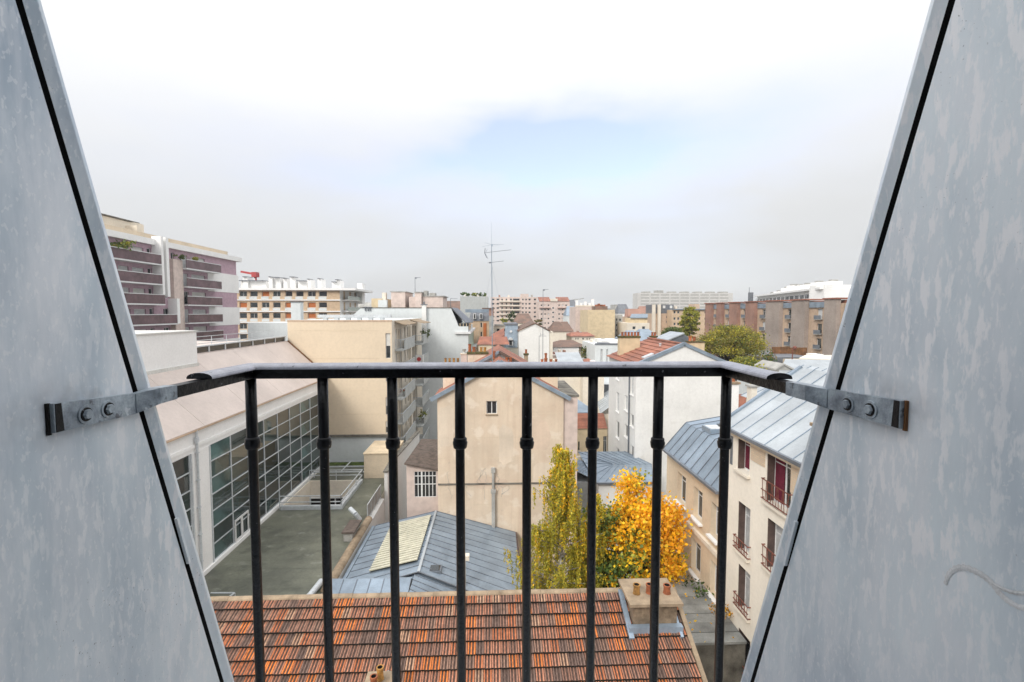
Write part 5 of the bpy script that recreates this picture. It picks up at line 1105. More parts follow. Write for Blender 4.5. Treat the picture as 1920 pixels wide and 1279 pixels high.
co_ = t_.nodes.new('ShaderNodeTexCoord'); mp_ = t_.nodes.new('ShaderNodeMapping'); mp_.inputs['Rotation'].default_value = (R(90), 0, R(90)); sp_ = t_.nodes.new('ShaderNodeSeparateXYZ'); cb2 = t_.nodes.new('ShaderNodeCombineXYZ'); t_.links.new(co_.outputs['Object'], sp_.inputs[0]); t_.links.new(sp_.outputs['Y'], cb2.inputs['X']); t_.links.new(sp_.outputs['Z'], cb2.inputs['Y']); t_.links.new(cb2.outputs[0], bk_.inputs['Vector']); t_.links.new(bk_.outputs[0], t_.nodes['Principled BSDF'].inputs['Base Color'])
b = MB(); ya2 = P(1409, 830, X=FX).y; yb3 = P(1436, 830, X=FX).y; z1_ = CE - .16; z0_ = P(1420, 868, X=FX).z; b.box(FX - .025, FX - .002, yb3, ya2, z0_, z1_); y3 = P(1486, 830, X=FX).y; b.box(FX - .025, FX - .002, CY0, y3, z0_ - .35, z1_); b.build('brick_panel', bm_, cb_)
b = MB(); b.box(FX - .22, FX + .1, CY0, CY1, CE - .14, CE - .01); b.build('cornice', M['mansbeige'], cb_); b = MB(); b.box(FX - .32, FX - .2, CY0, CY1, CE - .02, CE + .1); b.build('gutter', M['zinc_dark'], cb_)
zinc_slope(cb_, (FX - .24, CY0, CE + .04), (FX - .24, CY1, CE + .04), (FX + 3.3, CY1, CE + 2.5), (FX + 3.3, CY0, CE + 2.5), 14, M['zinc_wet'], rows=2, seammat=M['zinc'])
b = MB(); b.bar((FX - .3, CY1 + .04, CE + .02), (FX + 3.3, CY1 + .04, CE + 2.52), .16, .16); b.build('verge_flashing', M['zinc'], cb_)
vs_ = P(1518, 818, Y=14.4); b = MB(); b.box(vs_.x, vs_.x + .35, 13.9, 14.3, 14, vs_.z + .35); b.box(vs_.x - .05, vs_.x + .4, 13.85, 14.35, vs_.z + .351, vs_.z + .45); b.build('chimney', M['cap'], cb_)
b = MB(); b.box(FX - .02, FX + .15, CY1 - .7, CY1 - .5, CE - 1.5, CE - .3); b.build('lamp_box', M['zinc_dark'], cb_)

# mansard building further along the same side
ms_ = thing('mansard_house', 'lower sand-coloured house with a dark zinc mansard roof beyond the cream house', 'house', (13, 24, 0))
MY0, MY1, ME = 20.26, 27.1, 11.15
wins = [(1270, 1286, 890, 945, 'casement'), (1300, 1317, 917, 975, 'casement'), (1333, 1349, 946, 1010, 'casement'), (1296, 1314, 1015, 1078, 'casement'), (1331, 1348, 1056, 1120, 'casement'), (1352, 1366, 1080, 1150, 'casement')]
px_facade(ms_, 'X', FX, MY0, MY1, 0, ME, wins, M['mansbeige'], '-X', depth=.3, sill=M['white2'], sill_d=.2)
b = MB(); b.box(FX + .32, FX + 6, MY0, MY1, 0, ME - .05); b.poly([(FX + 6, MY1, 0), (FX, MY1, 0), (FX, MY1, ME), (FX + 6, MY1, ME)]); b.build('core', M['mansbeige'], ms_)
zbnd = P(1310, 1000, X=FX).z
b = MB(); b.box(FX - .14, FX - .002, MY0, MY1, zbnd - .1, zbnd + .1); b.build('string_course', M['cream'], ms_)
bt = P(1297, 797, X=FX + 1.1); mzb = bt.z; print('mans break', bt)
zinc_slope(ms_, (FX - .2, MY0, ME), (FX - .2, MY1, ME), (FX + .95, MY1 - .3, ME + 1.55), (FX + .95, MY0, ME + 1.55), 9, M['zinc'], seammat=M['zinc_dark'])
zinc_slope(ms_, (FX + .95, MY0, ME + 1.56), (FX + .95, MY1 - .3, ME + 1.56), (FX + 5, MY1 - .6, ME + 2.3), (FX + 5, MY0, ME + 2.3), 9, M['zinc'], seammat=M['zinc_dark'])
b = MB(); b.ext([(FX - .2, MY1 - .02, ME), (FX + .95, MY1 - .3, ME + 1.56), (FX + 5, MY1 - .6, ME + 2.3), (FX + 5, MY1 - .02, ME)], (0, -.05, 0)); b.build('end_slope', M['zinc'], ms_)
b = MB(); b.bar((FX - .28, MY0, ME - .02), (FX - .28, MY1, ME - .02), .14, .12); b.build('gutter', M['zinc_dark'], ms_)
sq = P(1338, 803, Z=ME + 1.8); b = MB(); b.box(sq.x - .4, sq.x + .4, sq.y - .5, sq.y + .5, ME + 1.5, ME + 1.86); o = b.build('roof_light', M['zinc'], ms_); WL[o.name] = off(ms_); MB().box(sq.x - .32, sq.x + .32, sq.y - .42, sq.y + .42, ME + 1.862, ME + 1.88).build('pane', M['curtain'], o)
# red/cream chimneys and rear roofs beyond
rz = thing('rear_zinc_house', 'zinc-roofed house rising behind the mansard house at the right', 'house', (20, 30, 0))
zinc_slope(rz, (P(1389, 742, Y=31).x, 24.5, P(1389, 742, Y=31).z), (P(1389, 742, Y=31).x, 31, P(1389, 742, Y=31).z), (20.5, 31, 15.5), (20.5, 24.5, 15.5), 9, M['zinc_wet'], seammat=M['zinc'])
MB().box(P(1389, 742, Y=31).x + .3, 20.4, 24.6, 30.9, 0, P(1389, 742, Y=31).z - .2).build('wall', M['cream'], rz)
YQ = 33.0
chimney(rz, pxr(1372, YQ), pxr(1385, YQ), YQ - .3, YQ + .3, 8, pzr(722, YQ), M['white2'], M['cap'], [(pxr(1378, YQ), YQ, .12, .4, M['pot'])], cap_h=.15)
chimney(rz, pxr(1408, 26), pxr(1420, 26), 25.8, 26.2, 8, pzr(728, 26), M['cream'], M['concrete'], [], cap_h=.1)
rt = thing('small_red_roof', 'sliver of a red tile roof between the two cream chimneys at the right', 'house', (17, 36, 0))
b = MB(); b.ext([(pxr(1386, 36), 36, pzr(790, 36)), (pxr(1420, 36), 36, pzr(790, 36)), (pxr(1420, 36), 37, pzr(742, 37)), (pxr(1386, 36), 37, pzr(742, 37))], (0, 0, -.1)); b.build('roof', M['redtile'], rt); MB().box(pxr(1386, 36), pxr(1420, 36), 36.1, 36.9, 0, pzr(792, 36)).build('wall', M['cream'], rt)

M['pslab'] = pmat('grey_roof_slab', (.27, .275, .26), rough=.7, var=.2, scale=1.2, rand=.18)
# lean-to strip of flat roof and planter in the gap
gp = thing('passage_roof', 'grey slab-covered flat roof in the gap beside the tiled house', 'flat roof', (8.4, 19, 0))
PZ = 6.0; ya3 = P(1335, 1205, Z=PZ).y; yb4 = P(1303, 1090, Z=PZ).y
for k in range(7):
    a = ya3 + (yb4 - ya3) * k / 7; c = ya3 + (yb4 - ya3) * (k + 1) / 7 - .03; MB().box(6.2, FX - .02, a, c, PZ - .1, PZ + .012 * (k % 2)).build('slab', M['pslab'], gp)
MB().box(6.2, FX - .02, ya3 + .1, yb4, 0, PZ - .15).build('wall', M['dirty'], gp)
lf_ = np.array([(random.uniform(6.3, 9.8), random.uniform(ya3, yb4), PZ + .03) for _ in range(60)])
fl_ = leaves('fallen_leaves', lf_, np.full(60, .14), np.zeros(60, int), [LM['gold']], gp, seed=8); fl_['kind'] = 'stuff'
p0 = P(1330, 1150, Z=PZ + .25); bush('planter', 'window box of dried orange-brown leaves under the sand-coloured house', (FX - .35, p0.y, PZ + .45), .5, [LM['amber'], LM['bronze']], 220, .1, 41, cat='planter')
bush('wall_shrub', 'dark green shrub at the foot of the sand-coloured house', (FX - .6, 21.8, 5.6), 1.0, [LM['dgreen'], LM['green']], 500, .15, 42, squash=1.3, trunk=0)

# ------------------------------------------------------------------ low pavilion roofs in the middle right
pv = thing('zinc_pavilion', 'low white pavilion with a hipped grey zinc roof behind the autumn trees', 'pavilion', (8.5, 38, 0))
YP = 36.0; pz_ = P(1150, 905, Y=YP).z; X0p, X1p = P(1119, 905, Y=YP).x, P(1225, 905, Y=YP).x; xra, xrb = P(1150, 872, Y=40).x, P(1200, 872, Y=40).x; prz = P(1150, 872, Y=40).z
b = MB(); b.box(X0p + .2, X1p, YP + .2, 44, 0, pz_ - .05); b.build('wall', M['white'], pv)
zinc_slope(pv, (X0p, YP, pz_), (X1p, YP, pz_), (xrb + 1, 40, prz), (xra, 40, prz), 7, M['zinc'])
zinc_slope(pv, (X1p, 44.2, pz_), (X0p, 44.2, pz_), (xra, 40.05, prz), (xrb + 1, 40.05, prz), 7, M['zinc'])
zinc_slope(pv, (X0p, 44, pz_), (X0p, YP, pz_), (xra, 40, prz), (xra, 40.4, prz), 5, M['zinc'])
b = MB(); b.bar((X0p - .03, YP - .05, pz_ - .03), (X1p, YP - .05, pz_ - .03), .12, .12); b.build('gutter', M['zinc_dark'], pv)
pl_ = thing('striped_zinc_roof', 'low ribbed zinc roof against the beige gable house beside the pavilion', 'outbuilding', (6.5, 38, 0))
YS = 37.0; zinc_slope(pl_, (P(1120, 905, Y=YS).x, YS, pzr(905, YS)), (P(1120, 870, Y=42).x, 42, pzr(873, 42)), (5.95, 42, pzr(858, 42)), (5.95, YS, pzr(880, YS)), 9, M['zinc'])
MB().box(5.96, P(1119, 905, Y=YS).x - .1, YS + .05, 42, 0, pzr(907, YS)).build('wall', M['greyblock'], pl_)
ch_ = thing('cream_corner_house', 'cream house with a short red tiled mansard tucked between the gable and the white house', 'house', (9, 55, 0))
YH = 53.0; hx0, hx1 = pxr(1075, YH), pxr(1141, YH)
wins = [(1101, 1107, 822, 845, 'plain'), (1131, 1138, 818, 850, 'casement'), (1084, 1087, 828, 845, 'plain')]
px_facade(ch_, 'Y', YH, hx0, hx1, 0, pzr(803, YH), wins, M['yellowb'], '-Y', sill=M['cream'])
zt_a, zt_b = pzr(805, YH), pzr(776, YH + 1)
for k in range(6):
    a, c = k / 6, (k + 1) / 6; p = Vector((0, YH - .1, zt_a)).lerp(Vector((0, YH + .9, zt_b)), a); q = Vector((0, YH - .1, zt_a)).lerp(Vector((0, YH + .9, zt_b)), c)
    b = MB(); b.ext([(hx0, p.y, p.z), (hx1 - .25 * k / 6, p.y, p.z), (hx1 - .25 * (k + 1) / 6, q.y + .05, q.z), (hx0, q.y + .05, q.z)], (0, -.08, .02)); b.build('tile_course', M['redtile'], ch_)
MB().box(hx0, hx1 + .4, YH - .6, YH + .0, pzr(862, YH), pzr(856, YH)).build('ledge', M['cream'], ch_)
b = MB(); b.box(hx0, hx1, YH + .4, YH + 5, 0, zt_a - .02); b.build('core', M['yellowb'], ch_)
b = MB(); b.ext([(hx0, YH + .9, zt_b), (hx1 - 1, YH + .9, zt_b), (hx0 + .5, YH + 3.5, zt_b + 1.5), (hx0, YH + 3.5, zt_b + 1.5)], (0, 0, .1)); b.build('upper_roof', M['zinc'], ch_)
cw_ = thing('zinc_gable_wing', 'pale house wing with a bright zinc roof leaning against the white house', 'house', (12, 57, 0))
xw0, xw1 = P(1141, 800, Y=55).x, P(1156, 800, Y=55).x
zinc_slope(cw_, (P(1140, 785, Y=54).x - .9, 54, pzr(778, 54)), (P(1118, 735, Y=62).x, 62, pzr(748, 62)), (P(1160, 720, Y=62).x, 62, pzr(722, 62)), (P(1160, 755, Y=54).x, 54, pzr(752, 54)), 9, M['zinc_wet'])
MB().box(P(1141, 800, Y=54.5).x - .6, P(1160, 800, Y=54.5).x, 54.5, 61.5, 0, pzr(780, 54)).build('wall', M['cream'], cw_)
gb_ = flatbox('grey_clad_block', 'grey metal-clad block with pale flat roof right of the beige gable', 'building', pxr(1083, 64), pxr(1175, 64), 64, 72, pzr(722, 64), M['zinc_dark'])
MB().box(pxr(1081, 64), pxr(1177, 64), 63.9, 72.1, pzr(722, 64) + .003, pzr(714, 68)).build('flat_roof', M['greywhite'], gb_)
MB().box(pxr(1083, 63), pxr(1115, 63), 63, 63.9, 0, pzr(757, 63)).build('lower_wall', M['cream'], gb_)

# ------------------------------------------------------------------ middle distance
def hip(par, x0, x1, y0, y1, z0, z1, mat, inset=.0, name='roof'):
    b = MB(); ym = (y0 + y1) / 2
    b.poly([(x0, y0, z0), (x1, y0, z0), (x1 - inset, ym, z1), (x0 + inset, ym, z1)]); b.poly([(x1, y1, z0), (x0, y1, z0), (x0 + inset, ym, z1), (x1 - inset, ym, z1)])
    b.poly([(x1, y0, z0), (x1, y1, z0), (x1 - inset, ym, z1)]); b.poly([(x0, y1, z0), (x0, y0, z0), (x0 + inset, ym, z1)]); b.poly([(x0, y0, z0), (x0, y1, z0), (x1, y1, z0), (x1, y0, z0)])
    return b.build(name, mat, par)
def block(name, label, cat, Y, px0, px1, py_top, depth, mat, rows=(), cols=(), style='plain', z0=0, wd=.25, group=None, roof=None):
    """block facing the camera, windows at given pixel rows / columns"""
    x0, x1 = pxr(px0, Y), pxr(px1, Y); z1 = pzr(py_top, Y); t = thing(name, label, cat, ((x0 + x1) / 2, Y + depth / 2, 0), group)
    wins = [(p, q, a, c, style if isinstance(style, str) else style[(i + j) % len(style)]) for j, (a, c) in enumerate(rows) for i, (p, q) in enumerate(cols)]
    px_facade(t, 'Y', Y, x0, x1, z0, z1, wins, mat, '-Y', depth=wd)
    b = MB(); b.poly([(x1, Y, z0), (x1, Y + depth, z0), (x1, Y + depth, z1), (x1, Y, z1)]); b.poly([(x0, Y + depth, z0), (x0, Y, z0), (x0, Y, z1), (x0, Y + depth, z1)]); b.poly([(x0, Y, z1), (x1, Y, z1), (x1, Y + depth, z1), (x0, Y + depth, z1)]); b.poly([(x1, Y + depth, z0), (x0, Y + depth, z0), (x0, Y + depth, z1), (x1, Y + depth, z1)])
    b.build('side_wall', mat, t, recalc=False)
    for q in range(3):
        if x1 - x0 < 3: break
        xv = x0 + (x1 - x0) * random.uniform(.08, .9); s_ = min(.9, .004 * Y); MB().box(xv, xv + s_, Y + depth * random.uniform(.45, .6), Y + depth * .7, z1 - .5, z1 + s_ * random.uniform(1.2, 2.2)).build('roof_vent', M[random.choice(('cream', 'concrete', 'brickred'))], t)
    return t, x0, x1, z1
def gable(name, label, Y, px0, px1, py_eave, px_apex, py_apex, depth, wall, roof, wins=(), cat='house'):
    x0, x1 = pxr(px0, Y), pxr(px1, Y); ze = pzr(py_eave, Y); xa, za = pxr(px_apex, Y), pzr(py_apex, Y)
    t = thing(name, label, cat, ((x0 + x1) / 2, Y + depth / 2, 0))
    px_facade(t, 'Y', Y, x0, x1, 0, ze, wins, wall, '-Y'); b = MB()
    b.poly([(x0, Y, ze), (x1, Y, ze), (xa, Y, za)]); b.poly([(x1, Y, 0), (x1, Y + depth, 0), (x1, Y + depth, ze), (x1, Y, ze)]); b.poly([(x0, Y + depth, 0), (x0, Y, 0), (x0, Y, ze), (x0, Y + depth, ze)]); b.build('gable_wall', wall, t, recalc=False)
    for xe in (x0 - .15, x1 + .15): b = MB(); b.ext([(xe, Y - .15, ze), (xe, Y + depth, ze), (xa, Y + depth, za), (xa, Y - .15, za)], (0, 0, .18)); b.build('roof_slope', roof, t)
    return t
# white gable house in the middle, blue zinc dormer house on its left
g1 = gable('white_gable_house', 'plain white gable house with a grey-brown roof in the middle distance', 72, 973, 1030, 622, 1003, 607, 12, M['white'], M['browntile'])
MB().box(pxr(1030, 72) + .01, pxr(1037, 72), 72.2, 82, 0, pzr(622, 72)).build('side_wall', M['cream'], g1)
chimney(g1, pxr(983, 55), pxr(990, 55), 54.8, 55.2, 8, pzr(666, 55), M['cap'], M['moss'], [(pxr(986.5, 55), 55, .13, .45, M['pot'])], cap_h=.2, over=.08)
zb_ = thing('blue_mansard_house', 'narrow house with a steep blue-grey zinc mansard and white arched dormer', 'house', (1.9, 76, 0)); YZ = 74.0
zinc_slope(zb_, (pxr(945, YZ), YZ, pzr(652, YZ)), (pxr(970, YZ), YZ, pzr(652, YZ)), (pxr(972, YZ), YZ + 1.5, pzr(608, YZ)), (pxr(948, YZ), YZ + 1.5, pzr(608, YZ)), 4, M['zinc_blue'])
MB().box(pxr(945, YZ), pxr(972, YZ), YZ + .2, YZ + 9, 0, pzr(653, YZ)).build('wall', M['cream'], zb_)
d0, d1 = pxr(953, YZ), pxr(962, YZ); b = MB(); b.box(d0, d1, YZ - .1, YZ + .9, pzr(648, YZ), pzr(638, YZ)); b.cyl(((d0 + d1) / 2, YZ - .1, pzr(638, YZ)), ((d0 + d1) / 2, YZ + 1.1, pzr(638, YZ)), (d1 - d0) / 2, n=16); o = b.build('dormer', M['frame'], zb_); WL[o.name] = off(zb_)
MB().box(d0 + .17, d1 - .17, YZ - .13, YZ - .101, pzr(647, YZ), pzr(639, YZ)).build('pane', M['glass_d'], o)
b = MB(); b.cyl((pxr(958.5, YZ), YZ + .7, pzr(622, YZ)), (pxr(958.5, YZ), YZ + .9, pzr(622, YZ)), .18, n=12); b.build('round_rooflight', M['frame'], zb_); MB().box(pxr(946, YZ), pxr(972, YZ), YZ + 1.3, YZ + 9, pzr(610, YZ), pzr(607, YZ)).build('flat_roof', M['slate'], zb_)
window(zb_, (pxr(957, YZ), YZ + .16, pzr(671, YZ)), (1, 0, 0), .65, .9, 'casement')
# brown chimney tower, dark mansard with dormers and orange wall
t, x0, x1, z1 = block('brown_chimney_tower', 'tall brown and beige chimney tower left of the apartment slabs', 'chimney', 84, 917, 925.5, 580, 3, M['concrete']); MB().box(x0 - .02, x1 + .02, 83.95, 84.6, pzr(592, 84), z1 + .02).build('brick_top', M['brickred'], t); MB().box(x0 - 1.2, x1 + .2, 83.8, 87.2, z1 + .03, z1 + .25).build('cap', M['browntile'], t)
t, x0, x1, z1 = block('dark_mansard_house', 'house with a dark slate mansard and white dormers behind the green-sided building', 'house', 88, 882, 918, 602, 8, M['peach'], rows=[(605, 614), (622, 631)], cols=[(901, 904)], style='plain')
zs_, ze_ = pzr(602, 88), pzr(586, 88); b = MB(); b.ext([(x0 - .3, 87.9, zs_), (x1 + .3, 87.9, zs_), (x1, 89.2, ze_), (x0, 89.2, ze_)], (0, 6, 0)); b.build('mansard', M['slate'], t)
MB().box(x0 - 1, x1, 89.3, 96, ze_, pzr(580, 90)).build('zinc_top', M['zinc'], t)
for px in (890, 902): b = MB(); b.box(pxr(px - 2.5, 88), pxr(px + 2.5, 88), 87.6, 89, pzr(598, 88), pzr(588, 88)); o = b.build('dormer', M['frame'], t); WL[o.name] = off(t); MB().box(pxr(px - 1.4, 88), pxr(px + 1.4, 88), 87.55, 87.59, pzr(597, 88), pzr(589, 88)).build('pane', M['glass_d'], o)
MB().box(pxr(906, 88), pxr(912, 88), 87.9, 87.99, pzr(634, 88), pzr(606, 88)).build('orange_panel', M['orange'], t)
# red roofs left of the blue mansard
t, x0, x1, z1 = block('low_red_roof_house', 'small beige house with a dull red tile roof left of the blue mansard', 'house', 66, 897, 925, 646, 6, M['mansbeige'], rows=[(651, 659)], cols=[(902, 904), (909, 912)]); hip(t, x0 - .2, x1 + 2.2, 65.8, 72, z1, pzr(631, 69), M['redtile'], .3)
t, x0, x1, z1 = block('whitewashed_shed', 'whitewashed wall with a sloping red tile edge beside the blue mansard', 'house', 69, 921, 946, 643, 5, M['greywhite']); b = MB(); b.ext([(x0, 68.9, z1), (x1, 68.9, z1 + 1.0), (x1, 72, z1 + 1.9), (x0, 72, z1 + .9)], (0, 0, .15)); b.build('roof', M['redtile'], t)
t, x0, x1, z1 = block('brown_roof_house', 'cream house with small dark windows and a brown roof strip behind the blue mansard', 'house', 92, 917, 950, 611, 8, M['cream'], rows=[(616, 622)], cols=[(931, 937), (945, 948)], style='plain'); MB().box(x0, x1, 89, 91.9, 0, pzr(624, 90)).build('front_wing', M['browntile'], t); MB().box(x0 + 1, x1, 91.8, 93, z1 + .003, z1 + .3).build('parapet', M['concrete'], t)
# small white block with a roof garden
t, x0, x1, z1 = block('roof_garden_block', 'small pale block carrying a roof garden of dark shrubs', 'building', 110, 863, 915, 556, 10, M['greyblock'])
for k, px in enumerate((867, 873, 878, 886, 894, 901, 908)): bush('roof_shrub', ('dark palm-like shrub at the left end of the roof garden', 'round green shrub second along the roof garden', 'spiky green shrub third along the roof garden', 'low olive hedge shrub in the middle of the roof garden', 'brownish hedge shrub right of the middle of the roof garden', 'low green shrub near the right end of the roof garden', 'tallest green shrub at the right end of the roof garden')[k], (pxr(px, 111), 111 + (k % 2), z1 + .5), .65 + .2 * (k in (1, 6)), [LM['green'], LM['dgreen'], LM['olive'] if k in (3, 4) else LM['green']], 120, .3, 60 + k, squash=.8, group='shrubs of the roof garden')
# far beige apartment slabs
rows5 = [(560, 563.5), (568, 571.5), (576, 579.5), (584, 587.5), (592, 595.5), (600, 603)]
t, x0, x1, z1 = block('apartment_slab', 'pale pink-beige apartment slab with stacked balconies behind the tall aerial', 'apartment block', 250, 920, 1008, 557, 14, M['pinkr'], rows=rows5, cols=[(923, 927), (931, 936), (940, 943), (948, 951), (956, 960), (979, 982), (985, 988), (991, 995), (1001, 1005)], wd=.5)
MB().box(pxr(977, 250), pxr(991, 250), 250, 258, z1, pzr(551, 250)).build('stair_head', M['pinkr'], t)
for a, c in rows5[:5]: MB().box(pxr(936, 250), pxr(975, 250), 248.6, 249.95, pzr(c + 2.6, 250), pzr(c + .6, 250)).build('balcony', M['cream'], t); MB().box(pxr(962, 250), pxr(974, 250), 249.9, 249.98, pzr(c, 250), pzr(a, 250)).build('balcony_window', M['glass_d'], t)
rows6 = [(571, 574), (579, 582), (587.5, 590.5), (596, 599), (604.5, 607.5), (613, 616)]
t, x0, x1, z1 = block('red_topped_block', 'pink apartment block with a red tiled top storey and rows of small windows', 'apartment block', 230, 1011, 1068, 565, 14, M['pinkr'], rows=rows6, cols=[(1014, 1017), (1021, 1023.5), (1027, 1030), (1047, 1050), (1053.5, 1056.5), (1060, 1063.5)], style=('plain', 'curtain', 'plain'), wd=.4)
for a, c in ((1011, 1032), (1045, 1068)): b = MB(); b.ext([(pxr(a, 230), 229.7, z1), (pxr(c, 230), 229.7, z1), (pxr(c, 230), 236, z1 + 2.2), (pxr(a, 230), 236, z1 + 2.2)], (0, 2, -.1)); b.build('roof_slope', M['redtile'], t); MB().box(pxr(a, 230), pxr(c, 230), 229, 229.95, pzr(578, 230), pzr(577, 230)).build('balcony', M['brickred'], t)
MB().box(pxr(1032, 230), pxr(1045, 230), 229.5, 238, z1 + .01, pzr(560, 230)).build('stair_head', M['cream'], t)
for k in range(6): window(t, (pxr(1037, 230), 229.93, pzr(579 + 8.5 * k, 230)), (1, 0, 0), .9, .8, 'plain')
t, x0, x1, z1 = block('pink_blank_block', 'pale pink blank-walled block behind the yellow wall', 'building', 150, 1079, 1117, 575, 12, M['pinkr']); MB().box(x0, x1, 149.9, 150.3, z1 + .002, z1 + .4).build('parapet', M['cream'], t)
for px, h in ((1082, 2), (1090, 1.2), (1098, 1.6), (1106, 1.2), (1112, 2.4)): MB().box(pxr(px - 1.6, 152), pxr(px + 1.6, 152), 152, 154, z1, z1 + h).build('roof_stack', M['white2'], t)
t, x0, x1, z1 = block('yellow_blank_block', 'big blank pale yellow wall of a block in the middle distance', 'building', 135, 1102, 1153, 581, 12, M['yellowb'])
MB().box(pxr(1117, 140), pxr(1139, 140), 140, 146, z1, pzr(574, 140)).build('roof_house', M['browntile'], t)
for k in range(4): MB().box(pxr(1119 + 5 * k, 140), pxr(1121.5 + 5 * k, 140), 141, 143, pzr(574, 140), pzr(571 - (k == 1) * 2, 140)).build('chimney', M['pot'], t)
t, x0, x1, z1 = block('dark_balcony_side', 'shaded apartment side with dark balconies right of the yellow wall', 'apartment block', 140, 1153.5, 1167, 590, 10, M['concrete'], rows=[(597, 602), (607, 612), (617, 622), (627, 632)], cols=[(1155, 1158), (1161, 1165)], style='plain')
t, x0, x1, z1 = block('red_roof_villa', 'little cream villa with a red hipped roof below the yellow wall', 'house', 100, 1072, 1115, 631, 8, M['cream'], rows=[(633.5, 637), (643, 648)], cols=[(1079, 1081), (1083, 1085), (1092, 1095), (1100, 1102), (1105, 1107)], style='plain'); hip(t, x0 - .3, x1 + .3, 99.7, 108.5, z1, pzr(623, 104), M['redtile'], 1.0)
t, x0, x1, z1 = block('long_brown_roof', 'long low white building with a brown hipped roof right of the white gable', 'house', 86, 1038, 1086, 651, 9, M['white2']); hip(t, x0 - .2, x1 + 1.6, 85.7, 95, z1, pzr(638, 90), M['browntile'], 2.0); MB().box(x1 + .003, x1 + 1.5, 86.5, 94, 0, z1 - .1).build('pink_end_wall', M['pinkr'], t)
t, x0, x1, z1 = block('patched_terrace_house', 'pale house with a red-edged parapet below the brown roof', 'house', 74, 1037, 1075, 668, 8, M['pinkr'])
b = MB(); b.ext([(x0, 73.8, pzr(661, 74)), (x0 + 3.5, 73.8, pzr(666, 74)), (x0 + 3.5, 73.8, pzr(668, 74)), (x0, 73.8, pzr(664, 74))], (0, 1, 0)); b.build('tile_edge', M['redtile'], t)
t, x0, x1, z1 = block('zinc_flat_house', 'low house with a pale zinc roof and white chimney just above the handrail', 'house', 62, 1048, 1096, 683, 7, M['cream']); b = MB(); b.ext([(x0, 61.8, z1), (x1, 61.8, z1), (x1, 66, z1 + 1.1), (x0, 66, z1 + 1.1)], (0, 0, .08)); b.build('roof', M['zinc_wet'], t); MB().box(pxr(1062, 63), pxr(1076, 63), 63, 63.6, z1, pzr(676, 63)).build('chimney', M['white2'], t)
t, x0, x1, z1 = block('red_hip_house', 'small bright red pyramid roof peeping over the handrail', 'house', 60, 1094, 1134, 690, 7, M['cream']); hip(t, x0, x1, 59.8, 67.5, z1, pzr(673, 63.5), M['redtile'], (x1 - x0) / 2 - .1); MB().box(pxr(1112, 60), pxr(1120, 60), 61, 61.8, z1, pzr(677, 61)).build('chimney', M['white2'], t)
t, x0, x1, z1 = block('white_flat_block', 'white flat-roofed block with roof plant left of the white gable house', 'building', 70, 1116, 1170, 647, 10, M['greywhite'], rows=[(655, 680)], cols=[(1126, 1130), (1137, 1140)], style='curtain'); MB().box(pxr(1130, 72), pxr(1168, 72), 72, 78, z1, pzr(639, 72)).build('upper_volume', M['white'], t); MB().box(pxr(1122, 71), pxr(1142, 71), 70.5, 71.9, z1 + .003, pzr(643, 71)).build('roof_plant', M['slate'], t); MB().box(x0, x1, 69.9, 70.2, z1 + .003, z1 + .2).build('coping', M['slate'], t)
bush('courtyard_bush', 'grey-green bushes between the brown roof and the white flat block', (pxr(1104, 76), 76, pzr(664, 76)), 1.6, [LM['dgreen'], LM['moss'], LM['bronze']], 500, .3, 71)
bush('ivy_bush', 'small cypress-like bush beside the red-roofed villa', (pxr(1112, 92), 92, pzr(650, 92)), .9, [LM['dgreen']], 250, .25, 72, squash=1.5)
bush('rooftop_greenery', 'trailing greenery at the foot of the white gable beside the red pots', (pxr(997, 58), 58, pzr(684, 58)), .7, [LM['lime'], LM['moss']], 180, .2, 73, squash=.5)

# middle right: maroon roof, black and cream block, zinc roofs
t, x0, x1, z1 = block('maroon_roof_block', 'building with a maroon sloping roof beyond the white gable house', 'building', 160, 1176, 1204, 594, 10, M['tan']); b = MB(); b.ext([(x0, 159.5, z1), (x1, 159.5, z1), (x1, 163, pzr(579, 163)), (x0 + 1.2, 163, pzr(579, 163))], (0, 4, 0)); b.build('roof', M['brickred'], t)
t, x0, x1, z1 = block('zinc_terrace_block', 'pale building with a blue-grey zinc strip roof and roof terrace', 'building', 130, 1176, 1218, 606, 12, M['cream'], rows=[(612, 618)], cols=[(1186, 1192), (1204, 1210)], style='plain'); MB().box(pxr(1183, 132), pxr(1214, 132), 132, 138, z1, pzr(597, 132)).build('set_back_storey', M['yellowb'], t); b = MB(); b.ext([(pxr(1182, 131), 131.5, pzr(597, 131)), (pxr(1215, 131), 131.5, pzr(597, 131)), (pxr(1215, 135), 135, pzr(590, 135)), (pxr(1184, 135), 135, pzr(590, 135))], (0, 0, .2)); b.build('roof', M['zinc_blue'], t)
t, x0, x1, z1 = block('black_clad_block', 'cream block with tall fins and a black-clad top storey', 'apartment block', 175, 1224, 1262, 588, 14, M['tan'], rows=[(592, 597), (601, 606)], cols=[(1249, 1252)], style='plain')
MB().box(pxr(1228, 175), pxr(1263, 175), 175.2, 186, z1 - 6, pzr(571, 175)).build('black_storey', M['slate'], t)
for a, c in ((1224, 1230), (1234, 1240)): b = MB(); b.ext([(pxr(a, 174), 174, 0), (pxr(c, 174), 174, 0), (pxr(c - 1.2, 174), 174, pzr(571, 174)), (pxr(a, 174), 174, pzr(571, 174))], (0, 1.2, 0)); b.build('fin_wall', M['cream'], t)
for px in (1245, 1258): window(t, (pxr(px, 175), 175.14, pzr(578, 175)), (1, 0, 0), .9, 1.0, 'shut')
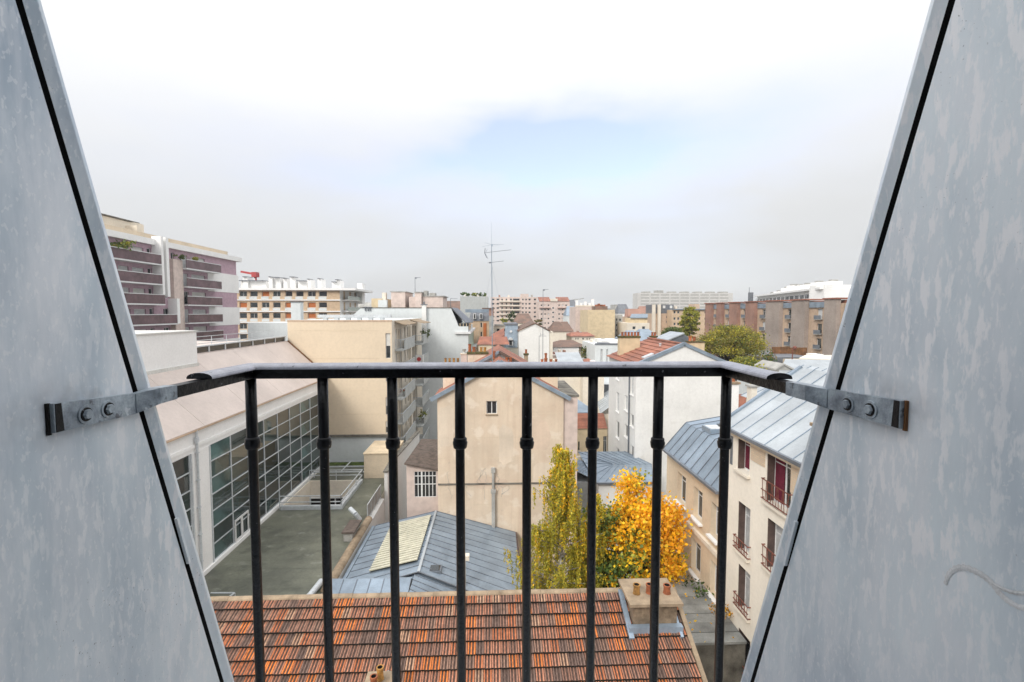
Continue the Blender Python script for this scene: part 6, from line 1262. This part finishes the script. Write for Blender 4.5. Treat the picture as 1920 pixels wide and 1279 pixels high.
t, x0, x1, z1 = block('ochre_link_block', 'ochre and cream apartment link with dark grid windows beside the poplar', 'apartment block', 170, 1260, 1332, 581, 12, M['peach'], rows=[(583, 588), (595, 600), (605, 610), (615, 620)], cols=[(1263, 1267), (1270, 1274), (1310, 1313), (1321, 1325)], style='plain'); MB().box(x0, x1, 169.4, 175, z1 + .003, pzr(579, 170)).build('zinc_cornice', M['zinc'], t); MB().box(pxr(1301, 171), pxr(1311, 171), 171, 176, z1, pzr(570, 171)).build('roof_stack', M['tan'], t)
t, x0, x1, z1 = block('grey_far_tower', 'small grey stepped tower in the haze above the yellow wall', 'building', 420, 1148, 1166, 578, 20, M['concrete']); MB().box(pxr(1152, 420), pxr(1163, 420), 421, 435, z1, pzr(571, 420)).build('upper_tier', M['concrete'], t)
for k, (nm, lab, Y, a, c, yt, mt, rf) in enumerate([
    ('far_house', 'tiny white-fronted house right of the yellow wall at the skyline', 220, 1160, 1182, 588, 'white2', 'slate'),
    ('far_house', 'pale far house under the maroon roof', 200, 1200, 1226, 592, 'greywhite', 'brickred'),
    ('far_house', 'grey zinc cluster roof in front of the maroon roof', 80, 1180, 1212, 640, 'zinc_blue', 'zinc'),
    ('far_house', 'low grey zinc roof left of the black-clad block foot', 84, 1205, 1240, 637, 'zinc_dark', 'zinc'),
    ('far_house', 'beige house filling the gap left of the pink rooftop volumes', 140, 660, 700, 585, 'cream', 'concrete'),
    ('far_house', 'white house between the roof garden and pink volumes', 130, 826, 866, 582, 'cream', 'browntile'),
    ('far_house', 'small grey house tucked right of the red-topped block', 200, 1062, 1082, 592, 'greywhite', 'zinc'),
    ('far_house', 'white house under the crane jib right of the red-topped block', 260, 1064, 1082, 580, 'white2', 'slate'),
    ('far_house', 'cream gable-sided house right of the white gable', 98, 1036, 1062, 622, 'cream', 'browntile'),
    ('far_house', 'pink low house below the red-topped block', 120, 1050, 1075, 622, 'pinkr', 'browntile'),
    ('far_house', 'cream house under the apartment slab left of the white gable', 110, 965, 1000, 606, 'cream', 'browntile')]):
    t, x0, x1, z1 = block(nm, lab, 'house', Y, a, c, yt, 9, M[mt], group='small houses of the middle distance'); hip(t, x0 - .2, x1 + .2, Y - .2, Y + 9.2, z1, z1 + Y * .02, M[rf], 1.0)
bush('roof_hedge', 'dark hedge of pot plants along a rooftop left of the white gable', (pxr(946, 95), 95, pzr(602, 95)), 1.1, [LM['moss'], LM['olive']], 260, .3, 74, squash=.5)
bush('roof_hedge', 'dark rooftop shrub in front of the far apartment slab', (pxr(960, 100), 100, pzr(594, 100)), 1.2, [LM['dgreen']], 260, .3, 75)
bush('roof_hedge', 'reddish plants along the parapet right behind the white gable', (pxr(1012, 84), 84, pzr(604, 84)), .9, [LM['bronze'], LM['dgreen']], 260, .25, 76, squash=.6)

# ------------------------------------------------------------------ long brick apartment row at the right
BXX = 63.0; br = thing('brick_apartment_row', 'long tan apartment row with alternating brick piers and dark windows at the right', 'apartment block', (68, 110, 0))
def byy(px): return BXX * F / (px - 925) * .999
piers = [(1333, 1344, 'brickred'), (1355, 1365, 'brickred'), (1380, 1395.5, 'brickred'), (1412, 1429, 'brickred'), (1452, 1479, 'greybrick'), (1503, 1530, 'greybrick'), (1568, 1592, 'greybrick')]
zb2 = 20.6; yN, yF = byy(1600), byy(1331)
bays = [(1344, 1355), (1365, 1380), (1395.5, 1412), (1429, 1452), (1479, 1503), (1530, 1568)]
wins = []
for a, c in bays:
    y_c = byy(a + (c - a) * .55)
    for k in range(6):
        z = zb2 - 3.0 - 2.85 * k; wins.append((yF - y_c, z, 1.5, 2.0, ('plain', 'casement', 'curtain', 'plain')[(k + int(a)) % 4]))
facade(br, (BXX, yF, 0), (0, -1, 0), yF - yN, zb2, wins, M['tan'], depth=.3)
for xc, z, w_, h_, s in wins:
    MB().box(BXX - .5, BXX - .02, yF - xc - 1.0, yF - xc + 1.0, z - .12, z - .002).build('balcony_slab', M['concrete'], br); MB().box(BXX - .5, BXX - .44, yF - xc - 1.0, yF - xc + 1.0, z, z + .75).build('balcony_rail', M['zinc_dark'], br)
for a, c, m in piers:
    y_a, y_c = byy(c), byy(a); MB().box(BXX - .9, BXX - .003, y_a, y_c, 0, zb2 + .75).build('pier', M[m], br); MB().box(BXX - 1.1, BXX + 3, y_a - .3, y_c + .3, zb2 + .752, zb2 + 1.0).build('pier_coping', M['redtile'], br)
for a, c in bays: MB().box(BXX - .25, BXX + .6, byy(c) + .31, byy(a) - .31, zb2 - .75, zb2 + .35).build('zinc_fascia', M['zinc'], br)
MB().box(BXX + .4, BXX + 11, yN, yF, 0, zb2 - .05).build('core', M['tan'], br); MB().box(BXX + .7, BXX + 11, yN, yF, zb2 - .04, zb2 + .6).build('roof', M['redtile'], br)
MB().box(BXX, BXX + 10, yN, yN + .1, 0, zb2).build('end_wall', M['tan'], br)

# white terraced block behind, with blue bands
wb_ = thing('white_terraced_block', 'long white stepped block with dark balcony bands and roof stacks behind the brick row', 'apartment block', (125, 220, 0))
A0, A1 = P(1420, 565, Y=262.0), P(1546, 565, Y=172.0); zw = P(1546, 542, Y=172.0).z; d_ = (A1 - A0); d_.z = 0; ln = d_.length; du = d_.normalized(); nn = du.cross(Vector((0, 0, 1)))
b = MB(); O0 = Vector((A0.x, A0.y, 0)); b.ext([O0, O0 + du * ln, O0 + du * ln - nn * 14, O0 - nn * 14], (0, 0, zw)); b.build('core', M['white2'], wb_)
for k in range(5):
    z = zw - 1.2 - 2.9 * k
    b = MB(); p = O0 + nn * 1.2 + Vector((0, 0, z - 2.2)); b.bar(p + nn * .02 - Vector((0, 0, .6)), p + du * (ln - 1) - Vector((0, 0, .6)), .12, 1.1); b.build('balcony_front', pmat('blue_grey_band', (.2, .25, .38), var=.08, scale=.2) if k == 1 else M['white2'], wb_)
    b = MB(); b.bar(O0 + nn * .03 + Vector((0, 0, z - .95)), O0 + du * (ln - 1) + nn * .03 + Vector((0, 0, z - .95)), .06, 1.5); b.build('window_band', M['glass_d'], wb_)
    for q in range(15): b = MB(); p = O0 + du * (ln * q / 15) + nn * .6; b.box(p.x - .12, p.x + .12, p.y - .12, p.y + .12, z - 2.2, z + .3); b.build('divider', M['white2'], wb_)
b = MB(); b.bar(O0 + nn * .7 + Vector((0, 0, zw + .35)), O0 + du * ln + nn * .7 + Vector((0, 0, zw + .35)), 2.2, .8); b.build('roof_slab', M['white2'], wb_)
b = MB(); p = O0 + du * ln; b.box(p.x - .5, p.x + 16, p.y - .5, p.y + 8, 0, P(1560, 534, Y=172.0).z); b.build('end_block', M['white2'], wb_)
for f_, h in ((.08, 1.5), (.2, 2), (.33, 3.2), (.42, 4.0), (.5, 3.5), (.62, 3.4), (.75, 3.6), (.9, 3.2)):
    p = O0 + du * ln * f_ - nn * 6; MB().box(p.x - 2.2, p.x + 2.2, p.y - 2, p.y + 2, zw, zw + h).build('roof_stack', M['white2'], wb_); MB().box(p.x - 1.2, p.x + 1.2, p.y - 1, p.y + 1, zw + h, zw + h + .7).build('stack_cap', M['concrete'], wb_)
ml = thing('far_mast', 'thin dark mast at the left end of the white terraced block', 'mast', (P(1405, 570, Y=240.).x, 240, 0)); b = MB(); q = P(1405, 539, Y=240.); b.cyl((q.x, 240, 0), (q.x, 240, q.z), .35, .15, 6); b.box(q.x, q.x + 2.2, 240, 241, q.z - 14, q.z - 2.5); b.build('mast', M['slate'], ml)
# far slab on the skyline
FY = 450.0; fs = thing('far_long_slab', 'very long pale tower slab on the skyline with horizontal window bands', 'apartment block', (pxr(1285, FY), FY, 0))
fx0, fx1 = pxr(1195, FY), pxr(1373, FY); fz = pzr(549, FY); MB().box(fx0, fx1, FY, FY + 16, 0, fz).build('wall', M['haze_b'], fs)
nf = 14; fh = 2.85
for k in range(nf):
    z = fz - 1.2 - fh * k
    for q in range(9):
        a = fx0 + 3 + (fx1 - fx0 - 6) * q / 9; c = fx0 + 3 + (fx1 - fx0 - 6) * (q + 1) / 9 - 1.4; MB().box(a, c, FY - .06, FY - .01, z - 1.15, z).build('window_band', M['concrete'], fs)
for q in range(7): x = fx0 + 6 + (fx1 - fx0 - 14) * q / 6.2; MB().box(x, x + 7, FY + 3, FY + 10, fz, fz + (2.6 if q == 1 else 1.5)).build('roof_house', M['concrete'], fs)
# thin crane lines in the distance
ck = thing('far_crane', 'faint grey tower crane on the skyline beside the red-topped block', 'crane', (pxr(1076, 320), 320, 0)); b = MB(); b.bar((pxr(1076, 320), 320, 0), (pxr(1076, 320), 320, pzr(561, 320)), .8, .8, up=(1, 0, 0)); b.bar((pxr(1070, 320), 320, pzr(563, 320)), (pxr(1094, 320), 320, pzr(559.5, 320)), .5, .5); b.build('tower', M['concrete'], ck)
# distant roofs right to the horizon
fc = MB(); g = np.random.default_rng(5)
for k in range(420):
    Y = 330 + g.random() * 850; x = (g.random() * 2.4 - 1.2) * Y; hgt = 13 + g.random() * 5; w_, d2 = 8 + g.random() * 16, 8 + g.random() * 10
    fc.box(x, x + w_, Y, Y + d2, 0, hgt, int(g.random() * 3)); fc.ext([(x, Y, hgt + .01), (x + w_, Y, hgt + .01), (x + w_, Y + d2 / 2, hgt + 2.5), (x, Y + d2 / 2, hgt + 2.5)], (0, .3, 0), 3 + int(g.random() * 2))
o = fc.build('distant_rooftops', [M['haze_b'], M['cream'], M['greywhite'], M['slate'], M['browntile']], recalc=False, kind='stuff'); tag(o, 'mass of far city rooftops along the skyline', 'rooftops')
dt_ = np.array([((g.random() * 2.4 - 1.2) * 900, 700 + g.random() * 480, 8 + g.random() * 9) for _ in range(5000)])
o = leaves('distant_treeline', dt_, np.full(len(dt_), 9.0), np.zeros(len(dt_), int), [LM['dgreen']], None); o['kind'] = 'stuff'; tag(o, 'dark far treeline among the rooftops on the horizon', 'trees')

# right clutter between the round tree and the cheek
t = thing('timber_fence_yard', 'brown timber screen fence on the flat roof before the brick row', 'fence', (40, 74, 0)); Yt = 76.0
for k in range(12):
    a = 1450 + (1516 - 1450) * k / 12; c = 1450 + (1516 - 1450) * (k + 1) / 12; MB().box(pxr(a, Yt), pxr(c, Yt) - .04, Yt, Yt + .2, pzr(674, Yt), pzr(652 + (k > 5) * 1.5, Yt)).build('board', M['wood'], t)
db_ = flatbox('dark_flat_roof', 'flat dark roof terrace under the timber fence', 'building', pxr(1432, 70), pxr(1530, 70), 70, 84, pzr(672, 70), M['slate'])
t = thing('beige_awning_house', 'low house with a beige sloping awning roof at the right edge', 'house', (44, 62, 0)); Ya2 = 62.0
b = MB(); b.ext([(pxr(1500, Ya2), Ya2, pzr(676, Ya2)), (pxr(1580, Ya2), Ya2, pzr(680, Ya2)), (pxr(1580, 66), 66, pzr(670, 66)), (pxr(1512, 66), 66, pzr(670, 66))], (0, 0, .15)); b.build('awning_roof', M['cream'], t); MB().box(pxr(1512, 64), pxr(1580, 64), 64, 69, 0, pzr(682, 64)).build('wall', M['mansbeige'], t); MB().box(pxr(1540, 66), pxr(1556, 66), 67, 69, pzr(682, 64), pzr(668, 66)).build('chimney', M['white2'], t)
t = thing('white_rear_house', 'white-roofed house just behind the pale zinc roof at the right', 'house', (31, 48, 0)); MB().box(pxr(1460, 48), pxr(1570, 48), 48, 56, 0, pzr(712, 48)).build('wall', M['greywhite'], t); b = MB(); b.ext([(pxr(1455, 48), 47.7, pzr(712, 48)), (pxr(1572, 48), 47.7, pzr(712, 48)), (pxr(1572, 54), 54, pzr(680, 54)), (pxr(1475, 54), 54, pzr(678, 54))], (0, 0, .15)); b.build('roof', M['zinc_wet'], t)
t = gable('shabby_gable', 'shabby grey-brown gable shed left of the white-roofed house', 50, 1458, 1488, 697, 1472, 687, 4, M['concrete'], M['concrete'])
t = thing('street_lamp', 'street lamp with a round cream globe behind the zinc roof at the right', 'street lamp', (pxr(1488, 58), 58, 0)); b = MB(); x_ = pxr(1488, 58); b.cyl((x_, 58, 0), (x_, 58, pzr(655, 58)), .09, .06, 8); b.lathe((pxr(1492, 58), 58, pzr(658, 58)), [(.05, 0), (.2, .1), (.24, .3), (.16, .45), (.02, .5)], 10); b.build('post', M['rust'], t)
bush('yard_tree', 'dull reddish bush left of the shabby gable', (pxr(1438, 60), 60, pzr(690, 60)), 2.0, [LM['bronze'], LM['dgreen'], LM['moss']], 700, .35, 81)
bush('yard_tree', 'yellow-green bush directly behind the right handrail', (pxr(1425, 52), 52, pzr(705, 52)), 1.6, [LM['lime'], LM['yolive']], 600, .3, 82)
for k, px in enumerate((1428, 1437, 1445)):
    t = thing('parked_car', ('white parked car glimpsed under the round tree', 'silver parked car right of the tree foot', 'pale parked car nearest the dark flat roof')[k], 'car', (pxr(px, 85), 85, pzr(685, 85)), 'cars glimpsed beside the round tree'); b = MB(); x_ = pxr(px, 85); z_ = pzr(682, 85)
    b.ext([(x_ - .9, 84, z_), (x_ + .9, 84, z_), (x_ + .9, 84, z_ + .7), (x_ + .6, 84, z_ + 1.3), (x_ - .6, 84, z_ + 1.3), (x_ - .9, 84, z_ + .7)], (0, 4, 0)); b.build('body', M['white2'], t)
    b = MB()
    for sx_ in (-.85, .85):
        for yy in (84.6, 87.2): b.cyl((x_ + sx_ - .08, yy, z_ - .02), (x_ + sx_ + .08, yy, z_ - .02), .3, n=10)
    b.build('wheels', M['matt_black'], t)
pdk = MB(); pdk.box(pxr(1405, 80), pxr(1460, 80), 80, 95, 0, pzr(683.5, 84)); pdk.build('car_deck', M['concrete'], kind='structure')

# ------------------------------------------------------------------ trees
def limb(b, p, q, r0, r1, n=6, wob=.1, seg=4):
    p, q = Vector(p), Vector(q); prev = p; pr_ = r0
    for k in range(1, seg + 1):
        f_ = k / seg; c = p.lerp(q, f_) + (Vector((random.uniform(-1, 1), random.uniform(-1, 1), 0)) * wob if k < seg else Vector()); r_ = r0 + (r1 - r0) * f_
        b.cyl(prev, c, pr_, r_, n, caps=False); prev, pr_ = c, r_
def birch():
    t = thing('birch_tree', 'tall weeping birch turning yellow-green in the courtyard', 'tree', (3.2, 22.0, 0)); g = np.random.default_rng(11)
    b = MB(); limb(b, (3.2, 22, 0), (3.12, 22, 12.3), .17, .02, 8, .06, 8); tips = []
    def env(z): return min(2.5, 2.05 * max(.02, (13.0 - z) / 6.0) ** .95)
    for k in range(185):
        z = 3.2 + 9.2 * (k / 185) ** .9; a = g.random() * 6.28; r = env(z) * (.45 + .62 * g.random()); r *= 1 + .38 * math.sin(3 * a + 1.7 * z)
        q = Vector((3.15 + r * math.cos(a), 22 + r * math.sin(a), z + .35 + .3 * g.random()))
        limb(b, (3.15, 22, z - r * .25), q, .035, .008, 4, .05, 3); tips.append((Vector((3.15, 22, z)), q, r))
    # a second, lower crown to the right
    limb(b, (3.3, 22.1, 1), (4.75, 22.2, 10.2), .12, .02, 7, .06, 6)
    for k in range(120):
        z = 3.0 + 7.2 * k / 120; a = g.random() * 6.28; r = 1.35 * max(.08, (10.6 - z) / 6) ** .7 * (.3 + .7 * g.random()); q = Vector((3.4 + 1.3 * z / 9 + r * math.cos(a), 22.2 + r * math.sin(a), z + .3)); tips.append((Vector((3.4 + 1.3 * z / 9, 22.2, z)), q, r)); limb(b, tips[-1][0], q, .03, .007, 4, .04, 3)
    b.build('trunk', M['birchbark'], t)
    pts = []; mid = []
    for c, q, r in tips:
        for s in range(8):
            f_ = .5 + .55 * g.random(); p = c.lerp(q, f_) + Vector((g.normal() * .12, g.normal() * .12, .05)); ln = (.5 + 1.3 * g.random()) * (.3 + .55 * min(1, r))
            n_ = int(40 * ln + 6); zz_ = g.random(n_); tone = g.random(); high = (p.z - 4) / 8.5
            for v in zz_:
                pts.append((p.x + g.normal() * .035, p.y + g.normal() * .035, p.z - ln * v)); 
                pr_ = tone * .5 + g.random() * .5 + high * .22
                mid.append(0 if pr_ > .92 else 1 if pr_ > .62 else 2 if pr_ > .26 else 3)
    print('birch leaves', len(pts)); leaves('crown', np.array(pts), .075 + .055 * g.random(len(pts)), mid, [LM['gold'], LM['yolive'], LM['olive'], LM['moss']], t, aspect=1.8, droop=.7, seed=3)
birch()
def autumn():
    t = thing('autumn_tree', 'rounded tree with brilliant golden-orange leaves and some green', 'tree', (7.4, 23.2, 0)); g = np.random.default_rng(12); C = np.array([7.4, 23.2, 7.6]); RR = np.array([2.35, 2.0, 3.45])
    b = MB(); limb(b, (7.4, 23.2, 0), (7.4, 23.2, 7.5), .2, .09, 8, .08, 5); cl = []
    for k in range(175):
        d = g.normal(size=3); d /= np.linalg.norm(d); r = g.random() ** .35
        if d[2] < -.75: continue
        c = C + d * RR * r * (.88 + .13 * math.sin(5 * d[0] + 3 * d[2]))
        if k % 6 == 0: c = np.array([5.5 + g.normal() * .55, 23.0 + g.normal() * .6, 5.6 + g.normal() * 1.3])
        cl.append(c)
        if k % 2 == 0: limb(b, (7.4, 23.2, 4.5 + 3 * g.random()), c, .05, .012, 4, .12, 4)
    b.build('trunk', M['trunk'], t); pts = []; mid = []; cl = np.array(cl)
    for c in cl:
        n_ = 95 + int(110 * g.random()); q = c + g.normal(size=(n_, 3)) * np.array([.3, .3, .24]); pts.append(q)
        gl = (7.7 - c[0]) * .24 + (7.4 - c[2]) * .12 + g.normal() * .22 + (.35 if (c[0] > 8.9 and g.random() < .6) else 0) + (.2 if c[1] > 24 else 0)
        u_ = g.random(n_) * .5 + gl; mid += list(np.where(u_ > .78, 3, np.where(u_ > .58, 2, np.where(u_ > .0, 0, 1))))
    pts = np.concatenate(pts); print('autumn leaves', len(pts)); leaves('crown', pts, .09 + .15 * g.random(len(pts)), mid, [LM['gold'], LM['amber'], LM['lime'], LM['green']], t, aspect=1.35, droop=.25, seed=4)
autumn()
def far_tree(name, label, c, rad, top_r, mats, n, size, seed, low=-.45):
    t = thing(name, label, 'tree', (c[0], c[1], 0)); g = np.random.default_rng(seed); k = 110; d = g.normal(size=(k, 3)); d /= np.linalg.norm(d, axis=1)[:, None]
    d[:, 2] = np.where(d[:, 2] < low, -d[:, 2], d[:, 2]); cs = d * (g.random(k)[:, None] ** .25) * np.array([rad, rad, top_r]) * .88 + np.array(c); b = MB(); limb(b, (c[0], c[1], 0), (c[0], c[1], c[2]), rad * .07, rad * .04, 7, .1, 4)
    for q in cs[::3]: limb(b, (c[0], c[1], c[2] - top_r * .7), q, rad * .025, rad * .006, 4, .2, 3)
    b.build('trunk', M['trunk'], t); i = g.integers(0, k, n); pts = cs[i] + g.normal(size=(n, 3)) * rad * np.array([.11, .11, .06]); tone = (g.random(k))[i] * .6 + g.random(n) * .4
    mid = np.clip((tone * len(mats)).astype(int), 0, len(mats) - 1); leaves('crown', pts, size * (.6 + .8 * g.random(n)), mid, mats, t, seed=seed)
ct = P(1368, 652, Y=68.0); far_tree('round_tree', 'big round olive-bronze tree beyond the white gable house', (ct.x, 68, ct.z), 5.0, 3.4, [LM['bronze'], LM['dolive'], LM['moss'], LM['dolive'], LM['olive'], LM['yolive']], 18000, .22, 51)
ct = P(1293, 604, Y=120.0); far_tree('poplar_tree', 'slim yellow-green poplar before the ochre link block', (ct.x, 120, ct.z), 2.4, 4.5, [LM['moss'], LM['olive'], LM['lime'], LM['yolive']], 15000, .36, 52, low=-2)
ct = P(1262, 628, Y=110.0); far_tree('dark_tree', 'dark green spreading tree left of the slim poplar', (ct.x, 110, ct.z), 2.8, 2.0, [LM['green'], LM['moss'], LM['dgreen']], 4000, .3, 53)
ct = P(1345, 690, Y=60.0); far_tree('small_tree', 'small green tree low behind the white gable, in front of the round tree', (ct.x + 2.6, 58, ct.z), 2.2, 1.8, [LM['moss'], LM['olive']], 3500, .22, 54)
t = thing('greenhouse_roof', 'little grey zinc barn roof left of the round tree', 'shed', (pxr(1270, 75), 75, 0)); b = MB(); x0, x1 = pxr(1252, 75), pxr(1296, 75); b.ext([(x0, 75, 0), (x1, 75, 0), (x1, 75, pzr(636, 75)), (pxr(1283, 75), 75, pzr(627, 75)), (x0, 75, pzr(640, 75))], (0, 6, 0)); b.build('wall', M['zinc_dark'], t); b = MB(); b.ext([(x0, 74.8, pzr(640, 75)), (pxr(1283, 75), 74.8, pzr(627, 75)), (pxr(1283, 75), 81, pzr(627, 75)), (x0, 81, pzr(640, 75))], (0, 0, .2)); b.build('roof', M['zinc_wet'], t)

# ------------------------------------------------------------------ aerials
def yagi(b, c, dirv, L_, n, ew, m=0, r=.012):
    c = Vector(c); d = Vector(dirv).normalized(); s = d.cross(Vector((0, 0, 1))).normalized(); b.bar(c - d * L_ * .26, c + d * L_ * .74, r * 2, r * 2, m=m)
    for k in range(n): p = c - d * L_ * .26 + d * L_ * k / (n - 1); b.bar(p - s * ew, p + s * ew, r * 1.3, r * 1.3, m=m)
AY = 35.6; ax_, = (pxr(923, AY),)
t = thing('television_aerial', 'tall television aerial mast with three stacked antennas over the red roof', 'aerial', (ax_, AY, 14.8)); b = MB(); zz1 = lambda y: pzr(y, AY)
b.cyl((ax_, AY, 14.6), (ax_ - .02, AY, zz1(540)), .035, .03, 8); b.cyl((ax_ - .02, AY, zz1(540)), (ax_ - .04, AY, zz1(460)), .03, .022, 8); b.cyl((ax_ - .04, AY, zz1(460)), (ax_ - .06, AY, zz1(416)), .012, .006, 6); b.build('mast', M['zinc'], t)
b = MB(); yagi(b, (ax_, AY, zz1(472.5)), (1, .35, .16), 2.0, 14, .09, r=.012); b.bar((ax_ - .55, AY, zz1(474)), (ax_ - .5, AY - .1, zz1(466)), .03, .03); b.bar((ax_ - .55, AY, zz1(474)), (ax_ - .4, AY - .1, zz1(484)), .03, .03); b.bar((ax_ - .5, AY + .2, zz1(474)), (ax_ - .35, AY + .2, zz1(467)), .02, .02); b.bar((ax_ - .5, AY + .2, zz1(475)), (ax_ - .3, AY + .2, zz1(485)), .02, .02); b.build('long_antenna', M['zinc_dark'], t)
b = MB()
for dx, dy, dz in ((-.75, .3, -.1), (.85, .2, .06), (-.55, -.4, .1), (.45, -.4, -.08)): b.bar((ax_, AY, zz1(459)), (ax_ + dx, AY + dy, zz1(459) + dz), .014, .014)
b.box(ax_ - .04, ax_ + .04, AY - .04, AY + .04, zz1(462), zz1(458)); b.build('cross_antenna', M['zinc'], t)
b = MB(); yagi(b, (ax_, AY, zz1(492)), (1, .3, .15), 1.15, 5, .16, r=.012); b.box(ax_ - .2, ax_ - .1, AY - .1, AY + .04, zz1(494), zz1(491.5)); b.build('short_antenna', M['zinc_dark'], t)
b = MB()
for dx, yy in ((-.7, .4), (.75, .5), (.1, -.9)): b.bar((ax_, AY, zz1(500)), (ax_ + dx * 2.2, AY + yy * 2, 14.9), .006, .007)
b.build('stay_wire', M['zinc'], t)
for nm, lab, px, Y, yt, yb, kind in (('thin_aerial', 'thin aerial rising from the red chimney pots right of centre', 1018, 37, 543, 688, 'a'), ('thin_aerial', 'short twin-arm aerial beside the red chimney pots', 1011, 38, 630, 688, 'b'), ('thin_aerial', 'small aerial on the pink rooftop block', 779, 85, 521, 550, 'a'), ('thin_aerial', 'tiny aerial between the pink volumes and roof garden', 845, 110, 560, 582, 'b')):
    x_ = pxr(px, Y); t = thing(nm, lab, 'aerial', (x_, Y, pzr(yb, Y)), 'thin rooftop aerials'); b = MB(); s_ = Y / 37
    b.cyl((x_, Y, pzr(yb, Y)), (x_, Y, pzr(yt, Y)), .022 * s_, .016 * s_, 6); o_ = pzr(yt, Y)
    if kind == 'a': b.bar((x_, Y, o_), (x_ + .42 * s_, Y + .1, o_ + .03), .03 * s_, .03 * s_); b.box(x_ - .02, x_ + .14 * s_, Y - .05, Y + .05, o_ - .08 * s_, o_ + .02)
    else: b.bar((x_, Y, o_), (x_ + .55 * s_, Y, o_ - .02), .025 * s_, .025 * s_); b.bar((x_ + .1, Y, o_ - .1), (x_ + .1, Y, o_ + .25), .02, .02, up=(1, 0, 0)); b.bar((x_ + .1, Y, o_ + .1), (x_ + .4, Y, o_ + .12), .015, .015)
    b.build('mast', M['zinc_dark'], t)
